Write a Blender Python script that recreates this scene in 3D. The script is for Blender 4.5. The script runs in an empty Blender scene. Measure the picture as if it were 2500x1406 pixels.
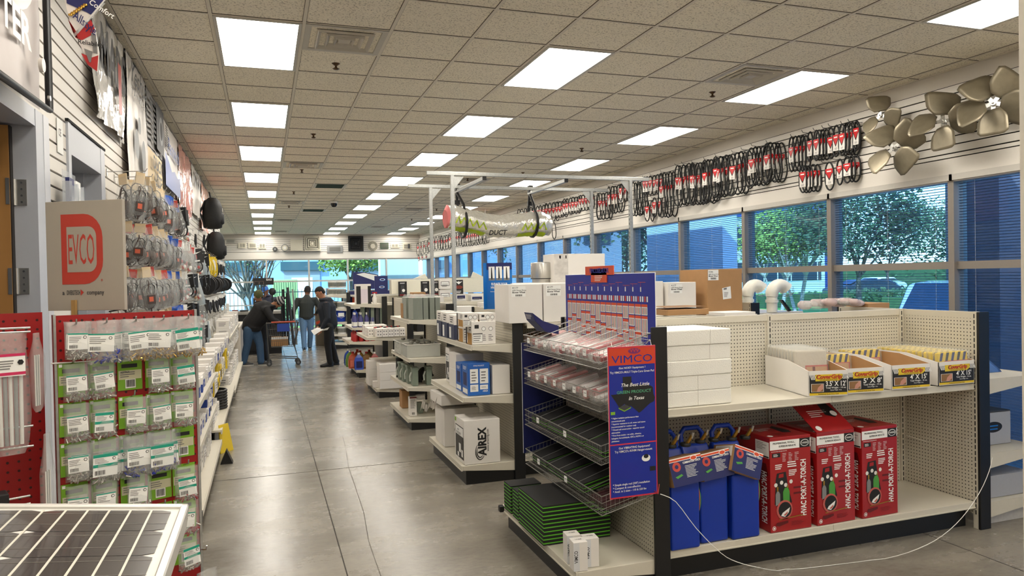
import bpy, bmesh, math, random
from mathutils import Matrix, Vector
random.seed(7)
SC = bpy.context.scene; COL = SC.collection
R = math.radians; PI = math.pi
# ---------------- camera ----------------
CZ = 1.83; FPX = 1761.33; YAW, PIT, ROL = .330912076, -.0136395726, -.0192693405
fw = Vector((math.sin(YAW)*math.cos(PIT), math.cos(YAW)*math.cos(PIT), math.sin(PIT)))
r0 = Vector((math.cos(YAW), -math.sin(YAW), 0)); u0 = r0.cross(fw)
rt = r0*math.cos(ROL)+u0*math.sin(ROL); up = -r0*math.sin(ROL)+u0*math.cos(ROL)
cam = bpy.data.objects.new('camera', bpy.data.cameras.new('camera')); COL.objects.link(cam)
cm = Matrix((rt, up, -fw)).transposed().to_4x4(); cm.translation = (0, 0, CZ); cam.matrix_world = cm
cam.data.sensor_width = 36; cam.data.lens = FPX/2500*36; cam.data.clip_start = .05; cam.data.clip_end = 800
SC.camera = cam
# ---------------- world, sun, exposure ----------------
W = bpy.data.worlds.new('sky'); SC.world = W; W.use_nodes = True
nt = W.node_tree; bg = nt.nodes['Background']
sk = nt.nodes.new('ShaderNodeTexSky'); sk.sky_type = 'NISHITA'; sk.sun_disc = False
sk.sun_elevation = R(38); sk.sun_rotation = R(235); sk.dust_density = .6
nt.links.new(sk.outputs[0], bg.inputs[0]); bg.inputs[1].default_value = .55
sun = bpy.data.objects.new('sun', bpy.data.lights.new('sun', 'SUN')); COL.objects.link(sun)
sun.data.energy = 7.5; sun.data.angle = R(.6); sun.data.color = (1, .95, .86)
sun.rotation_euler = Vector((.62, .42, -.62)).to_track_quat('-Z', 'Y').to_euler()
vs = SC.view_settings; vs.view_transform = 'Standard'; vs.look = 'None'; vs.gamma = 1; vs.use_curve_mapping = False
vs.exposure = 0.34
LIGHT_W = 12.5      # strength of the ceiling light diffusers
# ---------------- materials ----------------
def lin(c):
    return tuple(((v/255)/12.92 if v <= 10 else (((v/255)+.055)/1.055)**2.4) for v in c[:3])+(1,)
_M = {}
def mat(name, col=(200, 200, 200), rough=.5, metal=0, emit=0, alpha=1, var=.05, scale=40, bump=0, bscale=None, spec=.5, coat=0, col2=None, ecol=None):
    if name in _M: return _M[name]
    m = bpy.data.materials.new(name); m.use_nodes = True; n = m.node_tree; p = n.nodes['Principled BSDF']; L = n.links.new
    c = lin(col); tc = n.nodes.new('ShaderNodeTexCoord'); no = n.nodes.new('ShaderNodeTexNoise')
    no.inputs['Scale'].default_value = scale; no.inputs['Detail'].default_value = 4; L(tc.outputs['Object'], no.inputs['Vector'])
    mx = n.nodes.new('ShaderNodeMix'); mx.data_type = 'RGBA'; L(no.outputs['Fac'], mx.inputs[0])
    c2 = lin(col2) if col2 else tuple(min(1, v*(1+var)) for v in c[:3])+(1,)
    c1 = c if col2 else tuple(v*(1-var) for v in c[:3])+(1,)
    mx.inputs[6].default_value = c1; mx.inputs[7].default_value = c2
    L(mx.outputs[2], p.inputs['Base Color'])
    p.inputs['Roughness'].default_value = rough; p.inputs['Metallic'].default_value = metal
    p.inputs['Specular IOR Level'].default_value = spec; p.inputs['Coat Weight'].default_value = coat
    if alpha < 1: p.inputs['Alpha'].default_value = alpha
    if emit:
        p.inputs['Emission Color'].default_value = lin(ecol or col); p.inputs['Emission Strength'].default_value = emit
    if bump:
        b = n.nodes.new('ShaderNodeBump'); b.inputs['Strength'].default_value = bump; b.inputs['Distance'].default_value = .01
        if bscale:
            n2 = n.nodes.new('ShaderNodeTexNoise'); n2.inputs['Scale'].default_value = bscale; L(tc.outputs['Object'], n2.inputs['Vector']); L(n2.outputs['Fac'], b.inputs['Height'])
        else: L(no.outputs['Fac'], b.inputs['Height'])
        L(b.outputs[0], p.inputs['Normal'])
    _M[name] = m; return m
def math_node(n, op, a, b=None):
    q = n.nodes.new('ShaderNodeMath'); q.operation = op
    for i, v in enumerate((a, b)):
        if v is None: continue
        if isinstance(v, (int, float)): q.inputs[i].default_value = v
        else: n.links.new(v, q.inputs[i])
    return q.outputs[0]
def pegmat(name, col, axes, hole=(40, 38, 34), pitch=.0254, rad=.17, rough=.45):
    m = mat(name, col, rough); n = m.node_tree; p = n.nodes['Principled BSDF']
    tc = n.nodes.new('ShaderNodeTexCoord'); sp = n.nodes.new('ShaderNodeSeparateXYZ'); n.links.new(tc.outputs['Object'], sp.inputs[0])
    ds = []
    for a in axes:
        f = math_node(n, 'FRACT', math_node(n, 'MULTIPLY', math_node(n, 'ADD', sp.outputs['XYZ'.index(a)], 100*pitch), 1/pitch))
        f = math_node(n, 'SUBTRACT', f, .5); ds.append(math_node(n, 'MULTIPLY', f, f))
    d = math_node(n, 'SQRT', math_node(n, 'ADD', ds[0], ds[1])); k = math_node(n, 'LESS_THAN', d, rad)
    src = p.inputs['Base Color'].links[0].from_socket; mx = n.nodes.new('ShaderNodeMix'); mx.data_type = 'RGBA'
    n.links.new(k, mx.inputs[0]); n.links.new(src, mx.inputs[6]); mx.inputs[7].default_value = lin(hole)
    n.links.new(mx.outputs[2], p.inputs['Base Color']); return m
# ---------------- mesh builder ----------------
_TX = {}
def text_mesh(s, bold, shear):
    k = (s, bold, shear)
    if k in _TX: return _TX[k]
    cu = bpy.data.curves.new('t', 'FONT'); cu.body = s; cu.resolution_u = 2; cu.offset = bold; cu.shear = shear
    ob = bpy.data.objects.new('t', cu); COL.objects.link(ob)
    dg = bpy.context.evaluated_depsgraph_get(); dg.update(); me = ob.evaluated_get(dg).to_mesh()
    vs_ = [v.co.to_2d() for v in me.vertices]; fs = [tuple(p.vertices) for p in me.polygons]
    ob.evaluated_get(dg).to_mesh_clear(); bpy.data.objects.remove(ob); bpy.data.curves.remove(cu)
    if vs_:
        x0 = min(v.x for v in vs_); x1 = max(v.x for v in vs_); y0 = min(v.y for v in vs_); y1 = max(v.y for v in vs_)
    else: x0 = y0 = 0; x1 = y1 = 1
    _TX[k] = (vs_, fs, (x0, y0, x1, y1)); return _TX[k]
class MB:
    def __init__(s): s.v = []; s.f = []; s.m = []; s.s = []; s.mats = []; s.X = Matrix()
    def mi(s, m):
        if m not in s.mats: s.mats.append(m)
        return s.mats.index(m)
    def add(s, vs_, fs, m, smooth=False):
        o = len(s.v); k = s.mi(m); s.v += [tuple(s.X @ Vector(v)) for v in vs_]
        for f in fs: s.f.append(tuple(i+o for i in f)); s.m.append(k); s.s.append(smooth)
        return s
    def poly(s, pts, m, smooth=False): return s.add(pts, [tuple(range(len(pts)))], m, smooth)
    def box(s, x0, y0, z0, x1, y1, z1, m):
        if x0 > x1: x0, x1 = x1, x0
        if y0 > y1: y0, y1 = y1, y0
        if z0 > z1: z0, z1 = z1, z0
        v = [(x0, y0, z0), (x1, y0, z0), (x1, y1, z0), (x0, y1, z0), (x0, y0, z1), (x1, y0, z1), (x1, y1, z1), (x0, y1, z1)]
        return s.add(v, [(0, 3, 2, 1), (4, 5, 6, 7), (0, 1, 5, 4), (1, 2, 6, 5), (2, 3, 7, 6), (3, 0, 4, 7)], m)
    def prism(s, pts, d, m):            # polygon pts extruded by vector d
        n = len(pts); P = [Vector(p) for p in pts]; d = Vector(d); v = P+[p+d for p in P]
        return s.add(v, [tuple(range(n))[::-1], tuple(range(n, 2*n))]+[(i, (i+1) % n, (i+1) % n+n, i+n) for i in range(n)], m)
    def loft(s, rings, m, caps=True, smooth=True, closed=True):
        n = len(rings[0]); v = [p for r in rings for p in r]; f = []
        for k in range(len(rings)-1):
            for i in range(n if closed else n-1):
                j = (i+1) % n; f.append((k*n+i, k*n+j, (k+1)*n+j, (k+1)*n+i))
        s.add(v, f, m, smooth)
        if caps: s.add(rings[0], [tuple(range(n))[::-1]], m); s.add(rings[-1], [tuple(range(n))], m)
        return s
    def tube(s, pts, r, m, n=6, closed=False, smooth=True):
        P = [Vector(p) for p in pts]; N = len(P); rings = []; ref = None
        for i in range(N):
            if closed: t = P[(i+1) % N]-P[i-1]
            else: t = P[min(i+1, N-1)]-P[max(i-1, 0)]
            if t.length < 1e-9: t = Vector((0, 0, 1))
            t.normalize()
            if ref is None: ref = Vector((0, 0, 1)) if abs(t.z) < .9 else Vector((1, 0, 0))
            a = t.cross(ref)
            if a.length < 1e-4: a = t.orthogonal()
            a.normalize(); b = a.cross(t).normalized(); ref = b
            ri = r[i] if isinstance(r, (list, tuple)) else r
            rings.append([P[i]+a*math.cos(2*PI*k/n)*ri+b*math.sin(2*PI*k/n)*ri for k in range(n)])
        if closed: rings.append(rings[0])
        return s.loft(rings, m, caps=not closed, smooth=smooth)
    def cyl(s, p0, p1, r, m, n=14, r1=None): return s.tube([p0, p1], [r, r if r1 is None else r1], m, n)
    def lathe(s, prof, c, m, n=20, caps=True):
        c = Vector(c); return s.loft([[c+Vector((r*math.cos(2*PI*k/n), r*math.sin(2*PI*k/n), z)) for k in range(n)] for r, z in prof], m, caps)
    def ell(s, c, r, m, n=12, k=8):
        c = Vector(c); rx, ry, rz = (r, r, r) if isinstance(r, (int, float)) else r
        rings = []
        for i in range(1, k):
            a = PI*i/k; rings.append([c+Vector((rx*math.sin(a)*math.cos(2*PI*j/n), ry*math.sin(a)*math.sin(2*PI*j/n), -rz*math.cos(a))) for j in range(n)])
        return s.loft(rings, m, True)
    def text(s, t, O, U, V, h, m, w=None, cx=True, bold=.012, shear=0, lift=None):
        # t on plane with origin O (centre or left baseline), axes U,V, letter height h, optional fitted width w
        vs_, fs, (x0, y0, x1, y1) = text_mesh(t, bold, shear); U = Vector(U).normalized(); V = Vector(V).normalized(); O = Vector(O)
        k = h/.72; kx = k if w is None else w/max(1e-6, x1-x0); sx = (x0+x1)/2 if cx else x0
        N = U.cross(V)*(.0008 if lift is None else lift)
        s.add([O+N+U*((v.x-sx)*kx)+V*(v.y*k) for v in vs_], fs, m); return s
    def build(s, name, parent=None, bevel=0, seg=2, loc=None, rz=None, sub=0):
        me = bpy.data.meshes.new(name); me.from_pydata(s.v, [], s.f)
        for m in s.mats: me.materials.append(m)
        me.polygons.foreach_set('material_index', s.m); me.polygons.foreach_set('use_smooth', s.s); me.update()
        o = bpy.data.objects.new(name, me); COL.objects.link(o)
        if parent is not None: o.parent = parent
        if loc is not None: o.location = loc
        if rz is not None: o.rotation_euler = (0, 0, rz)
        if bevel:
            b = o.modifiers.new('bevel', 'BEVEL'); b.width = bevel; b.segments = seg; b.limit_method = 'ANGLE'; b.angle_limit = R(40)
        if sub: q = o.modifiers.new('sub', 'SUBSURF'); q.levels = sub; q.render_levels = sub
        return o
def tag(o, label=None, cat=None, group=None, kind=None):
    if label: o['label'] = label
    if cat: o['category'] = cat
    if group: o['group'] = group
    if kind: o['kind'] = kind
    return o
def thing(name, label, cat, loc=(0, 0, 0), rz=0, group=None):
    o = bpy.data.objects.new(name, None); COL.objects.link(o); o.location = loc; o.rotation_euler = (0, 0, rz); o.empty_display_size = .1
    return tag(o, label, cat, group)
def struct(o): o['kind'] = 'structure'; return o
def kids(o): return [c for c in bpy.data.objects if c.parent == o]
def dup(o, loc=None, rz=None, label=None, group=None, kc=None):
    c = o.copy(); COL.objects.link(c)
    if loc is not None: c.location = loc
    if rz is not None: c.rotation_euler = (0, 0, rz) if isinstance(rz, (int, float)) else rz
    if label: c['label'] = label
    if group: c['group'] = group
    for k in (kc if kc is not None else kids(o)):
        d = k.copy(); COL.objects.link(d); d.parent = c
        for g in kids(k) if kc is None else []:
            e = g.copy(); COL.objects.link(e); e.parent = d
    return c
def at(x, y, ax, v):                    # world point seen at photo position x,y on the plane ax = v
    d = fw+rt*((x-1250)/FPX)-up*((y-703)/FPX); i = 'XYZ'.index(ax); o = Vector((0, 0, CZ)); return o+d*((v-o[i])/d[i])
# ---------------- shared materials ----------------
BLACK = mat('black_metal', (14, 14, 15), .45, var=.1); BLK2 = mat('black_plastic', (22, 22, 24), .5)
CREAM = mat('cream_metal', (206, 200, 184), .4, var=.03); WHITE = mat('white_card', (226, 222, 216), .75, var=.03, scale=9)
PWHITE = mat('white_plastic', (232, 230, 224), .35, var=.02); GALV = mat('galvanised_steel', (176, 178, 176), .42, .85, var=.25, scale=60)
CHROME = mat('bright_wire', (200, 200, 198), .25, .9); KRAFT = mat('kraft_card', (172, 131, 88), .8, var=.08, scale=14)
KRAFT2 = mat('kraft_inner', (140, 104, 68), .85, var=.08); INK = mat('black_ink', (24, 23, 24), .6); GREYINK = mat('grey_ink', (120, 118, 116), .7)
RED = mat('red_print', (176, 30, 30), .5); BLUE = mat('blue_print', (28, 62, 150), .45); NAVY = mat('navy_print', (26, 34, 92), .45)
SKYB = mat('bright_blue_print', (20, 110, 190), .45); YEL = mat('yellow_print', (222, 190, 40), .5); ORG = mat('orange_print', (214, 78, 40), .5)
GREEN = mat('green_card', (120, 170, 40), .6); TEAL = mat('teal_print', (20, 150, 125), .5); LABEL = mat('paper_label', (238, 238, 234), .7, var=.01)
TAPE = mat('packing_tape', (196, 170, 130), .25); STEEL = mat('brushed_steel', (190, 188, 182), .3, .9, var=.1, scale=20)
BRASS = mat('brass', (190, 150, 70), .3, .9); GREY = mat('grey_plastic', (128, 130, 130), .5); DGREY = mat('dark_grey', (60, 61, 63), .55)
BAG = mat('clear_film', (235, 238, 236), .12, alpha=.16, spec=.8, bump=.5, bscale=60, scale=20)
BAG2 = mat('crinkled_film', (225, 228, 226), .18, alpha=.22, spec=.9, bump=.8, bscale=45, scale=20)
# ================= the room =================
XL, XR, YB, YF, ZC = -1.0, 5.96, -2.2, 28.65, 3.65
TILE = .6096; GX, GY = -.302, 5.26
# floor: sealed concrete with saw joints
fm = mat('polished_concrete', (112, 106, 94), .3, var=.2, scale=1.3, spec=.5)
n = fm.node_tree; p = n.nodes['Principled BSDF']; L = n.links.new
tc = [q for q in n.nodes if q.type == 'TEX_COORD'][0]
mp = n.nodes.new('ShaderNodeMapping'); mp.inputs['Scale'].default_value = (.8, 1.5, 1); L(tc.outputs['Object'], mp.inputs[0])
n1 = n.nodes.new('ShaderNodeTexNoise'); n1.inputs['Scale'].default_value = 1.1; n1.inputs['Detail'].default_value = 9; n1.inputs['Roughness'].default_value = .68; L(mp.outputs[0], n1.inputs['Vector'])
cr = n.nodes.new('ShaderNodeValToRGB'); cr.color_ramp.elements[0].position = .3; cr.color_ramp.elements[1].position = .72
cr.color_ramp.elements[0].color = lin((104, 98, 88)); cr.color_ramp.elements[1].color = lin((150, 143, 130)); L(n1.outputs['Fac'], cr.inputs[0])
n3 = n.nodes.new('ShaderNodeTexNoise'); n3.inputs['Scale'].default_value = 24; n3.inputs['Detail'].default_value = 6; L(mp.outputs[0], n3.inputs['Vector'])
cr3 = n.nodes.new('ShaderNodeValToRGB'); cr3.color_ramp.elements[0].position = .36; cr3.color_ramp.elements[0].color = (.7, .7, .7, 1); cr3.color_ramp.elements[1].position = .5; L(n3.outputs['Fac'], cr3.inputs[0])
mm = n.nodes.new('ShaderNodeMix'); mm.data_type = 'RGBA'; mm.blend_type = 'MULTIPLY'; mm.inputs[0].default_value = .4; L(cr.outputs[0], mm.inputs[6]); L(cr3.outputs[0], mm.inputs[7]); L(mm.outputs[2], p.inputs['Base Color'])
rr = n.nodes.new('ShaderNodeMapRange'); rr.inputs[3].default_value = .17; rr.inputs[4].default_value = .36; L(n1.outputs['Fac'], rr.inputs[0]); L(rr.outputs[0], p.inputs['Roughness'])
bp_ = n.nodes.new('ShaderNodeBump'); bp_.inputs['Strength'].default_value = .05; bp_.inputs['Distance'].default_value = .02; L(n3.outputs['Fac'], bp_.inputs['Height']); L(bp_.outputs[0], p.inputs['Normal'])
b = MB(); b.box(XL-1.5, YB-.2, -.2, XR+.02, YF+.02, 0, fm)
floor = struct(b.build('floor'))
JT = mat('joint_line', (58, 54, 48), .8); b = MB()
for x in (.45, 4.3): b.box(x-.004, YB, 0, x+.004, YF, .0012, JT)
for y in (1.1, 7.21, 13.3, 19.4, 25.5): b.box(XL, y-.004, 0, XR, y+.004, .0012, JT)
CRK = mat('hairline_crack', (84, 79, 70), .8); q = [at(x, y, 'Z', .0012) for x, y in ((835, 1060), (842, 1085), (851, 1140), (868, 1190), (888, 1250), (900, 1320), (914, 1362), (930, 1406))]
for a, c in zip(q, q[1:]): b.poly([a+Vector((-.002, 0, 0)), a+Vector((.002, 0, 0)), c+Vector((.002, 0, 0)), c+Vector((-.002, 0, 0))], CRK)
b.build('floor_joint', floor)
# ceiling
cmt = mat('ceiling_tile', (236, 228, 208), .9, var=.04, scale=6); n = cmt.node_tree; p = n.nodes['Principled BSDF']; L = n.links.new
tc = [q for q in n.nodes if q.type == 'TEX_COORD'][0]; v = n.nodes.new('ShaderNodeTexNoise'); v.inputs['Scale'].default_value = 75; v.inputs['Detail'].default_value = 3; L(tc.outputs['Object'], v.inputs['Vector'])
cr = n.nodes.new('ShaderNodeValToRGB'); cr.color_ramp.elements[0].position = .36; cr.color_ramp.elements[0].color = (.5, .48, .45, 1); cr.color_ramp.elements[1].position = .46; cr.color_ramp.elements[1].color = (1, 1, 1, 1); L(v.outputs['Fac'], cr.inputs[0])
src = p.inputs['Base Color'].links[0].from_socket; mm = n.nodes.new('ShaderNodeMix'); mm.data_type = 'RGBA'; mm.blend_type = 'MULTIPLY'; mm.inputs[0].default_value = .8; L(src, mm.inputs[6]); L(cr.outputs[0], mm.inputs[7]); L(mm.outputs[2], p.inputs['Base Color'])
b = MB(); b.box(-2.9, YB-.4, ZC, XR+.3, YF+.3, ZC+.25, cmt); ceil = struct(b.build('ceiling'))
TB = mat('tbar', (214, 206, 188), .5); TG = mat('tile_reveal', (70, 64, 54), .9); b = MB()
for i in range(-2, 11):
    x = GX+i*TILE
    if XL < x < XR: b.box(x-.012, YB, ZC-.006, x+.012, YF, ZC, TB); b.box(x-.0145, YB, ZC-.0035, x-.012, YF, ZC, TG); b.box(x+.012, YB, ZC-.0035, x+.0145, YF, ZC, TG)
for j in range(-13, 39):
    y = GY+j*TILE
    if YB < y < YF: b.box(XL, y-.006, ZC-.005, XR, y+.012, ZC, TB); b.box(XL, y-.009, ZC-.0035, XR, y-.006, ZC, TG)
b.box(XL, YB, ZC-.01, XL+.02, YF, ZC, TB); b.box(XR-.02, YB, ZC-.01, XR, YF, ZC, TB); b.box(XL, YF-.02, ZC-.01, XR, YF, ZC, TB)
b.build('ceiling_grid', ceil)
# ceiling lights
LE = mat('lit_diffuser', (255, 250, 240), .4, emit=LIGHT_W, ecol=(255, 248, 236), var=0); LF = mat('light_frame', (190, 186, 176), .4)
rown = {-8: 'behind', -4: 'nearest', 0: 'second', 4: 'third', 8: 'fourth', 12: 'fifth', 16: 'sixth', 20: 'seventh', 24: 'eighth', 28: 'ninth', 32: 'second to last', 36: 'farthest'}
l0 = None
for i, cn in ((0, 'left column, over the main aisle'), (4, 'middle column'), (8, 'right column, beside the window wall')):
    for j in range(-12, 37, 4):
        if l0 is None:
            l0 = thing('ceiling_light', 'x', 'ceiling light'); b = MB(); w, d = TILE/2-.014, TILE-.014
            for s in (-1, 1): b.box(s*w, -d, -.012, s*(w-.022), d, -.001, LF); b.box(-w, s*d, -.012, w, s*(d-.022), -.001, LF)
            b.build('frame', l0); b = MB(); b.box(-w+.022, -d+.022, -.007, w-.022, d-.022, -.003, LE); b.build('diffuser', l0); o = l0; kc0 = kids(l0)
        else: o = dup(l0, kc=kc0)
        o.location = (GX+(i+.5)*TILE, GY+(j+1)*TILE, ZC-.0005)
        tag(o, 'lit recessed ceiling panel, %s of the %s' % (rown.get(j, 'outermost'), cn), 'ceiling light', 'recessed ceiling lights')
# supply vents
VM = mat('vent_white', (186, 180, 166), .4); VD = mat('vent_dark', (24, 24, 22), .8)
def vent_mesh(b, w):
    def sq(r, z): return [(-r, -r, z), (r, -r, z), (r, r, z), (-r, r, z)]
    b.loft([sq(w, -.004), sq(w*.86, -.004), sq(w*.8, .03)], VM, False, False); b.poly(sq(w*.8, .035), VD)
    for r in (.7, .47, .26): b.loft([sq(w*r, -.004), sq(w*(r-.02), -.02), sq(w*(r-.035), -.02), sq(w*(r-.11), .004)], VM, False, False)
    b.poly(sq(w*.15, -.012), VM); return b
v0 = None
for i, j, lb in ((1, 0, 'large square ceiling vent beside the nearest fully seen light of the left column'), (1, 10, 'square ceiling vent in the strip right of the left light column, middle of the aisle'), (1, 19, 'square ceiling vent farther along the strip right of the left light column'), (1, 27, 'small looking ceiling vent near the far end of the aisle'), (7, 0, 'square ceiling vent touching the near light of the right column'),
                 (6, 12, 'square ceiling vent above the galvanised frame'), (6, 21, 'square ceiling vent behind the foil duct bag'), (6, 31, 'square ceiling vent close to the far wall on the right'), (1, 35, 'square ceiling vent right before the far wall')):
    if v0 is None: v0 = o = vent_mesh(MB(), TILE/2-.012).build('ceiling_vent')
    else: o = dup(v0)
    o.location = (GX+(i+.5)*TILE, GY+(j+.5)*TILE, ZC-.004); tag(o, lb, 'vent', 'square ceiling vents')
for k, (i, j) in enumerate(((2, 14), (2, 22))):
    b = MB(); w = TILE/2-.012; b.box(-w, -w, -.006, w, w, -.002, VM); b.box(-w*.84, -w*.93, -.009, w*.84, w*.93, -.005, mat('return_dark', (30, 44, 36), .7))
    o = b.build('return_grille', loc=(GX+(i+.5)*TILE, GY+(j+.5)*TILE, ZC)); g = MB()
    for q in range(24): y = -w*.9+q*w*1.8/23; g.box(-w*.84, y, -.012, w*.84, y+.004, -.007, mat('return_fin', (58, 76, 64), .5))
    g.build('fins', o); tag(o, ('nearer' if k == 0 else 'farther')+' dark green return grille in the ceiling over the aisle', 'vent', 'dark return grilles')
b = MB(); b.lathe([(.001, -.045), (.03, -.043), (.012, -.035), (.008, -.02), (.03, -.004), (.035, 0)], (0, 0, 0), mat('sprinkler_metal', (90, 70, 50), .35, .8)); b.lathe([(.001, -.052), (.022, -.05), (.022, -.047), (.001, -.046)], (0, 0, 0), mat('sprinkler_metal'))
s0 = b.build('sprinkler_head')
for k, (x, y, lb) in enumerate(((.609, 6.19, 'just past the large ceiling vent over the aisle, nearest'), (.617, 9.2, 'second along the aisle strip'), (.62, 12.15, 'just past the second aisle vent'), (.606, 15.14, 'beside the dark return grilles'), (.6, 17.9, 'near the third aisle vent'), (4.28, 6.18, 'left of the near light of the right column'), (4.3, 9.36, 'between the middle and right light columns'), (4.27, 11.73, 'above the galvanised frame'), (3.52, 12.6, 'left of the light over the galvanised frame'), (4.24, 18.2, 'above the foil duct bag'), (4.2, 21.3, 'far end, over the right side'))):
    o = s0 if k == 0 else dup(s0); o.location = (x, y, ZC); tag(o, 'bronze sprinkler head on the ceiling, '+lb, 'sprinkler', 'ceiling sprinklers')
b = MB(); b.lathe([(.05, 0), (.085, -.01), (.085, -.04), (.08, -.06)], (0, 0, 0), PWHITE); o = thing('dome_camera', 'black dome security camera hanging from the ceiling over the aisle', 'camera', (1.53, 16.68, ZC)); b.build('mount', o)
b = MB(); b.lathe([(.075, -.06), (.07, -.1), (.045, -.135), (.001, -.147)], (0, 0, 0), mat('smoked_dome', (10, 10, 12), .1)); b.build('dome', o)
o = thing('exit_sign', 'red exit sign hanging from the ceiling by the window wall', 'sign', (5.55, 18.2, 3.33)); b = MB(); b.box(-.16, -.02, 0, .16, .02, .2, mat('exit_red', (236, 120, 112), .5, emit=.25, ecol=(255, 90, 80))); b.cyl((0, 0, .2), (0, 0, .32), .012, PWHITE); b.build('sign_box', o); b = MB(); b.text('EXIT', (0, -.0205, .05), (1, 0, 0), (0, 0, 1), .1, PWHITE, w=.24); b.build('lettering', o)
# ---- walls ----
WP = mat('wall_paint', (206, 199, 188), .7, var=.02); SL = mat('slat_white', (216, 211, 202), .5, var=.02); GR = mat('slat_groove', (12, 11, 10), .9)
WOODE = mat('slat_edge_wood', (146, 100, 48), .6)
def slats(b, ax, pos, n_, a0, a1, z0, z1, pitch=.0762, holes=()):
    # horizontal boards standing proud of a dark backing; ax 'X' = plane x=pos running along Y
    k = 0; z = z1
    while z > z0+.001:
        za = max(z-pitch+.0115, z0); segs = [(a0, a1)]
        for h0, h1, hz in holes:
            if za < hz: segs = [s for (p0, p1) in segs for s in ((p0, min(p1, h0)), (max(p0, h1), p1)) if s[1]-s[0] > .01]
        for p0, p1 in segs:
            if ax == 'X': b.box(pos, p0, za, pos+n_*.018, p1, z, SL)
            else: b.box(p0, pos, za, p1, pos+n_*.018, z, SL)
        z -= pitch
# left wall (X = -1) with two openings
b = MB(); T = .16; bx = XL-.018
holes = [(1.86, 4.015, 2.662), (4.505, 5.445, 2.7)]
def wall_pieces(b, m):
    y = YB
    for h0, h1, hz in holes: b.box(bx-T, y, 0, bx, h0, ZC, m); b.box(bx-T, h0, hz, bx, h1, ZC, m); y = h1
    b.box(bx-T, y, 0, bx, 19.2, ZC, m)
wall_pieces(b, WP)
for q0, q1, q2 in ((4.12, 4.5, .9), (4.5, 5.45, 2.68), (5.45, 19.2, .9), (YB, 4.12, 2.68)): b.box(bx, q0, q2, bx+.002, q1, ZC-.02, GR)
slats(b, 'X', bx, 1, 4.12, 19.2, .9, ZC-.02, holes=[(4.5, 5.45, 2.68)]); slats(b, 'X', bx, 1, YB, 4.12, 2.66, ZC-.02)
b.box(bx-.01, 4.115, 0, bx+.02, 4.13, 2.66, WOODE); b.box(bx-.01, 5.45, 0, bx+.02, 5.465, 2.66, WOODE)
b.box(bx-T, 19.2, 0, XL-.02, 19.24, ZC, WP); wl = struct(b.build('wall_left'))
b = MB(); b.box(-1.75, 19.2, 0, XL-T-.02, 19.3, ZC, WP); b.box(-1.85, 19.2, 0, -1.75, YF+.1, ZC, WP); struct(b.build('wall_alcove'))
# rooms behind the doors (pale blue block wall)
BLKW = mat('blue_block_wall', (112, 148, 186), .8, var=.05); b = MB(); b.box(-2.6, 1.2, 0, -2.5, 6.2, ZC, BLKW); b.box(-2.6, 6.1, 0, bx-T, 6.2, ZC, BLKW); b.box(-2.6, 1.1, 0, bx-T, 1.2, ZC, BLKW)
MORT = mat('mortar', (84, 116, 152), .9)
for q in range(18): b.box(-2.499, 1.2, q*.2, -2.497, 6.1, q*.2+.008, MORT); b.box(-2.5, 6.097, q*.2, bx-T, 6.1, q*.2+.008, MORT)
struct(b.build('wall_backroom')); b = MB(); b.box(-2.6, 1.1, -.2, XL-T, 6.2, -.001, fm); struct(b.build('floor_backroom'))
# door frames
FR = mat('frame_paint', (176, 180, 188), .4, var=.02); FRL = mat('frame_light', (196, 198, 204), .4)
d1 = struct(bpy.data.objects.new('door_1', None)); COL.objects.link(d1)
b = MB(); xo = bx+.03
b.box(bx-.19, 3.9, 0, xo, 4.02, 2.66, FR); b.box(bx-.185, 1.97, 2.58, xo-.002, 3.9, 2.66, FR); b.box(bx-.19, 1.85, 0, xo, 1.97, 2.66, FR); b.box(bx+.022, 4.02, 0, xo+.002, 4.114, 2.66, FRL)
b.build('door_frame', d1)
WD = mat('maple_door', (168, 122, 66), .45, var=.25, scale=3, coat=.3); n = WD.node_tree; no = [q for q in n.nodes if q.type == 'TEX_NOISE'][0]; tc = [q for q in n.nodes if q.type == 'TEX_COORD'][0]; mp = n.nodes.new('ShaderNodeMapping'); mp.inputs['Scale'].default_value = (3, 6, .5); n.links.new(tc.outputs['Object'], mp.inputs[0]); n.links.new(mp.outputs[0], no.inputs['Vector'])
b = MB(); b.box(-2.0, 3.85, .01, -1.085, 3.893, 2.57, WD); b.box(-1.085, 3.855, .01, -1.08, 3.89, 2.57, mat('dark_gap', (30, 26, 24), .8)); b.build('door_leaf', d1)
b = MB()
for z in (1.86, 2.27, .3):
    b.box(-1.075, 3.893, z-.06, -1.03, 3.899, z+.06, STEEL); b.cyl((-1.078, 3.89, z-.06), (-1.078, 3.89, z+.06), .008, STEEL); b.box(-1.1, 3.847, z-.06, -1.085, 3.85, z+.06, STEEL)
    for dz in (-.045, -.015, .015, .045): b.cyl((-1.05, 3.893, z+dz), (-1.05, 3.8915, z+dz), .005, DGREY, 8)
b.build('hinge', d1)
d2 = struct(bpy.data.objects.new('door_2', None)); COL.objects.link(d2); b = MB()
b.box(bx-.19, 5.33, 0, xo, 5.45, 2.73, FR); b.box(bx-.185, 4.56, 2.56, xo-.002, 5.33, 2.728, FR); b.box(bx-.19, 4.5, 0, xo, 4.56, 2.73, FR); b.box(bx-.12, 5.31, 0, bx-.07, 5.33, 2.56, FR); b.box(bx, 4.49, 2.73, xo+.004, 5.46, 2.745, GR); b.build('door_frame', d2)
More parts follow.
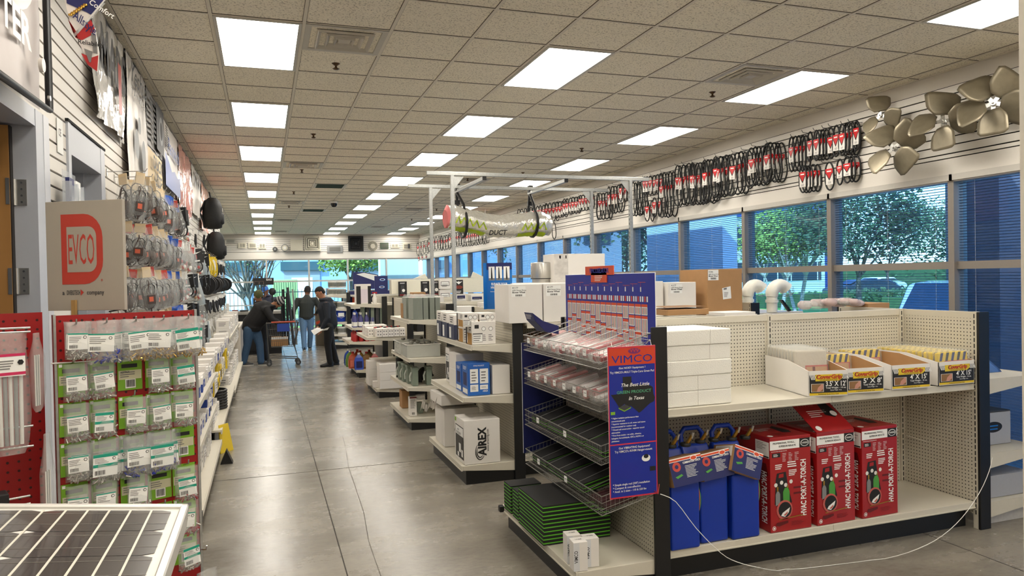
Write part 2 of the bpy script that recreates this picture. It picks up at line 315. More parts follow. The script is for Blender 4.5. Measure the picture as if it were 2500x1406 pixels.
# right wall: plain band, slat band, windows below
ZH = 2.69; b = MB()
b.box(XR, YB, ZH, XR+.2, YF, ZC, WP); b.box(XR, YB, 0, XR+.2, 1.2, ZH, WP); struct(b.build('wall_right'))
b = MB(); b.box(XR-.02, YB, 2.84, XR-.001, YF, 3.5, GR); slats(b, 'X', XR-.02, -1, YB, YF-.001, 2.85, 3.49); b.box(XR-.038, YB, ZH+.0, XR-.001, YF, 2.84, SL); struct(b.build('trim_1'))
MU = mat('mullion', (138, 130, 122), .5, .3); MUW = mat('head_rail', (190, 186, 178), .5)
# glass: tinted, thin
gm = bpy.data.materials.new('tinted_glass'); gm.use_nodes = True; n = gm.node_tree; n.nodes.clear(); out = n.nodes.new('ShaderNodeOutputMaterial')
tr = n.nodes.new('ShaderNodeBsdfTransparent'); tr.inputs[0].default_value = (.27, .6, 1, 1); gl = n.nodes.new('ShaderNodeBsdfGlossy'); gl.inputs['Roughness'].default_value = .02; gl.inputs[0].default_value = (.8, .9, 1, 1)
fr = n.nodes.new('ShaderNodeFresnel'); fr.inputs[0].default_value = 1.45; mx = n.nodes.new('ShaderNodeMixShader'); n.links.new(fr.outputs[0], mx.inputs[0]); n.links.new(tr.outputs[0], mx.inputs[1]); n.links.new(gl.outputs[0], mx.inputs[2]); n.links.new(mx.outputs[0], out.inputs[0])
gm2 = gm.copy(); gm2.name = 'clear_glass'; [q for q in gm2.node_tree.nodes if q.type == 'BSDF_TRANSPARENT'][0].inputs[0].default_value = (.5, .85, 1, 1)
SLT = mat('blind_slat', (112, 120, 136), .5, var=.02); CORD = mat('blind_cord', (190, 195, 200), .7)
y = 1.2; k = 1; edges = [1.9, 3.4, 4.92, 6.42, 7.93, 9.46, 10.95, 12.45, 13.9, 15.4, 16.9, 18.4, 19.9, 21.4, 22.9, 24.4, 25.9, 27.3, 28.62]
for a, c in zip(edges, edges[1:]):
    w = struct(bpy.data.objects.new('window_%d' % k, None)); COL.objects.link(w); w.location = (XR, a, 0)
    d = c-a; b = MB()
    b.box(-.03, -.03, 0, .13, .03, ZH, MU); b.box(0, .03, 1.835, .11, d-.03, 1.905, MU); b.box(-.03, .03, ZH-.06, .12, d-.03, ZH, MUW); b.box(0, .03, 0, .11, d-.03, .1, MU); b.box(-.05, -.03, ZH-.05, -.02, d, ZH+.005, MUW)
    b.build('window_frame', w)
    b = MB(); b.poly([(.085, 0, 0), (.085, 0, ZH), (.085, d, ZH), (.085, d, 0)], gm); b.build('window_pane', w)
    if a < 21:
        b = MB(); z = ZH-.08
        while z > .12:
            if not 1.82 < z < 1.92: b.poly([(.018, .04, z+.0015), (.04, .04, z-.0015), (.04, d-.04, z-.0015), (.018, d-.04, z+.0015)], SLT); b.poly([(.018, .04, z-.0005), (.04, .04, z-.0035), (.04, d-.04, z-.0035), (.018, d-.04, z-.0005)], SLT)
            z -= .0254
        b.build('blind_slats', w); b = MB()
        for yy in (.2, d/2, d-.2): b.cyl((.016, yy, .1), (.016, yy, ZH-.05), .0012, CORD, 5)
        b.build('blind_cord', w)
    k += 1
# far wall
b = MB(); b.box(-1.85, YF, ZH+.04, XR+.2, YF+.2, ZC, WP); b.box(-1.85, YF, 0, -1.75, YF+.2, ZH+.04, WP); struct(b.build('wall_far'))
b = MB(); b.box(-1.75, YF-.02, 2.95, XR, YF-.001, 3.52, GR); slats(b, 'Y', YF-.02, -1, -1.75, XR, 2.98, 3.52); b.box(-1.75, YF-.03, ZH+.03, XR, YF-.001, 2.98, SL); struct(b.build('trim_2'))
fx = [-1.72, -1.4, .1, 1.64, 3.1, 4.6, 5.9]
for a, c in zip(fx, fx[1:]):
    w = struct(bpy.data.objects.new('window_%d' % k, None)); COL.objects.link(w); w.location = (a, YF, 0); d = c-a; b = MB(); k += 1
    b.box(-.03, -.02, 0, .03, .12, ZH+.04, MUW); b.box(.03, 0, 1.84, d-.03, .1, 1.9, MUW); b.box(.03, 0, ZH-.02, d-.03, .1, ZH+.04, MUW); b.box(.03, 0, 0, d-.03, .1, .1, MUW); b.box(.03, 0, .98, d-.03, .1, 1.02, MUW) if a < 0 or a > 2 else None
    b.build('window_frame', w); b = MB(); b.poly([(0, .06, 0), (d, .06, 0), (d, .06, ZH+.04), (0, .06, ZH+.04)], gm2); b.build('window_pane', w)
b = MB(); b.box(XL-2, YB-.2, 0, XR+.2, YB, ZC, WP); struct(b.build('wall_back'))
# white jamb at the right edge of the view
b = MB(); pj = at(2493, 703, 'Y', 1.36); b.box(pj.x, 1.3, 0, pj.x+.12, 1.36, ZC, mat('jamb_paint', (214, 208, 196), .5)); struct(b.build('trim_3'))
# ================= shelving =================
PEGX = pegmat('pegboard_x', (206, 200, 184), 'YZ'); PEGY = pegmat('pegboard_y', (206, 200, 184), 'XZ')
DECK = pegmat('shelf_deck', (208, 202, 186), 'XY', pitch=.0254, rad=.0)
SHELFM = mat('shelf_top', (206, 200, 184), .38, var=.06, scale=5)
def faceframe(w, d, h, F):
    return {'F': ((-w/2, -d/2, 0), (1, 0, 0), (0, 0, 1), w, h), 'L': ((-w/2, d/2, 0), (0, -1, 0), (0, 0, 1), d, h), 'R': ((w/2, -d/2, 0), (0, 1, 0), (0, 0, 1), d, h),
            'B': ((w/2, d/2, 0), (-1, 0, 0), (0, 0, 1), w, h), 'T': ((-w/2, -d/2, h), (1, 0, 0), (0, 1, 0), w, d)}[F]
def decal(b, fr, u0, v0, u1, v1, m, k=1):
    O, U, V, w, h = fr; O = Vector(O); U = Vector(U); V = Vector(V); N = U.cross(V)*(.0006*k)
    b.poly([O+N+U*(u*w)+V*(v*h) for u, v in ((u0, v0), (u1, v0), (u1, v1), (u0, v1))], m)
def dpoly(b, fr, pts, m, k=1):
    O, U, V, w, h = fr; O = Vector(O); U = Vector(U); V = Vector(V); N = U.cross(V)*(.0006*k); b.poly([O+N+U*(u*w)+V*(v*h) for u, v in pts], m)
def dcirc(b, fr, u, v, r, m, k=1, n=16, r2=None):
    O, U, V, w, h = fr; dpoly(b, fr, [(u+r*math.cos(2*PI*i/n)/w, v+(r2 or r)*math.sin(2*PI*i/n)/h) for i in range(n)], m, k)
def dtext(b, fr, u, v, hh, s, m, w=None, rot=0, cx=True, bold=.012, shear=0, k=2):
    O, U, V, W_, H_ = fr; O = Vector(O); U = Vector(U); V = Vector(V); P_ = O+U*(u*W_)+V*(v*H_); N = U.cross(V)
    if rot == 90: U, V = V, -U
    if rot == -90: U, V = -V, U
    b.text(s, P_, U, V, hh, m, w, cx, bold, shear, lift=.0006*k)
def dbar(b, fr, u0, v0, u1, v1, m=None, n=9, k=2, seed=0):
    rr_ = random.Random(seed+n); u = u0
    while u < u1:
        w = (u1-u0)/n*(.3+rr_.random()*.5); decal(b, fr, u, v0, min(u+w, u1), v1, m or INK, k); u += w+(u1-u0)/n*.35
def dlines(b, fr, u0, v0, u1, v1, n, m=None, k=2, seed=0, fill=.4):
    rr_ = random.Random(seed)
    for i in range(n): v = v1-(v1-v0)*(i+.8)/n; decal(b, fr, u0, v, u0+(u1-u0)*(.55+.45*rr_.random()), v+(v1-v0)/n*fill, m or INK, k)
def carton(name, label, cat, loc, rz, w, d, h, m=None, deco=None, group=None, seam=True, bevel=.003, root=None):
    b = MB(); b.box(-w/2, -d/2, 0, w/2, d/2, h, m or WHITE); o = b.build(name, bevel=bevel, loc=loc, rz=rz); tag(o, label, cat, group); p = MB()
    if seam: decal(p, faceframe(w, d, h, 'T'), 0, .492, 1, .508, TAPE if m in (KRAFT,) else GREYINK)
    if deco: deco(p, lambda F: faceframe(w, d, h, F))
    if p.v: p.build('printing', o)
    return o
def shelf(par, x0, x1, y0, y1, z, front, nm='shelf'):   # front: side with the price rail
    b = MB(); b.box(x0, y0, z-.022, x1, y1, z, SHELFM)
    t = .045
    if 'L' in front: b.box(x0-.012, y0, z-t, x0, y1, z+.002, CREAM); b.box(x0-.016, y0, z-t, x0-.01, y1, z-t+.01, CREAM)
    if 'F' in front: b.box(x0, y0-.012, z-t, x1, y0, z+.002, CREAM); b.box(x0, y0-.016, z-t, x1, y0-.01, z-t+.01, CREAM)
    if 'B' in front: b.box(x0, y1, z-t, x1, y1+.012, z+.002, CREAM)
    for yy in (y0, y1) if 'L' in front else (): b.prism([(x0, yy-.002, z), (x1, yy-.002, z), (x1, yy-.002, z-.085), (x0, yy-.002, z-.04)], (0, .004, 0), CREAM)
    return b.build(nm, par, bevel=.0015, seg=1)
def slotstrip(b, x0, y0, x1, y1, z0, z1, m, ax, pos):   # upright with slots; ax plane normal
    b.box(x0, y0, z0, x1, y1, z1, m); z = z0+.1
    while z < z1-.03:
        if ax == 'x-': b.box(pos-.001, (y0+y1)/2-.004, z, pos, (y0+y1)/2+.004, z+.03, INK)
        if ax == 'x+': b.box(pos, (y0+y1)/2-.004, z, pos+.001, (y0+y1)/2+.004, z+.03, INK)
        if ax == 'y-': b.box((x0+x1)/2-.004, pos-.001, z, (x0+x1)/2+.004, pos, z+.03, INK)
        z += .042
def endcap(Yn, label, levels, XP=2.16, D=1.32, top=1.53, base=.17, xf=1.63, wall=True):
    g = thing('endcap_shelving', label, 'shelving unit', (XP, (Yn+Yn+D)/2, 0), 0, 'endcap shelving units along the aisle'); ox, oy = XP, Yn+D/2
    def rel(b): b.X = Matrix.Translation((-ox, -oy, 0)); return b
    Yf = Yn+D
    b = MB(); b.box(XP-.012, Yn+.03, .1, XP, Yf-.03, top-.03, PEGX); b.box(XP-.014, Yn+.03, top-.05, XP+.02, Yf-.03, top, CREAM); o = b.build('back_panel', g); o.location = (-ox, -oy, 0)
    for yy in (Yn, Yf-.035):
        b = MB(); slotstrip(b, XP-.02, yy, XP+.01, yy+.035, 0, top, CREAM, 'x-', XP-.02); b.build('upright', g).location = (-ox, -oy, 0)
    for yy in (Yn-.02, Yf): b = MB(); b.box(XP-.045, yy, .0, XP+.055, yy+.02, top, BLACK); b.build('end_trim', g, bevel=.004).location = (-ox, -oy, 0)
    b = MB(); b.box(xf+.03, Yn+.02, 0, xf+.045, Yf-.02, base-.04, BLACK); b.box(xf+.03, Yn+.005, 0, XP-.02, Yn+.02, base-.04, BLACK); b.box(xf+.03, Yf-.02, 0, XP-.02, Yf-.005, base-.04, BLACK); b.build('kick_plate', g).location = (-ox, -oy, 0)
    shelf(g, xf, XP-.02, Yn, Yf, base, 'L', 'base_deck').location = (-ox, -oy, 0)
    for z, x in levels: shelf(g, x, XP-.02, Yn+.01, Yf-.01, z, 'L').location = (-ox, -oy, 0)
    return g
def run(Yn, label, levels, X0=2.2, X1=4.72, D=1.32, top=1.53, base=.19, wing=True, topshelf=None):
    Yc = Yn+D/2; g = thing('gondola_shelving', label, 'shelving unit', ((X0+X1)/2, Yc, 0), 0, 'long gondola shelving rows'); L0 = (-(X0+X1)/2, -Yc, 0)
    def fin(o): o.location = L0; return o
    xm = (X0+X1)/2
    for a, c in ((X0+.05, xm-.02), (xm+.02, X1-.04)):
        b = MB(); b.box(a, Yc-.012, .1, c, Yc+.012, top-.04, PEGY); b.box(a, Yc-.02, top-.045, c, Yc+.02, top, CREAM); fin(b.build('back_panel', g))
    for x in (X0+.03, xm, X1-.02): b = MB(); slotstrip(b, x-.02, Yc-.025, x+.02, Yc+.02, 0, top+.003, CREAM, 'y-', Yc-.025); fin(b.build('upright', g))
    y0, y1 = Yn+.05, Yn+D-.05
    b = MB(); b.box(X0+.03, y0+.06, 0, X1-.02, y0+.075, base-.04, BLACK); b.box(X0+.03, y1-.075, 0, X1-.02, y1-.06, base-.04, BLACK); fin(b.build('kick_plate', g))
    for a, c in ((X0+.03, xm), (xm, X1-.01)):
        fin(shelf(g, a, c-.002, y0, Yc-.02, base, 'F', 'base_deck')); fin(shelf(g, a, c-.002, Yc+.02, y1, base, 'B', 'base_deck'))
        for z, f, k in levels: fin(shelf(g, a, c-.002, y0 if f == 0 else f, Yc-.02, z, 'F')) if k == 'F' else fin(shelf(g, a, c-.002, Yc+.02, y1, z, 'B'))
    if wing:
        b = MB(); b.box(X1, Yn+.06, .1, X1+.012, Yc-.03, top-.03, PEGX); b.box(X1, Yc+.03, .1, X1+.012, Yn+D-.06, top-.03, PEGX); b.box(X1-.003, Yn+.06, top-.045, X1+.03, Yn+D-.06, top, CREAM); fin(b.build('end_panel', g))
        for yy in (Yn+.02, Yc-.03, Yn+D-.06): b = MB(); slotstrip(b, X1-.005, yy, X1+.025, yy+.04, 0, top+.002, CREAM, 'x-', X1-.005); fin(b.build('end_upright', g))
        for yy in (Yn, Yn+D-.02): b = MB(); b.box(X1-.01, yy, 0, X1+.09, yy+.02, top, BLACK); fin(b.build('end_trim', g, bevel=.004))
    return g
YA, YB_, YC_, YD_, YE_, YG_ = 3.70, 6.18, 8.69, 11.3, 13.83, 20.05
endcap(YA, 'nearest endcap shelving, with the wire baskets and blue chart', [])
run(YA, 'nearest cream gondola row, facing the camera with red boxes and blue totes', [(1.03, 0, 'F')])
endcap(YB_, 'second endcap shelving, with the white and blue cartons on three levels', [(1.235, 1.74), (.775, 1.66)])
run(YB_, 'second cream gondola row, carrying large white and brown cartons', [(1.42, 6.1, 'F'), (1.0, 0, 'F'), (.6, 0, 'F')])
endcap(YC_, 'third endcap shelving, with grey filters on top and clear bins', [(1.34, 1.66), (.87, 1.66), (.52, 1.64)], base=.14)
run(YC_, 'third cream gondola row, under the tall galvanised frame', [(1.3, 0, 'F'), (.9, 0, 'F'), (.5, 0, 'F')])
endcap(YD_, 'fourth endcap shelving, with a tray of small white cartons', [(.95, 1.5), (.5, 1.7)], base=.14)
run(YD_, 'fourth gondola row, with pegboard panel behind the tray of cartons', [(1.35, 0, 'F'), (1.0, 0, 'F'), (.6, 0, 'F')])
endcap(YE_, 'fifth endcap shelving, with jugs and spray bottles', [(1.39, 1.56), (.95, 1.56), (.68, 1.5)], base=.14)
run(YE_, 'fifth gondola row, with the long white panels on top', [(1.4, 0, 'F'), (.9, 0, 'F')])
endcap(YG_, 'farthest endcap shelving, with white tubs and a blue pail', [(1.45, 1.65), (1.1, 1.65), (.73, 1.65), (.4, 1.65)])
gF = run(YG_, 'farthest gondola row, lined in blue, with bottles and tubes', [(1.45, 0, 'F'), (1.12, 0, 'F'), (.78, 0, 'F'), (.4, 0, 'F')], top=1.57, wing=False)
b = MB(); b.box(2.25, YG_+.62, .2, 4.6, YG_+.635, 1.55, NAVY); bb = b.build('blue_liner', gF); bb.location = (-3.46, -(YG_+.66), 0)
# ================= goods on the nearest gondola =================
def rng(s): return random.Random(s)
# --- red torch cartons ---
REDM = mat('torch_carton_red', (158, 20, 24), .4, var=.12, scale=5, coat=.2); DRED = mat('torch_carton_dark', (96, 12, 16), .45)
GAUGE = mat('gauge_white', (230, 226, 220), .4); GRN = mat('bottle_green', (74, 150, 60), .4); HOSE = mat('hose_pink', (190, 92, 84), .5)
def torch_deco(b, fr):
    f = fr('F')
    decal(b, f, 0, .87, 1, .965, LABEL); decal(b, f, .72, .868, .98, .967, INK, 2); dcirc(b, f, .85, .917, .034, LABEL, 3, r2=.022); dcirc(b, f, .85, .917, .03, INK, 4, r2=.018); dtext(b, f, .85, .908, .013, 'HARRIS', LABEL, .05, k=6)
    dtext(b, f, .34, .93, .011, 'PROFESSIONAL TOOLS...', INK, .17, k=3, bold=.02); dtext(b, f, .42, .895, .011, 'SUPERIOR RESULTS', INK, .13, k=3, bold=.02)
    dtext(b, f, .22, .85, .006, 'www.harrisproductsgroup.com', LABEL, .12, k=2); decal(b, f, .05, .79, .25, .835, INK); dlines(b, f, .08, .797, .22, .828, 3, LABEL, 2, 3)
    for i in range(3): dlines(b, f, .3+.15*i, .74, .4+.15*i, .835, 6, LABEL, 2, i, .25)
    dlines(b, f, .12, .66, .34, .72, 3, LABEL, 2, 9, .5); dlines(b, f, .42, .67, .66, .74, 3, LABEL, 2, 5, .5); dlines(b, f, .45, .58, .66, .65, 4, LABEL, 2, 6, .5)
    dtext(b, f, .87, .44, .042, 'HVAC PORT-A-TORCH', LABEL, .36, rot=90, k=2, bold=.03)
    dpoly(b, f, [(.1, .3), (.13, .55), (.16, .62), (.38, .63), (.42, .5), (.52, .3), (.3, .2)], INK); dpoly(b, f, [(.2, .57), (.21, .61), (.32, .615), (.32, .575)], REDM, 2)
    for u, v in ((.13, .5), (.27, .52), (.37, .49), (.5, .52)): dcirc(b, f, u, v, .013, GAUGE, 3)
    for u, v in ((.17, .46), (.41, .47)): decal(b, f, u-.015, v-.03, u+.02, v+.02, BRASS, 3)
    dpoly(b, f, [(.12, .28), (.12, .4), (.15, .43), (.2, .43), (.23, .4), (.23, .3)], GREY, 4); dpoly(b, f, [(.3, .28), (.3, .42), (.34, .46), (.42, .46), (.46, .42), (.46, .3)], GRN, 4)
    dcirc(b, f, .33, .23, .062, HOSE, 5); dcirc(b, f, .34, .23, .05, INK, 6); dpoly(b, f, [(.24, .17), (.28, .2), (.46, .25), (.43, .2), (.34, .155)], LABEL, 7); dpoly(b, f, [(.3, .175), (.4, .21), (.4, .19), (.34, .165)], HOSE, 8)
    dpoly(b, f, [(.2, .125), (.2, .135), (.74, .155), (.86, .13), (.74, .145)], BRASS, 5); dpoly(b, f, [(.12, .07), (.14, .1), (.42, .11), (.42, .085), (.2, .06)], DRED, 3)
    dlines(b, f, .5, .05, .92, .1, 5, DRED, 2, 4, .3); dcirc(b, f, .08, .045, .014, LABEL, 2); dcirc(b, f, .08, .045, .011, REDM, 3); dcirc(b, f, .08, .045, .007, LABEL, 4)
    dlines(b, f, .74, .3, .8, .4, 0, INK); decal(b, f, .56, .44, .76, .46, DRED, 2); decal(b, f, .56, .38, .76, .40, DRED, 2)
    g = fr('L'); decal(b, g, .62, .78, .98, .95, LABEL); dlines(b, g, .65, .86, .92, .94, 5, GREYINK, 2, 8, .3); decal(b, g, .82, .785, .97, .8, INK, 2); dtext(b, g, .78, .36, .05, 'HVAC PORT-A-TORCH', LABEL, .33, rot=-90, k=2, bold=.03, shear=.15); dlines(b, g, .2, .6, .3, .94, 20, DRED, 1, 2, .3); dpoly(b, g, [(.5, .55), (.52, .72), (.9, .72), (.95, .6), (.7, .52)], DRED, 1)
    t = fr('T'); dtext(b, t, .4, .78, .04, 'HVAC', GREYINK, .13, k=2); dlines(b, t, .2, .5, .6, .7, 4, LABEL, 2, 2, .3); dcirc(b, t, .12, .12, .02, LABEL, 2); dpoly(b, t, [(.6, .3), (.65, .7), (.8, .8), (.85, .4), (.78, .25)], INK, 2); dlines(b, t, .3, .1, .55, .3, 5, DRED, 2)
tw, td, th = .315, .37, .6
for k, (x, rz, lb) in enumerate(((3.14, 0, 'red torch kit carton with closed lid, leftmost of three, next to the blue totes'), (3.495, .03, 'red torch kit carton with its lid flap raised, middle of three'), (3.86, .04, 'red torch kit carton with closed lid, rightmost of three, by the bare pegboard'))):
    o = carton('torch_carton', lb, 'box', (x, 3.755+td/2, .192), rz, tw, td, th, REDM, torch_deco, 'red torch kit cartons', seam=False)
    if k == 1:
        b = MB(); F = faceframe(tw, td, th, 'T'); tilt = R(33); c, s = math.cos(tilt), math.sin(tilt)
        b.X = Matrix.Translation((0, -td/2, th))@Matrix.Rotation(tilt, 4, 'X'); b.box(-tw/2, 0, 0, tw/2, td*.8, .004, REDM); fr2 = ((-tw/2, 0, .004), (1, 0, 0), (0, 1, 0), tw, td*.8)
        dtext(b, fr2, .3, .8, .05, 'HVAC', HOSE, .13, k=2); dlines(b, fr2, .2, .45, .7, .68, 4, LABEL, 2, 2, .35); dcirc(b, fr2, .14, .12, .022, LABEL, 2); dpoly(b, fr2, [(.6, .5), (.65, .9), (.85, .95), (.95, .5), (.8, .4)], INK, 2); dcirc(b, fr2, .84, .52, .025, LABEL, 3)
        b.build('lid_flap', o)
# --- blue carrying totes with hoses ---
TB_ = mat('tote_blue', (10, 52, 160), .38, var=.05); HG = mat('hose_green', (60, 150, 90), .45); HR = mat('hose_red', (190, 70, 60), .45)
for k, (x, y, rz, lb) in enumerate(((2.345, 3.72, 0, 'blue torch tote half hidden behind the black corner post'), (2.575, 3.76, .02, 'blue torch tote with upright card sleeve, middle of three'), (2.79, 3.74, 0, 'blue torch tote with tilted card sleeve, beside the red carton'))):
    g = thing('torch_tote', lb, 'torch kit', (x, y, .192), rz, 'blue torch totes'); w = .2; b = MB()
    pr = [(0, 0), (.31, 0), (.31, .4), (.24, .56), (.2, .56), (.13, .42), (0, .4)]
    b.prism([(-w/2, a, c) for a, c in pr], (w, 0, 0), TB_); b.build('tote_body', g, bevel=.014, seg=3)
    b = MB(); b.tube([(-.08, .22, .5), (-.08, .24, .62), (-.05, .245, .655), (.05, .245, .655), (.08, .24, .62), (.08, .22, .5)], .016, TB_, 8); b.build('handle', g)
    for q, (hm, rr_) in enumerate(((HG, .0), (HR, .012), (HG, .024), (HR, .03))):
        b = MB(); xx = w/2+.012+.009*(q % 3); b.tube([(xx, .13+(.095-rr_/3)*math.cos(a), .27+(.15-rr_)*math.sin(a)) for a in [i*PI/10 for i in range(20)]], .006, hm, 6, closed=True); b.build('hose', g)
    b = MB(); tl = R(-6 if k < 2 else 22); b.X = Matrix.Translation((.0, .02, .49))@Matrix.Rotation(tl, 4, 'Y')@Matrix.Rotation(R(-14), 4, 'X'); sw, sd, sh = .22, .2, .2
    b.box(-sw/2, -.04, -sh/2, sw/2, sd-.04, sh/2-.04, KRAFT); fr = ((-sw/2, -.04, -sh/2), (1, 0, 0), (0, 0, 1), sw, sh-.04)
    decal(b, fr, 0, 0, 1, 1, NAVY); dpoly(b, fr, [(0, .88), (1, .88), (1, 1), (0, 1)], LABEL, 2); dpoly(b, fr, [(0, .9), (1, .9), (1, .97), (0, .97)], ORG, 3); dcirc(b, fr, .76, .9, .024, LABEL, 4, r2=.014); dcirc(b, fr, .76, .9, .02, ORG, 5, r2=.011)
    dcirc(b, fr, .2, .7, .028, HR, 3); dcirc(b, fr, .2, .7, .012, NAVY, 4); dtext(b, fr, .68, .76, .012, 'COMBINATION TORCH', LABEL, .12, k=3, bold=.03); dlines(b, fr, .45, .25, .85, .7, 9, LABEL, 2, k, .3); dpoly(b, fr, [(.1, .35), (.3, .42), (.34, .36), (.16, .28)], GRN, 3)
    f2 = ((-sw/2, sd-.04, -sh/2), (0, -1, 0), (0, 0, 1), sd, sh-.04); decal(b, f2, .1, .55, .9, .95, LABEL); dlines(b, f2, .15, .6, .8, .92, 7, GREYINK, 2, k, .3); b.build('card_sleeve', g)
    b = MB()
    for xx in (-.05, .05): b.lathe([(.03, 0), (.034, .012), (.03, .02)], (xx, .07, .6), BLK2, 12); b.cyl((xx, .07, .6), (xx+.02, .03, .67), .011, BRASS, 10); b.cyl((xx+.02, .03, .655), (xx+.024, .02, .69), .008, STEEL, 8)
    b.build('regulator', g)
# --- foam boxes ---
FOAM = mat('white_foam', (236, 234, 226), .85, var=.02, bump=.35, bscale=140)
rr_ = rng(3); fl = ['bottom', 'second', 'third', 'fourth', 'top']
for k in range(5):
    b = MB(); b.box(-.24, -.2, 0, .24, .2, .092, FOAM); o = b.build('foam_box', bevel=.006, loc=(2.485+rr_.uniform(-.004, .004), 3.78+.2+rr_.uniform(-.004, .004), 1.032+.0925*k)); tag(o, 'white foam slab box, %s of the front stack on the upper shelf' % fl[k], 'foam box', 'white foam boxes')
    if k != 2:
        q = MB(); q.box(-.001 if k < 2 else .09, -.2015, 0, .001 if k < 2 else .092, -.2, .092, mat('foam_seam', (200, 197, 188), .9)); q.build('seam', o)
for k in range(4):
    b = MB(); b.box(-.12, -.09, 0, .12, .09, .1, FOAM); o = b.build('foam_box', bevel=.006, loc=(2.69+.02*(k % 2)-.01*k, 4.12, 1.032+.1005*k)); tag(o, 'small white foam box, %s of the rear stack peeking out on the right' % ('bottom', 'second', 'third', 'top')[k], 'foam box', 'white foam boxes')
# --- drop cloth display trays ---
CL1 = mat('folded_canvas', (196, 188, 172), .85, var=.08, scale=30, bump=.3); 
def cg_deco(size, tot):
    def f_(b, fr):
        f = fr('F'); decal(b, f, .02, .14, .98, .84, INK); decal(b, f, .02, .05, .98, .14, YEL); dtext(b, f, .5, .07, .008, 'Professional Grade Drop Cloth', INK, .14, k=3)
        for s in (0, 1):
            for q in range(5): u = .03+.8*s+.035*q; dpoly(b, f, [(u, .84), (u+.02, .84), (u+.06, .66), (u+.04, .66)], LABEL, 2)
        dpoly(b, f, [(.17, .6), (.17, .86), (.86, .86), (.86, .7), (.78, .6)], YEL, 3); dtext(b, f, .52, .69, .026, 'CoverGrip', INK, .178, k=4, bold=.05, shear=.1); dtext(b, f, .52, .69, .026, 'CoverGrip', ORG, .17, k=6, bold=.022, shear=.1); dtext(b, f, .5, .63, .007, 'Non-Slip Canvas Drop Cloth', INK, .12, k=5)
        decal(b, f, .06, .18, .38, .5, LABEL, 2); decal(b, f, .07, .19, .37, .49, KRAFT2, 3); dpoly(b, f, [(.2, .2), (.23, .35), (.32, .48), (.36, .48), (.36, .3), (.28, .2)], mat('hand_print', (196, 140, 120), .6), 4)
        dtext(b, f, .69, .4, .032, size, LABEL, .14, k=3, bold=.02); dtext(b, f, .69, .3, .011, 'Total Weight - %s oz.' % tot, LABEL, .14, k=3); dtext(b, f, .69, .22, .007, 'Canvas Weight - 8 oz.', LABEL, .08, k=3)
    return f_
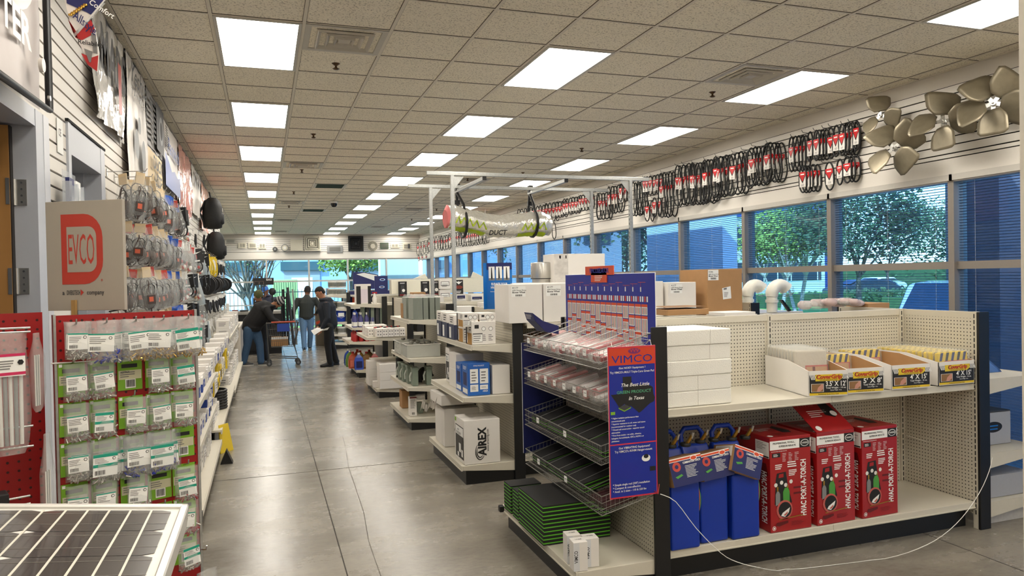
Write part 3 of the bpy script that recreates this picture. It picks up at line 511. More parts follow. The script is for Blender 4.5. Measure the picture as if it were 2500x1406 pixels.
for k, (x0, x1, rz, sz, tot, fill) in enumerate(((3.28, 3.55, -.2, "3.5' X 12'", '14', 'white'), (3.575, 3.86, -.1, "5' X 8'", '14', 'few'), (3.95, 4.27, -.06, "4' X 15'", '16', 'none'), (4.355, 4.69, 0, "4' X 15'", '16', 'full'))):
    w = x1-x0; lb = {'white': 'open white display tray of folded white cloths, size 3.5 by 12', 'few': 'open white display tray, size 5 by 8, one packet leaning at its right', 'none': 'open display tray, size 4 by 15, nearly empty with brown inside', 'full': 'open display tray full of yellow and black packets, by the end panel'}[fill]
    g = thing('display_tray', lb, 'box', ((x0+x1)/2, 3.72, 1.032), rz, 'cloth display trays'); b = MB(); t = .004; dp = .58; hf, hb = .165, .21
    for s in (-1, 1):
        b.prism([(s*w/2, 0, 0), (s*w/2, dp, 0), (s*w/2, dp, hb), (s*w/2, dp*.45, hb), (s*w/2, 0, hf)], (-s*t, 0, 0), WHITE); b.prism([(s*(w/2-t), t, .003), (s*(w/2-t), dp-t, .003), (s*(w/2-t), dp-t, hb), (s*(w/2-t), dp*.45, hb), (s*(w/2-t), t, hf)], (-s*.001, 0, 0), KRAFT)
    b.box(-w/2, 0, 0, w/2, t, hf, WHITE); b.box(-w/2, dp-t, 0, w/2, dp, hb, WHITE); b.box(-w/2, 0, 0, w/2, dp, t, WHITE); b.build('tray_body', g)
    b = MB(); f = ((-w/2, 0, 0), (1, 0, 0), (0, 0, 1), w, hf); cg_deco(sz, tot)(b, lambda F: f); b.build('printing', g)
    n_ = {'white': 9, 'few': 1, 'none': 3, 'full': 12}[fill]; ca, sa = math.cos(rz), math.sin(rz)
    for q in range(n_):
        b = MB(); ww = w*.86; m1 = CL1 if fill == 'white' else YEL; hh = .27 if fill == 'white' else .22
        yy = {'white': .2+.042*q, 'few': .3, 'none': .42+.045*q, 'full': .03+.045*q}[fill]
        rings = []
        for i in range(9):
            a = PI*i/8; rings.append([(-ww/2, -.018*math.sin(a)-.0+.0, hh-.02+.02*math.cos(a) if False else hh*(1 if 0 < i < 8 else .999)) for _ in range(1)])
        b.box(-ww/2, -.016, .01, ww/2, .016, hh, m1)
        f = ((-ww/2, -.016, .01), (1, 0, 0), (0, 0, 1), ww, hh-.01)
        if fill != 'white':
            for s in range(5): u = .04+.19*s; dpoly(b, f, [(u, .72), (u+.08, .72), (u+.15, .99), (u+.06, .99)], INK if s % 2 else NAVY)
            decal(b, f, .2, .35, .98, .72, HOSE); decal(b, f, .24, .38, .94, .69, mat('room_print', (190, 150, 110), .6), 2); decal(b, f, .5, .38, .52, .69, HOSE, 3)
        elif q == 0: decal(b, f, .3, .2, 1, .62, HOSE); decal(b, f, .33, .24, .97, .58, mat('room_print', (190, 150, 110), .6), 2); decal(b, f, .52, .24, .6, .58, DRED, 3)
        o = b.build('cloth_packet', bevel=.012, seg=3, loc=((x0+x1)/2-sa*yy, 3.72+ca*yy, 1.037), rz=rz+rng(q).uniform(-.03, .03)); o.rotation_euler[0] = R(-4)
        kk = ('frontmost', 'second', 'third', 'fourth', 'fifth', 'sixth', 'seventh', 'eighth', 'ninth', 'tenth', 'eleventh', 'rearmost')[q]
        tag(o, '%s of the %s in the %s display tray' % (kk, 'folded white canvas cloths' if fill == 'white' else 'yellow and black packaged cloths', {'white': 'leftmost', 'few': 'second', 'none': 'third', 'full': 'rightmost'}[fill]), 'drop cloth', 'packaged cloths in the trays')
        w2 = MB(); w2.box(-ww/2-.006, -.0195, .02, ww/2+.006, .0195, hh+.012, BAG); w2.build('film_wrapper', o)
# ================= endcap: baskets, chart, pads =================
WIRE = mat('basket_wire', (176, 176, 172), .35, .8)
bz = [1.41, 1.165, .86, .57]; bl = ['top', 'second', 'third', 'lowest']; BX0, BX1, BY0, BY1 = 1.80, 2.14, 3.73, 5.0
for k, z in enumerate(bz):
    g = thing('wire_basket', '%s wire basket on the nearest endcap, %s' % (bl[k], ('holding small red and white packets', 'holding flat pink packets', 'holding flat black pads', 'holding black pads edged in green')[k]), 'basket', (2.14, 4.36, z), 0, 'sloping wire baskets'); O = Matrix.Translation((-2.14, -4.36, -z)); b = MB(); b.X = O; zb = z+.08
    def fz(x): return z+(x-BX0)/(BX1-BX0)*.08   # top rail slopes up to the back
    for dz, rr_ in ((0, .0035), (-.04, .002), (-.075, .002), (-.11, .003)): b.tube([(BX0, BY0, z+dz), (BX0, BY1, z+dz), (BX1, BY1, zb+dz), (BX1, BY0, zb+dz)], rr_, WIRE, 5, closed=True, smooth=False)
    b.build('basket_rail', g); b = MB(); b.X = O; y = BY0
    while y < BY1: b.tube([(BX0, y, z), (BX0, y, z-.11), (BX1, y, zb-.11), (BX1, y, zb)], .0013, WIRE, 4); y += .022
    for q in range(1, 12): x = BX0+(BX1-BX0)*q/12; b.tube([(x, BY0, fz(x)), (x, BY0, fz(x)-.11), (x, BY1, fz(x)-.11), (x, BY1, fz(x))], .0013, WIRE, 4)
    b.build('basket_mesh', g); b = MB(); b.X = O
    for q in range(1, 8): y = BY0+(BY1-BY0)*q/8; b.tube([(BX1, y, zb+.03), (BX0, y, z+.003)], .002, WIRE, 5)
    b.build('divider_rod', g)
    for q in (range(1, 8) if k < 2 else (2, 5)): b = MB(); b.X = O; y = BY1-.16*q+.02; b.box(BX0-.006, y, z-.05, BX0-.004, y+.045, z-.012, LABEL); b.box(BX0-.0065, y+.006, z-.03, BX0-.006, y+.035, z-.026, GREYINK); b.build('price_tag', g)
    rr_ = rng(k+50); pk = [mat('packet_red', (160, 44, 52), .4), mat('packet_pink', (206, 140, 136), .45), mat('packet_white', (222, 216, 214), .4), mat('packet_dark', (70, 40, 44), .4)]
    if k < 2:
        for q in range(24):
            y = BY0+.06+(BY1-BY0-.12)*q/23; ln = rr_.uniform(.2, .3); m = pk[0 if k == 0 and q < 15 and rr_.random() < .6 else (1 if rr_.random() < .55 else 2)] if k == 0 else pk[1 if rr_.random() < .7 else (0 if rr_.random() < .5 else 2)]
            b = MB(); hh = rr_.uniform(.02, .05); b.box(-ln/2, -.022, 0, ln/2, .022, hh, m); f = ((-ln/2, -.022, hh), (1, 0, 0), (0, 1, 0), ln, .044); decal(b, f, .1, .2, .5, .8, LABEL)
            o = b.build('hanger_packet', bevel=.006, loc=(1.97+rr_.uniform(-.02, .03), y, z-.06+rr_.uniform(0, .02))); o.rotation_euler = (rr_.uniform(-.5, .5), R(-12), rr_.uniform(-.12, .12)); w2 = MB(); w2.box(-ln/2-.02, -.03, .0, ln/2+.03, .03, hh+.008, BAG); w2.build('film_wrapper', o)
            tag(o, 'small %s packet lying in the %s wire basket' % ('red and white' if k == 0 else 'pale pink', bl[k]), 'packet', 'small packets in the %s basket' % bl[k])
PAD = mat('rubber_pad', (24, 24, 25), .75, var=.2, scale=80); PADG = mat('pad_green_core', (96, 190, 44), .5)
def pad(x, y, z, w, d, lb, grp, rz=0, rx=0, h=.022):
    b = MB(); b.box(-w/2, -d/2, 0, w/2, d/2, h*.33, PAD); b.box(-w/2+.001, -d/2+.001, h*.33, w/2-.001, d/2-.001, h*.66, PADG); b.box(-w/2, -d/2, h*.66, w/2, d/2, h, PAD); o = b.build('rubber_pad', loc=(x, y, z), rz=rz); o.rotation_euler[1] = rx; return tag(o, lb, 'pad', grp)
od = ['bottom', 'second', 'third', 'fourth', 'fifth', 'sixth', 'seventh', 'eighth', 'ninth', 'top']
rr_ = rng(8)
for k in range(10): pad(1.825+rr_.uniform(-.003, .003), 4.365+rr_.uniform(-.003, .003), .173+.0245*k, .457, .457, 'large black rubber pad with green core, %s of the tall stack on the base deck' % od[k], 'stacked large pads', h=.024)
for k in range(8): pad(1.72, 4.69, .173+.0245*k, .23, .12, 'narrow black pad with green core, %s of the small stack right behind the tall one' % od[k], 'stacked small pads', h=.024)
for k in range(8): pad(1.72, 4.86, .173+.0245*k, .23, .15, 'short black pad with green core, %s of the rearmost small stack' % od[k], 'rear small pads', h=.024)
for q in range(2):
    z = bz[2+q]-.075
    for i in range(4):
        for s in range(3 if q else 2):
            if q == 1 and i == 0: continue
            pad(1.975-(.0), 3.9+.31*i, z+.02+.0225*s, .27, .28, 'black rubber pad %s the %s wire basket, %s position from the near end' % (('lowest in', 'middle in', 'uppermost in')[s], bl[2+q], ('first', 'second', 'third', 'fourth')[i]), 'pads in the baskets', rx=R(-13), h=.02)
for i in range(5):
    b = MB(); b.box(-.11, -.02, 0, .11, .02, .03, pk[3]); o = b.build('hanger_packet', bevel=.005, loc=(1.95, 3.79+.045*i, bz[3]-.07)); o.rotation_euler = (rng(i).uniform(-.4, .4), R(-12), 0); tag(o, 'dark red packet at the near end of the lowest wire basket', 'packet', 'packets in the lowest basket')
# blue cardboard chart display
g = thing('chart_board', 'tall blue sheet metal screw and part chart standing above the wire baskets', 'sign', (2.145, 4.35, 1.38)); CB = mat('chart_blue', (28, 42, 150), .35)
b = MB(); b.box(-.006, -.66, 0, .0, .64, .465, CB); b.box(.0, -.662, -.0, .006, .642, .468, LABEL); b.build('board', g, bevel=.002)
fr = ((-.0065, .64, 0), (0, -1, 0), (0, 0, 1), 1.3, .465); b = MB(); rr_ = rng(5); u = .03
for c in range(15):
    v = .6
    while v > (.05 if c < 14 else .42):
        h_ = rr_.choice((.14, .2, .27)); decal(b, fr, u, v-h_, u+.055, v, LABEL, 1); decal(b, fr, u, v-.035, u+.055, v, ORG, 2)
        for q in range(4): decal(b, fr, u+.006+.012*q, v-h_+.01, u+.012+.012*q, v-.045, GREYINK if q % 2 else HOSE, 2)
        v -= h_+.012
    u += .061
for c in range(44): decal(b, fr, .03+.021*c, .63, .042+.021*c, .7, LABEL if c % 3 else ORG, 1)
for c in range(12): uu = .05+.075*c; decal(b, fr, uu, .76, uu+.01, .82, LABEL, 1); decal(b, fr, uu-.02, .84+.02*(c % 3), uu+.05, .845+.02*(c % 3), ORG, 1); decal(b, fr, uu+.004, .82, uu+.006, .84+.02*(c % 3), ORG, 1)
b.build('printed_chart', g)
b = MB(); b.box(-.012, -.06, .41, -.0065, .18, .5, ORG); b.box(-.012, -.16, .46, -.0065, .27, .52, ORG); f = ((-.0125, .27, .4), (0, -1, 0), (0, 0, 1), .43, .12); dtext(b, f, .5, .62, .032, 'VIMCOSELATOR', CB, .3, k=1, bold=.02); dlines(b, f, .35, .15, .65, .5, 4, LABEL, 1); b.build('topper_card', g)
o = thing('side_board', 'dark blue cardboard side panel behind the left ends of the wire baskets', 'display board', (1.97, 5.025, .55)); b = MB(); b.box(-.175, 0, -.02, .175, .006, .8, NAVY); b.box(-.178, .006, -.02, .178, .008, .8, LABEL); b.build('board', o)
b = MB(); b.prism([(0, 0, 0), (-.1, 0, .02), (-.18, 0, .1), (-.2, 0, .16), (-.12, 0, .1), (0, 0, .06)], (0, -.18, 0), NAVY); o = b.build('card_holder', loc=(2.0, 4.98, 1.42), bevel=.003); tag(o, 'dark blue bent leaflet holder at the far end of the top wire basket', 'leaflet holder'); f = ((-.182, -.01, .1), (0, -1, 0), (-.35, 0, 1), .16, .06); q = MB(); dlines(q, f, .1, .2, .9, .8, 4, LABEL, 2); q.build('leaflet', o)
# the hanging sign
g = thing('hanging_sign', 'tall red and blue product sign zip tied to the near end of the wire baskets', 'sign', (1.97, 3.66, .57), 0); SB = mat('sign_blue', (24, 44, 150), .3); SR = mat('sign_red', (206, 66, 36), .35); W_, H_ = .305, .86
b = MB(); b.box(-W_/2, 0, 0, W_/2, .005, H_, LABEL); b.build('board', g, bevel=.002); fr = ((-W_/2, -.0005, 0), (1, 0, 0), (0, 0, 1), W_, H_); b = MB()
decal(b, fr, .0, .0, 1, 1, mat('sign_pink', (206, 50, 70), .35)); decal(b, fr, .02, .01, .98, .99, SB, 2); decal(b, fr, .02, .878, .98, .99, SR, 3); decal(b, fr, 0, .352, 1, .36, mat('sign_pink'), 3)
dcirc(b, fr, .55, .968, .04, mat('emblem_violet', (120, 40, 110), .4), 4, r2=.016); dtext(b, fr, .55, .96, .02, 'VVV', SR, .06, k=6); dtext(b, fr, .5, .893, .044, 'VIMCO', SB, .26, k=5, bold=.0)
dtext(b, fr, .5, .853, .011, 'Got NOISY Equipment ?', LABEL, .17, k=4); dtext(b, fr, .5, .825, .012, 'Try VIMCO\'s MULT Triple-Core Green Pad', LABEL, .28, k=4)
tx = [(.3, .76), (.48, .76), (.485, .68), (.6, .665), (.72, .67), (.88, .65), (.93, .63), (.94, .56), (.97, .52), (.95, .48), (.86, .46), (.74, .41), (.68, .385), (.63, .34+.03), (.55, .41), (.46, .45), (.4, .44), (.33, .475), (.22, .44), (.14, .51), (.05, .58), (.3, .585)]
tx = [(u, .555+(v-.37)*.63) for u, v in tx]; dpoly(b, fr, tx, INK, 4); dtext(b, fr, .56, .735, .02, 'The Best Little', LABEL, .18, k=6, shear=.3); dtext(b, fr, .53, .69, .017, 'GREEN PRODUCT', mat('sign_green', (90, 170, 130), .4), .22, k=6); dtext(b, fr, .58, .645, .02, 'In Texas', LABEL, .1, k=6, shear=.3)
dpoly(b, fr, [(.2, .6), (.34, .618), (.46, .598), (.32, .578)], DGREY, 7); dpoly(b, fr, [(.2, .6), (.32, .578), (.46, .598), (.46, .592), (.32, .571), (.2, .593)], GREEN, 8); decal(b, fr, .04, .555, .13, .575, GREEN, 5)
for i, s in enumerate(('* Higher isolation performance than', '  conventional pads', '* Superior resistance to oil, water and ozone', '  (recommended for outdoor use)', '* Closed cell construction - superior sound', '  attenuation', '* Free from toxins - no sulfur, chlorine,', '  halogens, formaldehyde, CFC\'s, HCFC\'s or', '  phthalates')): dtext(b, fr, .05, .527-.0188*i, .0085, s, LABEL, None, cx=False, k=5)
dtext(b, fr, .52, .325, .012, 'Got VIBRATING Equipment?', LABEL, .2, k=5); dtext(b, fr, .5, .302, .013, 'Try VIMCO\'s AVHM Hanger-mount', LABEL, .24, k=5)
dpoly(b, fr, [(.08, .2), (.3, .245), (.62, .2), (.6, .15), (.4, .12), (.1, .16)], CB, 4); dcirc(b, fr, .76, .25, .028, LABEL, 5, r2=.02); dcirc(b, fr, .76, .262, .016, INK, 6, r2=.012); decal(b, fr, .84, .16, .96, .19, INK, 5)
for i, s in enumerate(('* Simple single rod (3/8") installation', '* Compact & cost-effective', '* Avail. in 2 sizes - 110 & 220 lbs')): dtext(b, fr, .06, .085-.022*i, .0115, s, LABEL, None, cx=False, k=5)
b.build('printing', g); b = MB()
for x in (-.12, .13): b.tube([(x, 0, H_-.01), (x, .02, H_+.03), (x, .07, H_-.0)], .0015, PWHITE, 5)
b.tube([(.13, -.004, .02), (.15, -.01, .0), (.17, .01, .05)], .0025, mat('red_tie', (190, 60, 50), .5), 5); b.build('zip_tie', g)
# small white cartons on the base deck
def vb(b, fr): dtext(b, fr('F'), .3, .5, .022, 'VIMCO', INK, .07, rot=90, k=1); decal(b, fr('F'), .0, .02, .42, .98, mat('clear_tape', (214, 216, 218), .2), 0.5); dtext(b, fr('T'), .5, .5, .014, 'VIM', GREYINK, .04, k=2)
for k, (x, y, lb) in enumerate(((1.655, 3.745, 'small white carton, front left of three on the base deck'), (1.74, 3.775, 'small white carton, right one of three on the base deck'), (1.665, 3.86, 'small white carton, rear one of three on the base deck'))): carton('small_carton', lb, 'box', (x, y, .172), R(-6), .083, .083, .165, WHITE, vb, 'small white cartons on the base deck', bevel=.002)
b = MB(); b.box(0, -.02, 0, .06, .03, .045, BLACK); o = b.build('corner_bumper', loc=(1.585, 5.0, .125), bevel=.008); tag(o, 'black rubber bumper on the far corner of the nearest base deck', 'bumper')
# thin white security cable
q = [at(1612, 1206, 'Y', 3.64), at(1650, 1225, 'Y', 3.6), at(1700, 1290, 'Y', 3.55), at(1760, 1350, 'Y', 3.5)]; fl_ = [(1850, 1385), (1900, 1393), (1960, 1388), (2060, 1376), (2160, 1364), (2240, 1340)]
q += [Vector((3.2, 3.45, .2)), Vector((3.2, 3.4, .2))][:0]
q += [at(x, y, 'Y', 3.5) for x, y in ((1800, 1372), (1850, 1385))]+[at(x, y, 'Z', .004) for x, y in ((1900, 1393), (1960, 1388), (2060, 1376), (2160, 1364))]+[at(x, y, 'Y', 3.45) for x, y in ((2240, 1340), (2300, 1308), (2350, 1262), (2390, 1205), (2415, 1150), (2425, 1105))]
q2 = []
for i in range(len(q)-1):
    p0, p1, p2, p3 = q[max(i-1, 0)], q[i], q[i+1], q[min(i+2, len(q)-1)]
    for t in (0, .33, .66): q2.append(.5*((2*p1)+(p2-p0)*t+(2*p0-5*p1+4*p2-p3)*t*t+(3*p1-p0-3*p2+p3)*t**3))
q2 = [Vector((v.x, v.y, max(v.z, .003))) for v in q2]
b = MB(); b.tube(q2, .0022, PWHITE, 6); tag(b.build('security_cable'), 'thin white cable drooping across the floor in front of the nearest gondola', 'cable')
b = MB(); b.tube([at(2212, 1062, 'Y', 4.2), at(2300, 1090, 'Y', 4.1), at(2330, 1100, 'Y', 4.05), at(2360, 1075, 'X', 4.7), at(2396, 1057, 'X', 4.73)], .0016, PWHITE, 5); tag(b.build('security_cable'), 'thin wire running from the rightmost red carton to the end panel', 'cable')
# ================= goods on the other rows =================
def cpx(name, label, cat, xl, xr, yb, yt, z, depth, m=None, deco=None, group=None, Y=None, rz=0, seam=True, **k):
    # carton whose front lower left corner stands at photo point (xl,yb) on the shelf plane z
    fl = at(xl, yb, 'Z', z) if Y is None else at(xl, yb, 'Y', Y); y = fl.y; w = at(xr, yb, 'Y', y).x-fl.x; h = at(xl, yt, 'Y', y).z-z
    return carton(name, label, cat, (fl.x+w/2, y+depth/2, z+.001), rz, w, depth, h, m, deco, group, seam, **k)
def d_airex(b, fr):
    f = fr('F'); dtext(b, f, .6, .5, .075, 'AIREX', INK, .26, rot=90, k=2, bold=.04); dtext(b, f, .68, .52, .022, 'www.airexmfg.com', INK, .2, rot=90, k=2)
    O, U, V, w, h = f
    for r_, a0, a1 in ((.075, 120, 330), (.055, 130, 320)):
        for i in range(14):
            a = R(a0+(a1-a0)*i/14); c = R(a0+(a1-a0)*(i+1)/14); t = .004+.006*math.sin(PI*i/14)
            dpoly(b, f, [(.43+(r_*.6*math.cos(q)+0)/w, .27+r_*math.sin(q)/h) for q in (a, c)]+[(.43+((r_*.6-t)*math.cos(q))/w, .27+(r_-t)*math.sin(q)/h) for q in (c, a)], INK, 2)
    d_panel(b, fr); decal(b, fr('L'), .05, .88, .2, .97, GREEN, 2)
def d_panel(b, fr):
    g = fr('L'); decal(b, g, .1, .08, .92, .82, INK); decal(b, g, .13, .1, .89, .8, LABEL, 2); decal(b, g, .13, .1, .89, .6, mat('photo_print', (70, 68, 66), .6, var=.5, scale=8), 3); decal(b, g, .45, .22, .65, .42, LABEL, 4); decal(b, g, .3, .1, .45, .2, LABEL, 4); decal(b, g, .7, .14, .85, .3, LABEL, 4); dtext(b, g, .4, .7, .018, 'AIREX', INK, .06, k=4); dlines(b, g, .2, .62, .7, .68, 2, INK, 4)
def d_logo(b, fr):
    f = fr('F'); dtext(b, f, .75, .45, .05, 'AIREX', INK, .2, k=2, bold=.04); dtext(b, f, .75, .28, .02, 'www.airexmfg.com', INK, .16, k=2)
    O, U, V, w, h = f
    for i in range(14):
        a = R(60+120*i/14); c = R(60+120*(i+1)/14); dpoly(b, f, [(.72+(.16*math.cos(q))/w, .42+.14*math.sin(q)/h) for q in (a, c)]+[(.72+(.145*math.cos(q))/w, .42+.125*math.sin(q)/h) for q in (c, a)], INK, 2)
def d_draw(b, fr):
    f = fr('F'); decal(b, f, .12, .7, .3, .86, INK); decal(b, f, .04, .1, .45, .5, GREYINK, 1); decal(b, f, .05, .12, .44, .44, LABEL, 2); dlines(b, f, .07, .15, .4, .42, 3, GREYINK, 3)
    for u in (.5, .8): dcirc(b, f, u, .68, .02, GREYINK, 1); dcirc(b, f, u, .68, .016, LABEL, 2); dlines(b, f, u-.1, .15, u+.1, .45, 4, GREYINK, 1, int(u*10))
    g = fr('L'); decal(b, g, 0, 0, 1, .5, mat('ochre_print', (176, 130, 60), .5)); decal(b, g, .05, .05, .3, .45, LABEL, 2); dlines(b, g, .6, .6, .95, .9, 3, INK, 1); decal(b, g, .02, .0, .2, .95, DGREY, 2)
def d_dark(b, fr):
    g = fr('L'); decal(b, g, 0, 0, 1, .62, mat('slate_print', (60, 66, 92), .5)); decal(b, g, .1, .05, .45, .5, LABEL, 2); dlines(b, g, .3, .68, .9, .95, 3, INK, 1); decal(b, fr('F'), 0, 0, 1, .6, mat('slate_print'))
def d_blue(b, fr):
    f = fr('F'); dtext(b, f, .5, .9, .012, 'FITTING THE LINE SET', LABEL, .1, k=1)
    for u0, v0, u1, v1 in ((.1, .38, .46, .82), (.54, .36, .92, .82), (.1, .12, .46, .34), (.54, .18, .9, .32)): decal(b, f, u0, v0, u1, v1, LABEL, 1); dlines(b, f, u0+.06, v0+.05, u1-.06, v1-.05, 4, GREYINK, 2, int(v0*30))
    dtext(b, f, .78, .1, .018, 'AIREX', LABEL, .05, k=1); g = fr('L'); decal(b, g, .2, .3, .8, .7, NAVY, 1); decal(b, g, .1, .05, .9, .2, LABEL, 1); dlines(b, g, .2, .78, .8, .9, 3, LABEL, 1)
def d_wheel(b, fr):
    f = fr('F'); decal(b, f, .08, .68, .5, .95, LABEL); dtext(b, f, .11, .89, .016, '41177', INK, None, cx=False, k=2); dtext(b, f, .11, .83, .013, '1050 Direct Drive', INK, None, cx=False, k=2); dtext(b, f, .11, .775, .015, 'Blower Wheel', INK, None, cx=False, k=2, bold=.03); dbar(b, f, .2, .695, .4, .74, k=2)
def d_kraft(b, fr):
    f = fr('F'); decal(b, f, .02, .76, .32, .99, LABEL); dtext(b, f, .04, .93, .015, '41383', INK, None, cx=False, k=2); dtext(b, f, .04, .88, .012, '1050 Direct Drive', INK, None, cx=False, k=2); dtext(b, f, .04, .84, .013, 'Blower Wheel', INK, None, cx=False, k=2, bold=.03); dbar(b, f, .1, .78, .25, .82, k=2)
    dpoly(b, f, [(.44, .33), (.68, .35), (.66, .62), (.42, .58)], LABEL); dpoly(b, f, [(.46, .54), (.55, .55), (.55, .59), (.46, .58)], GREYINK, 2); dlines(b, f, .47, .38, .6, .5, 4, GREYINK, 2); g = fr('L'); dlines(b, g, .1, .2, .5, .65, 4, INK, 1, 2, .6)
BLG = mat('box_blue', (34, 84, 176), .4, col2=(30, 110, 190), scale=3)
# second endcap
cpx('carton', 'large white carton with black sideways lettering, near corner of the second endcap base', 'box', 1135, 1222, 1142, 1028, .172, .34, WHITE, d_airex, Y=6.2)
cpx('carton', 'tall white carton at the far end of the second endcap base, under the torn one', 'box', 1086, 1172, 1094, 1000, .172, .4, WHITE, d_logo, Y=6.95)
cpx('carton', 'scuffed white carton with torn flap, stacked on the tall one on the second endcap', 'box', 1076, 1168, 1000, 966, .585, .44, WHITE, None, Y=6.93, rz=.03)
o = thing('torn_flap', 'torn crumpled white cardboard flap sticking out to the aisle', 'cardboard', at(1068, 990, 'Y', 6.92)); b = MB(); rr_ = rng(4); q = [(-.16+.02*i, 0, .03*math.sin(i*1.7)+rr_.uniform(-.01, .02)) for i in range(9)]
for i in range(8): b.poly([(q[i][0], rr_.uniform(-.02, .02), q[i][2]+.03), (q[i+1][0], 0, q[i+1][2]+.05), (q[i+1][0], .05, q[i+1][2]-.03), (q[i][0], .06, q[i][2]-.05)], WHITE)
b.build('flap', o)
cpx('carton', 'white carton with dark printed panel, far end of the second endcap middle shelf', 'box', 1098, 1150, 926, 850, .777, .16, WHITE, d_panel, Y=7.15)
cpx('carton', 'plain white carton, lower of two behind the blue ones on the middle shelf', 'box', 1114, 1185, 948, 904, .777, .28, WHITE, None, Y=6.75)
cpx('carton', 'plain white carton, upper of two behind the blue ones on the middle shelf', 'box', 1114, 1181, 904, 865, .93, .28, WHITE, None, Y=6.75)
for k, (a, c, Y) in enumerate(((1143, 1197, 6.25), (1127, 1180, 6.53))): cpx('carton', 'blue carton with white instruction panels, %s of two on the middle shelf' % ('nearer' if k == 0 else 'farther'), 'box', a, c, 962, 888, .777, .2, BLG, d_blue, 'blue instruction cartons', Y=Y, seam=False)
cpx('carton', 'plain white carton right of the blue one on the middle shelf', 'box', 1203, 1246, 960, 892, .777, .3, WHITE, None, Y=6.25)
for k, (a, c, yb, yt, z, Y, m, dc, lb) in enumerate(((1152, 1210, 830, 786, 1.237, 6.23, WHITE, d_draw, 'white and ochre carton at the near corner of the top shelf'), (1130, 1167, 786, 765, 1.4, 6.25, WHITE, d_draw, 'flat white carton with drawings, left one on the near stack'), (1171, 1210, 786, 765, 1.4, 6.25, WHITE, d_draw, 'flat white carton with drawings, right one on the near stack'),
    (1130, 1180, 816, 770, 1.237, 6.56, WHITE, d_draw, 'white and ochre carton, second along the top shelf'), (1108, 1150, 808, 770, 1.237, 6.85, WHITE, d_dark, 'white and slate carton, third along the top shelf'), (1091, 1130, 800, 764, 1.237, 7.1, WHITE, d_dark, 'white and slate carton, fourth along the top shelf'), (1077, 1110, 790, 760, 1.237, 7.33, WHITE, d_dark, 'white and slate carton, farthest along the top shelf'))):
    cpx('product_carton', lb+' of the second endcap', 'box', a, c, yb, yt, z, .2 if z < 1.3 else .22, m, dc, 'cartons on the second endcap top shelf', Y=Y)
# blue poster
o = thing('poster_stand', 'bright blue standing poster with three photos on top of the second endcap', 'sign', (0, 0, 0)); b = MB(); c0, c1, c2 = at(1200, 757, 'X', 2.16), at(1237, 757, 'X', 2.16), at(1182, 757, 'X', 2.16)
P1 = Vector((2.17, 6.72, 1.532)); U = Vector((.88, -.47, 0)).normalized(); PW, PH = .25, .45; b.box(0, 0, 0, PW, .004, PH, SKYB); ob = b.build('board', o); ang = math.atan2(-.47, .88); o.location = (2.06, 6.75, 1.532); o.rotation_euler = (0, 0, ang)
b = MB(); b.X = Matrix.Rotation(R(75), 4, 'Z'); b.box(-.07, 0, 0, 0, .004, PH, SKYB); b.X = Matrix.Rotation(R(150), 4, 'Z'); b.build('side_wing', o)
b = MB(); fr = ((0, 0, 0), (1, 0, 0), (0, 0, 1), PW, PH); decal(b, fr, 0, .85, 1, 1, NAVY)
for u in (.08, .37, .67): decal(b, fr, u, .62, u+.24, .92, LABEL, 2); dpoly(b, fr, [(u+.09, .64), (u+.1, .9), (u+.13, .9), (u+.16, .64)], INK, 3); decal(b, fr, u, .62, u+.24, .67, GREY, 3)
dtext(b, fr, .5, .52, .022, 'ELEVATE YOUR', LABEL, .16, k=2, bold=.03); dtext(b, fr, .5, .445, .022, 'HVAC INSTALLS!', LABEL, .17, k=2, bold=.03); dtext(b, fr, .5, .37, .009, 'Reduction | Differentiation | & Profit', LABEL, .18, k=2); dtext(b, fr, .5, .12, .025, 'AIREX', LABEL, .09, k=2, bold=.03); dcirc(b, fr, .85, .18, .014, INK, 2, r2=.025)
b.build('printing', o)
# large cartons on second row
cpx('large_carton', 'large white blower wheel carton, left of two behind the wire baskets', 'box', 1243, 1325, 785, 695, 1.422, .42, WHITE, d_wheel, 'large white cartons on the second row', Y=6.12)
cpx('large_carton', 'large white blower wheel carton, right of two behind the wire baskets', 'box', 1328, 1412, 784, 693, 1.422, .42, WHITE, d_wheel, 'large white cartons on the second row', Y=6.12)
cpx('large_carton', 'tall white carton with wood grain print behind the chart, under the sky line', 'box', 1354, 1478, 700, 620, 1.73, .3, WHITE, lambda b, fr: (decal(b, fr('F'), 0, 0, .27, 1, mat('grain_print', (196, 192, 186), .8, var=.4, scale=18)), decal(b, fr('F'), .1, .86, .13, .95, INK), decal(b, fr('F'), .22, .86, .24, .95, INK)), Y=6.65)
cpx('large_carton', 'plain white carton supporting the metal drum and grained carton', 'box', 1250, 1480, 712, 692, 1.6, .5, WHITE, None, Y=6.6)
o = thing('metal_drum', 'shiny round metal duct collar standing on the white cartons', 'duct part', at(1323, 680, 'Y', 6.85)); b = MB(); z = 0; b.lathe([(.113, -.0), (.113, .155), (.11, .162), (.03, .168), (.001, .17)], (0, 0, 0), STEEL, 40); b.build('shell', o); b = MB(); b.lathe([(.116, -.004), (.118, .0), (.116, .004)], (0, 0, 0), INK, 30, False); b.build('band', o); b = MB(); b.lathe([(.1, -.06), (.1, -.004)], (0, 0, 0), STEEL, 30); b.build('lower_ring', o)
cpx('large_carton', 'white carton leaning open beside the big brown one', 'box', 1632, 1700, 762, 690, 1.422, .35, WHITE, d_wheel, 'white cartons by the brown one', Y=6.25)
cpx('large_carton', 'white carton just right of the blue chart', 'box', 1560, 1620, 762, 688, 1.422, .35, WHITE, d_wheel, 'white cartons by the brown one', Y=6.3)
cpx('large_carton', 'big brown cardboard carton with white stickers under the windows', 'box', 1728, 1813, 769, 658, 1.422, .5, KRAFT, d_kraft, Y=6.2)
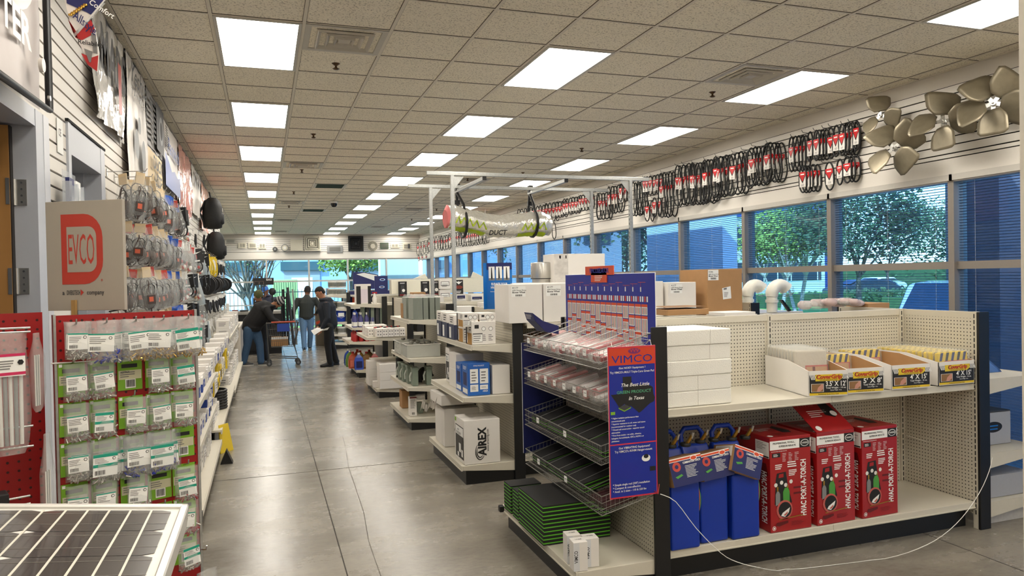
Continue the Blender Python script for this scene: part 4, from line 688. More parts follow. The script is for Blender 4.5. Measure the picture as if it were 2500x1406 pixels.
o = cpx('open_carton', 'low open brown carton on top of the nearest gondola', 'box', 1630, 1731, 778, 757, 1.532, .3, KRAFT, None, Y=4.62, seam=False); b = MB(); w = o.dimensions.x or .3; b.box(-.17, -.13, .0585, .17, .13, .0595, KRAFT2); b.build('opening', o)
GN = mat('white_vent_plastic', (226, 224, 214), .35, bump=.1, bscale=30)
for k, (px, Y, lb) in enumerate(((1897, 6.28, 'white gooseneck vent hood with wire cage, nearer one on the second row'), (1838, 6.6, 'white gooseneck vent hood, half hidden behind the brown carton'))):
    c = at(px-12, 770, 'Y', Y); g = thing('gooseneck_vent', lb, 'vent hood', (c.x, Y, 1.422), 0, 'white gooseneck vents'); b = MB()
    b.tube([(0, 0, 0), (0, 0, .12), (0, 0, .16)], .055, GN, 20); b.tube([(0, 0, .1), (0, 0, .13)], .066, GN, 20); b.tube([(.0, 0, .16)]+[(.1-.1*math.cos(a), 0, .18+.1*math.sin(a)) for a in [PI*i/10*.78 for i in range(1, 11)]], [.06]+[.066]*9+[.074], GN, 20); b.build('hood', g)
    b = MB(); e = Vector((.19, 0, .235)); dv = Vector((.45, 0, -.9)).normalized()
    for i in range(10): a = 2*PI*i/10; pv = Vector((-dv.z*math.cos(a), math.sin(a), dv.x*math.cos(a)))*.07; b.tube([e+pv, e+pv*.9+dv*.05, e+pv*.3+dv*.08], .0015, WIRE, 4)
    for f_, s_ in ((0, 1), (.025, .97), (.05, .88), (.07, .55)): b.tube([e+dv*f_+Vector((-dv.z*math.cos(a), math.sin(a), dv.x*math.cos(a)))*.07*s_ for a in [2*PI*i/14 for i in range(14)]], .0015, WIRE, 4, closed=True)
    b.build('wire_cage', g)
b = MB(); b.prism([(0, 0, 0), (.1, 0, -.12), (.13, 0, -.11), (.02, 0, .01)], (0, .03, 0), BLACK); tag(b.build('bracket', loc=(at(1908, 740, 'Y', 6.35).x, 6.35, 1.535)), 'black bracket leaning by the white gooseneck vent', 'bracket')
for k, (x0, x1, Y) in enumerate(((1770, 1845, 4.75), (2120, 2172, 4.75))): cpx('low_carton', ('flat white carton lid behind the nearest pegboard' if k == 0 else 'low brown carton on the far side of the nearest pegboard'), 'box', x0, x1, 771 if k == 0 else 757, 764 if k == 0 else 741, 1.5, .25, WHITE if k == 0 else KRAFT, None, Y=Y)
b = MB(); rr_ = rng(6)
for i in range(26): x = rr_.uniform(-.32, .3); b.ell((x, rr_.uniform(-.08, .08), .03+.03*rr_.random()*(1-abs(x))), (rr_.uniform(.05, .1), .05, rr_.uniform(.02, .05)), BAG2 if i % 2 else mat('pink_bag', (214, 190, 186), .3, alpha=.7), 7, 5)
tag(b.build('plastic_bags', loc=at(2040, 752, 'Y', 4.8)), 'heap of crumpled clear plastic bags on top of the nearest pegboard', 'bags', kind='stuff')
# nearer side goods hidden behind
cz = [('grey', (1.0, .6, .19))]
for zi, z in enumerate((1.002, .602, .192)):
    for i in range(5): carton('carton', 'white carton on the %s shelf of the second row, %s behind the endcap' % (('upper', 'middle', 'lowest')[zi], ('first', 'second', 'third', 'fourth', 'fifth')[i]), 'box', (2.5+.46*i, 6.5, z), 0, .36, .34, .28, WHITE if (i+zi) % 3 else KRAFT, None, 'cartons inside the second row')
# third endcap: filters, brown box, bins, grey housings
GF = mat('filter_grey', (150, 156, 146), .5, var=.1); 
c = at(940+(160/3.72), 640+523/3.72, 'Z', 1.342)
cpx('brown_carton', 'small brown carton left of the grey filters on the third endcap', 'box', 984, 1000, 780, 741, 1.342, .16, KRAFT, lambda b, fr: dlines(b, fr('F'), .2, .4, .8, .6, 2, INK), Y=9.25)
rr_ = rng(2)
for i in range(13):
    b = MB(); b.box(-.03, -.13, 0, .03, .13, .27, GF if i not in (8, 10) else mat('filter_pink', (196, 110, 108), .5)); f = ((.0-.03, -.13, 0), (1, 0, 0), (0, 0, 1), .06, .27); decal(b, f, .05, .03, .95, .97, mat('filter_face', (124, 130, 120), .5)); o = b.build('filter_cartridge', bevel=.004, loc=(2.02-.07*(i % 5)-.02*(i//5), 8.86+.3*(i//5)*1.1, 1.342), rz=rr_.uniform(-.05, .05))
    tag(o, 'grey %sfilter in clear wrap on the third endcap' % ('' if i not in (8, 10) else 'pink edged '), 'filter', 'wrapped filters on the third endcap'); q = MB(); q.ell((0, 0, .285), (.034, .12, .022), BAG2, 8, 5); q.build('film_wrapper', o)
BIN = mat('clear_bin', (226, 228, 220), .25, alpha=.45); PP = mat('pipe_fitting_grey', (120, 118, 108), .5, var=.4, scale=12)
for k, (x, y, w, d) in enumerate(((1.86, 8.98, .42, .28), (1.84, 9.45, .4, .5))):
    g = thing('clear_bin', ('clear plastic bin of round fittings, nearer one on the third endcap' if k == 0 else 'clear plastic bin, farther one on the third endcap'), 'bin', (x, y, .872), 0, 'clear bins'); b = MB(); h = .16
    for s in (-1, 1): b.box(s*w/2, -d/2, 0, s*(w/2-.004), d/2, h, BIN); b.box(-w/2, s*d/2, 0, w/2, s*(d/2-.004), h, BIN)
    b.box(-w/2, -d/2, 0, w/2, d/2, .004, BIN); b.box(-w/2-.01, -d/2-.01, h-.008, w/2+.01, -d/2, h, PWHITE); b.box(-w/2-.01, d/2, h-.008, w/2+.01, d/2+.01, h, PWHITE); b.box(-w/2-.01, -d/2, h-.008, -w/2, d/2, h, PWHITE); b.box(w/2, -d/2, h-.008, w/2+.01, d/2, h, PWHITE); b.build('bin_body', g)
    b = MB()
    for i in range(46 if k == 0 else 20): b.ell((rr_.uniform(-w/2+.04, w/2-.04), rr_.uniform(-d/2+.04, d/2-.04), rr_.uniform(.03, h+.01)), (.03, .026, .022), PP, 7, 5)
    o = b.build('fittings', loc=(x, y, .88)); tag(o, 'jumble of grey fittings inside the %s clear bin' % ('nearer' if k == 0 else 'farther'), 'fittings', kind='stuff')
GH = mat('housing_green_grey', (128, 140, 126), .45)
for i, (x, y) in enumerate(((1.74, 8.85), (1.92, 8.88), (1.72, 9.08), (1.7, 9.28), (1.69, 9.5))):
    b = MB(); b.prism([(-.035, -.06, 0), (.035, -.06, 0), (.035, .06, 0), (-.035, .06, 0)], (0, 0, .2), GH); b.prism([(-.04, -.065, .2), (.04, -.065, .2), (.04, .065, .2), (-.04, .065, .2)], (0, 0, .03), GH); b.tube([(-.045, -.03, .17), (-.065, -.03, .12), (-.06, -.03, .06)], .012, mat('housing_light', (190, 196, 186), .4), 8)
    tag(b.build('plastic_housing', bevel=.006, loc=(x, y, .522)), 'grey green plastic housing on the third endcap, %s from the near edge' % ('first on the left', 'first on the right', 'second', 'third', 'fourth')[i], 'housing', 'plastic housings on the third endcap')
b = MB(); b.tube([(0, 0, 0), (.02, .01, .12), (.1, .02, .16), (.16, 0, .06)], .03, BLK2, 8); b.ell((.08, .05, .1), (.1, .08, .09), BLK2); tag(b.build('black_fittings', loc=(1.86, 9.12, .522)), 'black plastic fittings behind the grey green housings', 'fittings')
b = MB(); b.cyl((0, 0, 0), (0, 0, .26), .05, BLK2, 16); b.cyl((0, 0, .26), (0, 0, .33), .045, GH, 16); tag(b.build('canister', loc=(1.71, 9.72, .522)), 'black canister with grey cap at the far end of the third endcap', 'canister')
cpx('brown_carton', 'pair of small brown cartons on the base of the third endcap, seen as one block', 'box', 982, 1000, 991, 955, .142, .2, KRAFT, None, Y=9.45)
cpx('narrow_carton', 'narrow white upright carton with printed text on the third endcap base', 'box', 1001, 1018, 1020, 970, .142, .1, WHITE, lambda b, fr: (decal(b, fr('F'), 0, .93, 1, 1, DRED), dlines(b, fr('F'), .1, .4, .9, .9, 9, GREYINK), dbar(b, fr('F'), .3, .08, .7, .2, n=4)), Y=8.85)
for i in range(3): b = MB(); b.ell((0, 0, .06), (.06, .07, .06), BAG2, 10, 6); b.ell((0, 0, .05), (.04, .05, .04), GH, 8, 5); tag(b.build('wrapped_part', loc=(1.8+.12*i, 9.1+.05*i, .142)), 'clear wrapped grey part on the third endcap base', 'part', 'wrapped parts on the third endcap base')
cpx('pale_carton', 'pale green grey carton beside the narrow white one on the third endcap base', 'box', 1022, 1033, 1012, 984, .142, .12, GH, None, Y=9.0)
# stuff on top of third row: cartons, long white boxes and black poster
for k, (x0, x1, yb, yt, Y, m, dc, lb) in enumerate(((1117, 1152, 778, 748, 9.0, WHITE, 1, 'white carton with blue green stripe, upper'), (1117, 1152, 790, 779, 9.0, WHITE, 1, 'white carton with blue green stripe, lower'), (1114, 1138, 735, 716, 9.6, WHITE, 2, 'white carton with dark blue label on the third row'), (1150, 1180, 736, 720, 9.6, WHITE, 2, 'white and green carton with dark blue label'), (1074, 1100, 706, 680, 12.2, WHITE, 3, 'white framed carton, upper left behind the posts'), (1074, 1100, 735, 708, 12.2, WHITE, 3, 'white framed carton, lower left behind the posts'))):
    def dd(b, fr, q=dc): f = fr('F'); decal(b, f, .4 if q == 1 else .1, .72 if q == 1 else .3, .95 if q == 1 else .9, .95 if q == 1 else .7, TEAL if q == 1 else (NAVY if q == 2 else INK)); (decal(b, f, .14, .34, .86, .66, LABEL, 2) if q == 3 else None); dlines(b, f, .2, .2, .8, .55, 3, GREYINK, 3)
    fl = at(x0, yb, 'Y', Y); cpx('small_white_carton', lb, 'box', x0, x1, yb, yt, fl.z, .16, m, dd, Y=Y)
b = MB(); c = at(1110, 697, 'Y', 9.4); b.box(0, 0, 0, .12, .006, .19, INK); f = ((0, 0, 0), (1, 0, 0), (0, 0, 1), .12, .19); dpoly(b, f, [(.08, .9), (.4, .86), (.5, .92), (.6, .86), (.92, .9), (.6, .74), (.5, .68), (.4, .74)], LABEL, 1); dcirc(b, f, .5, .48, .05, ORG, 1, r2=.02); dcirc(b, f, .5, .48, .046, INK, 2, r2=.016); dtext(b, f, .5, .44, .014, 'PROTECTOR', ORG, .07, k=3); dlines(b, f, .2, .05, .8, .25, 3, LABEL, 1)
tag(b.build('display_card', loc=(at(1110, 718, 'Y', 9.4).x, 9.4, at(1110, 718, 'Y', 9.4).z)), 'black product card with white wings and orange oval right of the front post', 'sign')
PAN = mat('panel_cream', (228, 224, 206), .5)
def panel(x0, y0, x1, y1, Y, lb, peak=None):
    a, c = at(x0, y0, 'Y', Y), at(x1, y1, 'Y', Y); b = MB(); pts = [(a.x, Y, a.z), (c.x, Y, a.z), (c.x, Y, c.z), (a.x, Y, c.z)]
    b.prism(pts[::1], (0, .25, 0), PAN)
    if peak: b.prism([at(px, py, 'Y', Y) for px, py in peak], (0, .02, 0), PAN)
    return tag(b.build('long_carton', bevel=.006), lb, 'box')
panel(956, 718, 1068, 681, 14.2, 'long cream panel box on the fifth row, left one with a pointed flap', [(1008, 681), (1038, 668), (1045, 681)])
panel(1072, 716, 1182, 678, 12.4, 'long cream panel box behind the two posts, right one with a tall pointed flap', [(1150, 678), (1155, 663), (1182, 676), (1182, 680)])
for k, (x0, x1, yb, yt, Y, lb) in enumerate(((973, 993, 724, 687, 14.1, 'leaning dark product card on the fifth row, slim'), (1028, 1048, 722, 686, 12.3, 'dark product card left of the rear post'), (1053, 1074, 722, 685, 12.3, 'dark product card right of the rear post'))):
    a, c = at(x0, yb, 'Y', Y), at(x1, yt, 'Y', Y); b = MB(); b.box(a.x, Y, a.z, c.x, Y+.01, c.z, INK); f = ((a.x, Y, a.z), (1, 0, 0), (0, 0, 1), c.x-a.x, c.z-a.z); dlines(b, f, .2, .84, .8, .94, 2, LABEL); decal(b, f, .3, .2, .7, .75, DGREY); dcirc(b, f, .6, .4, .03, LABEL, 2); dlines(b, f, .15, .06, .85, .15, 2, RED, 2); tag(b.build('display_card'), lb, 'sign')
# fourth endcap: tray of small white cartons, stack of white cartons at base
rr_ = rng(12)
def d_dots(b, fr):
    f = fr('F'); 
    for i in range(2): dcirc(b, f, .28+.44*i, .68, .011, GREYINK, 1, 8); dcirc(b, f, .28+.44*i, .3, .011, GREYINK, 1, 8)
    g = fr('L'); dcirc(b, g, .5, .5, .012, RED, 1, 8)
i = 0
for ry, y in enumerate((11.36, 11.56, 11.76, 11.96, 12.16)):
    for x in range(5):
        if ry and x > 3: continue
        xx = 1.58+.09*x+.0*ry
        if ry == 0: xx = 1.68+.09*x
        carton('small_carton', 'small white dotted carton on the fourth endcap, %s row, %s from aisle' % (('nearest', 'second', 'third', 'fourth', 'farthest')[ry], ('first', 'second', 'third', 'fourth', 'fifth')[x]), 'box', (xx, y, .952), 0, .085, .16, .13 if ry < 3 else .15, WHITE, d_dots, 'small white cartons on the fourth endcap')
b = MB()
for i in range(14): b.ell((1.65+.03*i, 11.5+.04*(i % 5), 1.09), (.03, .02, .012), RED if i % 3 == 0 else INK, 6, 4)
tag(b.build('loose_parts'), 'loose dark red caps scattered on the small white cartons', 'caps', kind='stuff')
for i in range(7):
    x, y, z = ((1.85, 11.42, 0), (1.85, 11.42, 1), (1.85, 11.42, 2), (1.66, 11.9, 0), (1.66, 11.9, 1), (1.66, 11.9, 2), (1.64, 11.52, 0))[i]
    carton('white_carton', 'plain white carton on the fourth endcap base, %s' % ('bottom of the near stack', 'middle of the near stack', 'top of the near stack', 'bottom of the far stack', 'middle of the far stack', 'top of the far stack', 'small one facing the aisle')[i], 'box', (x, y, .142+.13*z), 0, .36 if i < 3 else (.2 if i < 6 else .09), .3 if i < 6 else .12, .128 if i < 6 else .1, WHITE, None, 'white cartons on the fourth endcap base')
# fifth endcap: jugs, bottles, boxes
def jug(b, s, mb, ml, cap):
    b.loft([[(s*x*k, s*y*k, s*z) for x, y in ((-.07, -.05), (.07, -.05), (.075, 0), (.07, .05), (-.07, .05), (-.075, 0))] for k, z in ((.95, 0), (1, .03), (1, .15), (.8, .2), (.35, .24), (.24, .255))], mb, True, False); b.cyl((0, 0, s*.252), (0, 0, s*.28), s*.022, cap, 10); b.box(-s*.05, -s*.0525, s*.03, s*.05, -s*.051, s*.14, ml); b.box(-s*.077, -s*.03, s*.03, -s*.0755, s*.03, s*.13, ml)
jc = [((60, 90, 190), 'blue'), ((196, 90, 60), 'orange'), ((110, 150, 70), 'green'), ((190, 150, 70), 'amber'), ((170, 50, 44), 'red'), ((150, 110, 60), 'brown')]
for i, (x, y, c) in enumerate(((1.68, 13.98, 0), (1.84, 14.1, 5), (1.98, 13.98, 4), (1.6, 14.25, 1), (1.76, 14.4, 3), (1.58, 14.55, 2), (1.74, 14.7, 1), (1.58, 14.85, 0), (1.95, 14.5, 5))):
    b = MB(); jug(b, 1.15, mat('jug_'+jc[c][1], jc[c][0], .25), mat('jug_label_'+jc[c][1], tuple(min(255, v+40) for v in jc[c][0]), .4) if c else NAVY, PWHITE if c % 2 == 0 else RED)
    tag(b.build('liquid_jug', bevel=.004, loc=(x, y, .142)), '%s liquid jug at the foot of the fifth endcap, %s' % (jc[c][1], ('front left', 'front middle', 'front right', 'second row left', 'second row middle', 'third row left', 'third row middle', 'last row left', 'second row right')[i]), 'jug', 'liquid jugs on the fifth endcap')
def bottle(b, h, r_, m, cap): b.lathe([(r_, 0), (r_, h*.62), (r_*.4, h*.78), (r_*.3, h*.86)], (0, 0, 0), m, 12); b.lathe([(r_*.36, h*.85), (r_*.36, h)], (0, 0, 0), cap, 10)
for z, nm, col, cap, nn in ((.682, 'red', mat('bottle_red', (168, 34, 34), .3), PWHITE, 12), (.952, 'violet', mat('bottle_violet', (70, 70, 130), .3), PWHITE, 8)):
    for i in range(nn):
        b = MB(); bottle(b, .24 if nm == 'red' else .28, .045, col, cap)
        if nm != 'red': b.lathe([(.047, .02), (.047, .1)], (0, 0, 0), LABEL, 12)
        tag(b.build('bottle', loc=(1.62+.11*(i % 4), 13.95+.16*(i//4), z+.0)), '%s capped bottle on the %s shelf of the fifth endcap' % (nm, 'lower' if nm == 'red' else 'middle'), 'bottle', nm+' bottles on the fifth endcap')
cpx('display_carton', 'black and white display carton on the top shelf of the fifth endcap', 'box', 870, 906, 722, 694, 1.392, .3, WHITE, lambda b, fr: (decal(b, fr('F'), 0, 0, .3, .9, INK), decal(b, fr('F'), .78, 0, 1, .9, INK), decal(b, fr('F'), .3, .05, .78, .75, mat('lilac_card', (214, 204, 212), .6), 2)), Y=13.95)
b = MB(); b.lathe([(.04, 0), (.045, .1), (.02, .16), (.015, .2)], (0, 0, 0), PWHITE, 12); b.box(-.04, -.01, .19, .05, .01, .22, RED); tag(b.build('spray_bottle', loc=(2.02, 14.1, 1.392)), 'white spray bottle with red trigger on the fifth endcap top shelf', 'bottle')
b = MB(); c = at(923, 716, 'Y', 14.1); b.box(c.x-.02, 14.4, c.z, c.x+.24, 14.42, c.z+.34, NAVY); f = ((c.x-.02, 14.4, c.z), (1, 0, 0), (0, 0, 1), .26, .34); [ (dcirc(b, f, u, v, .06, SKYB, 1, r2=.03), dcirc(b, f, u, v, .05, LABEL, 2, r2=.02), dcirc(b, f, u, v, .04, NAVY, 3, r2=.015)) for u, v in ((.6, .78), (.55, .35))]; tag(b.build('patterned_board'), 'navy board with pale oval pictures on the fifth row', 'sign')
b = MB(); c = at(862, 700, 'Y', 20.4); b.prism([(c.x, 20.4, 1.6), (c.x+.7, 20.4, 1.6), (c.x+.7, 20.4, 2.0), (c.x+.3, 20.4, 2.08), (c.x, 20.4, 2.08)], (0, .02, 0), NAVY); b.prism([(c.x+.1, 20.395, 2.02), (c.x+.68, 20.395, 1.8), (c.x+.68, 20.395, 1.98), (c.x+.3, 20.395, 2.06)], (0, .004, 0), LABEL); tag(b.build('blue_board'), 'dark blue board with white swoosh on the farthest row', 'sign')
for i in range(5): b = MB(); b.box(-.03, -.1, -.42, .03, .1, 0, DGREY if i % 2 else GH); b.box(-.005, -.02, 0, .005, .02, .04, WIRE); tag(b.build('hanging_bag', bevel=.01, loc=(2.12-.085*i, 13.95+.03*i, 1.36)), 'grey bagged part hanging under the top shelf of the fifth endcap', 'bag', 'grey bags under the fifth endcap shelf')
# farthest row: tubes, jugs, tubs, pail
for i in range(4): b = MB(); b.cyl((0, 0, 0), (0, 0, .26), .038, ORG if i == 0 else PWHITE, 12); b.lathe([(.038, .26), (.01, .3)], (0, 0, 0), PWHITE, 12); tag(b.build('caulk_tube', loc=(2.34+.11*i, 20.35, 1.122)), ('orange' if i == 0 else 'white')+' caulk tube on the blue lined farthest row', 'tube', 'caulk tubes')
for i in range(6): b = MB(); jug(b, 1.0, mat('jug_blue', (60, 90, 190), .25) if i % 2 == 0 else PWHITE, NAVY, PWHITE); tag(b.build('liquid_jug', loc=(2.36+.2*i, 20.3, .782 if i < 3 else .402)), 'small %s jug on the blue lined farthest row' % ('blue' if i % 2 == 0 else 'white'), 'jug', 'jugs on the farthest row')
TUBD = mat('tub_print', (120, 122, 116), .6, var=.4, scale=20)
for i in range(12):
    z = (1.452, 1.262, 1.102, .732, .402, .222)[i//2]
    if i//2 == 1: z = 1.655
    if i in (6, 7): continue
    b = MB(); b.lathe([(.12, 0), (.13, .16), (.135, .162), (.135, .18), (.001, .185)], (0, 0, 0), PWHITE, 18); b.lathe([(.126, .04), (.1305, .14)], (0, 0, 0), TUBD, 18, False)
    tag(b.build('plastic_tub', loc=(1.8 if i % 2 else 2.0, 20.2 if i % 2 == 0 else 20.55, z)), 'white lidded plastic tub on the farthest endcap', 'tub', 'white tubs on the farthest endcap')
g = thing('blue_pail', 'bright blue pail with white label on the farthest endcap', 'pail', (1.97, 20.25, .735)); b = MB(); b.lathe([(.13, 0), (.15, .28), (.155, .3), (.155, .33)], (0, 0, 0), mat('pail_blue', (20, 60, 170), .35), 20); b.build('pail_body', g); b = MB(); b.tube([(-.15, -.0, .26), (-.1, -.13, .14), (0, -.17, .1), (.1, -.13, .14), (.15, 0, .26)], .005, PWHITE, 6); b.build('bail_handle', g); b = MB(); b.box(-.08, -.152, .14, .08, -.142, .24, LABEL); b.build('pail_label', g)
# items on rows four and five seen through
for i, (x, Y, z, w, h, m) in enumerate(((2.35, 11.4, 1.352, .2, .28, KRAFT), (2.6, 11.4, 1.352, .3, .2, WHITE), (2.6, 13.95, .902, .3, .3, INK), (2.95, 13.95, .902, .3, .3, WHITE), (2.5, 11.4, 1.002, .4, .25, BLK2), (2.4, 8.85, 1.302, .3, .18, WHITE), (2.8, 8.85, 1.302, .3, .22, WHITE), (3.2, 8.85, 1.302, .3, .16, WHITE))):
    carton('shelf_carton', '%s carton deep on the %s row, %s' % ({'kraft_card': 'brown', 'white_card': 'white', 'black_ink': 'black', 'black_plastic': 'charcoal'}[m.name], {8.85: 'third', 11.4: 'fourth', 13.95: 'fifth'}[Y], ('left end', 'next to the left end', 'lower left', 'lower middle', 'lower shelf', 'left of three', 'middle of three', 'right of three')[i]), 'box', (x, Y+.15, z), 0, w, .28, h, m)
# ================= left side =================
ORD = ['first', 'second', 'third', 'fourth', 'fifth', 'sixth', 'seventh', 'eighth', 'ninth', 'tenth', 'eleventh', 'twelfth', 'thirteenth', 'fourteenth', 'fifteenth', 'sixteenth', 'seventeenth', 'eighteenth', 'nineteenth', 'twentieth', 'twenty-first', 'twenty-second', 'twenty-third', 'twenty-fourth', 'twenty-fifth', 'twenty-sixth', 'twenty-seventh', 'twenty-eighth', 'twenty-ninth', 'thirtieth', 'thirty-first', 'thirty-second', 'thirty-third', 'thirty-fourth', 'thirty-fifth', 'thirty-sixth', 'thirty-seventh', 'thirty-eighth', 'thirty-ninth', 'fortieth']
# --- solar panel ---
C = at(462, 1229, 'Y', .95); T7 = R(7); g = thing('solar_panel', 'framed dark solar panel lying tilted in the bottom left foreground', 'solar panel', C); PWX, PDY = .86, .62
MX = Matrix(((-math.cos(T7), 0, -math.sin(T7)), (0, -1, 0), (math.sin(T7), 0, -math.cos(T7)))).to_4x4(); MX = Matrix(((-math.cos(T7), 0, math.sin(T7), 0), (0, -1, 0, 0), (math.sin(T7), 0, math.cos(T7), 0), (0, 0, 0, 1)))
ALU = mat('frame_alu', (206, 204, 198), .35, .3); CELL = mat('solar_cell', (46, 40, 40), .22, var=.25, scale=9, coat=.5, spec=.8); BACK = mat('panel_back_sheet', (214, 212, 206), .45); BUS = mat('cell_busbar', (206, 202, 188), .4); BUS2 = mat('cell_finger', (110, 104, 96), .5)
b = MB(); b.X = MX
for x0, y0, x1, y1 in ((0, 0, PWX, .009), (0, PDY-.009, PWX, PDY), (0, 0, .009, PDY), (PWX-.009, 0, PWX, PDY)): b.box(x0, y0, -.03, x1, y1, 0, ALU)
b.build('frame', g, bevel=.0015, seg=1); b = MB(); b.X = MX; b.box(.009, .009, -.007, PWX-.009, PDY-.009, -.004, BACK); b.build('back_sheet', g)
CW, CH = .1317, .0745; b = MB(); b.X = MX; bb = MB(); bb.X = MX
for i in range(6):
    for j in range(8):
        x0, y0 = .0165+i*CW, .016+j*CH; k = .011 if j % 1 == 0 else 0; c0, c1 = x0+.0008, x0+CW-.0008; d0, d1_ = y0+.0006, y0+CH-.0006
        b.poly([(c0+k, d0, -.0032), (c1-k, d0, -.0032), (c1, d0+k*.5, -.0032), (c1, d1_-k*.5, -.0032), (c1-k, d1_, -.0032), (c0+k, d1_, -.0032), (c0, d1_-k*.5, -.0032), (c0, d0+k*.5, -.0032)][::-1], CELL)
    for q in range(1, 7): x = .0165+i*CW+CW*(q-.0)/6; bb.box(x-.0011, .016, -.0032, x+.0011, PDY-.016, -.0028, BUS)
for j in range(16): y = .016+j*CH/2+.013; bb.box(.0165, y, -.0032, PWX-.03, y+.0007, -.0030, BUS2)
b.build('solar_cells', g); bb.build('busbars', g)
b = MB(); 
for dx, dy in ((-.1, -.1), (-.78, -.1), (-.1, -.52), (-.78, -.52)):
    z = C.z-.035-dx*math.tan(T7); b.cyl((C.x+dx, C.y+dy, 0), (C.x+dx, C.y+dy, z), .015, DGREY, 8)
tag(b.build('display_stand'), 'plain stand carrying the solar panel, hidden under it', 'stand')
# --- red display rack ---
RK = pegmat('rack_red', (150, 12, 16), 'XZ', hole=(50, 6, 8), pitch=.0254, rad=.13, rough=.4); RKP = mat('rack_red_plain', (140, 12, 16), .4); RL, RR_ = Vector((-.518, 2.16, 0)), Vector((-.193, 2.3, 0)); ang = math.atan2(RR_.y-RL.y, RR_.x-RL.x); RW = (RR_-RL).length; RZ = 1.755
g = thing('peg_display_rack', 'red free standing peg rack crowded with small parts bags', 'display rack', RL, ang); inv = Matrix.Translation((0, 0, 0))
b = MB(); b.box(0, 0, .1, RW, .006, RZ, RK); b.box(-.003, -.004, .1, .003, .018, RZ+.002, GALV); b.box(RW-.003, -.004, .1, RW+.004, .018, RZ+.002, GALV); b.build('front_panel', g)
b = MB(); b.box(-.5, .16, .1, -.0, .166, RZ+.006, RK); b.build('rear_panel', g); b = MB(); b.box(.18, .01, .1, .186, .2, RZ-.01, RKP); b.box(-.01, .16, .06, RW, .2, .1, RKP); b.box(-.5, -.0, 0, RW, .2, .06, BLACK); b.build('base', g)
b = MB(); b.box(-.46, -.12, .1, -.455, .16, RZ, RKP); b.build('left_panel', g)
def hook(b, x, y, z, L_, tip=True, d=(0, -1)):
    e = Vector((x+d[0]*L_, y+d[1]*L_, z+.012)); b.tube([(x, y, z), e, e+Vector((d[0]*.004, d[1]*.004, .012))], .0022, CHROME, 6)
cols = [.035, .105, .175, .245, .31]; rows = [1.735, 1.638, 1.533, 1.428, 1.32, 1.22, 1.12]
for x, z in [(x, z-.012) for z in rows for x in cols]+[(RW, 1.05), (RW-.01, .96)]: b = MB(); hook(b, x, 0, z, .075 if z > 1.7 else .045); b.build('peg_hook', g)
for z in (1.735, 1.725, 1.49, 1.44, 1.30, 1.28, 1.24): b = MB(); b.cyl((-.46, -.05 if z > 1.3 else .0, z), (-.06, -.05 if z > 1.3 else .02, z-.005), .003, CHROME, 6); b.build('side_hook', g)
b = MB(); b.tube([(-.01, -.005, 1.632), (.08, -.008, 1.63)], .002, PWHITE, 5); b.build('cable_tie', g)
# part bags: green card behind, film bag, label, metal bits
SILV = mat('silver_bits', (190, 186, 178), .3, .8, var=.4, scale=200); GOLD = mat('gold_bits', (196, 160, 80), .3, .8, var=.3, scale=200); BLUB = mat('blue_bits', (30, 44, 150), .4); REDB = mat('red_bits', (160, 30, 50), .4)
def world(x, y, z): c, s = math.cos(ang), math.sin(ang); return Vector((RL.x+c*x-s*y, RL.y+s*x+c*y, z))
def partbag(loc, rz, w, h, bits, seed, label, group, wide=False, card=False, notext=False):
    rr_ = rng(seed); g = thing('parts_bag', label, 'parts bag', loc, rz, group); b = MB(); n_ = 8
    rings = []
    for i, (zz, t) in enumerate(((0, .003), (-.12*h, .006), (-.5*h, .014), (-.82*h, .02), (-.96*h, .014), (-h, .002))):
        rings.append([(sx*w/2*(1 if abs(sx) == 1 else 1)*(.97 if i else 1), -.008+sy*t+rr_.uniform(-.002, .002), zz+rr_.uniform(-.002, .002)) for sx, sy in ((-1, 0), (-.6, -1), (0, -1.1), (.6, -1), (1, 0), (.6, .7), (0, .7), (-.6, .7))])
    b.loft(rings, BAG2, False); b.build('film_bag', g); b = MB(); b.X = Matrix.Translation((0, -.0225, 0))@Matrix.Rotation(R(rr_.uniform(-7, 5)), 4, 'Y'); lw, lh = w*.72, h*(.42 if not wide else .52); zt = -h*.3; f = ((-lw/2-w*.05, 0, zt-lh), (1, 0, 0), (0, 0, 1), lw, lh); decal(b, f, 0, 0, 1, 1, LABEL, 1)
    decal(b, f, 0, .93 if not wide else .86, 1, 1, TEAL, 2)
    if wide: decal(b, f, 0, .42, 1, .56, TEAL, 2)
    dcirc(b, f, .85, .76, .0045, INK, 2, 6); dcirc(b, f, .85, .76, .003, LABEL, 3, 6); dlines(b, f, .06, .44 if not wide else .6, .72, .84, 4, GREYINK, 2, seed, .35); dbar(b, f, .08, .08, .5, .28, k=2, seed=seed); b.build('paper_label', g)
    b = MB(); b.X = Matrix.Translation((0, -.01, 0))
    for i in range(26): x = rr_.uniform(-.4, .42)*w; z = -h*.97+rr_.random()**1.5*h*.26; mm_ = bits if rr_.random() < .6 else SILV; d = Vector((rr_.uniform(-1, 1), rr_.uniform(-.6, .6), rr_.uniform(-1, 1))).normalized()*.006; b.cyl(Vector((x, rr_.uniform(-.012, .006), z))-d, Vector((x, rr_.uniform(-.012, .006), z))+d, .0022, mm_, 5)
    b.build('metal_bits', g); return g
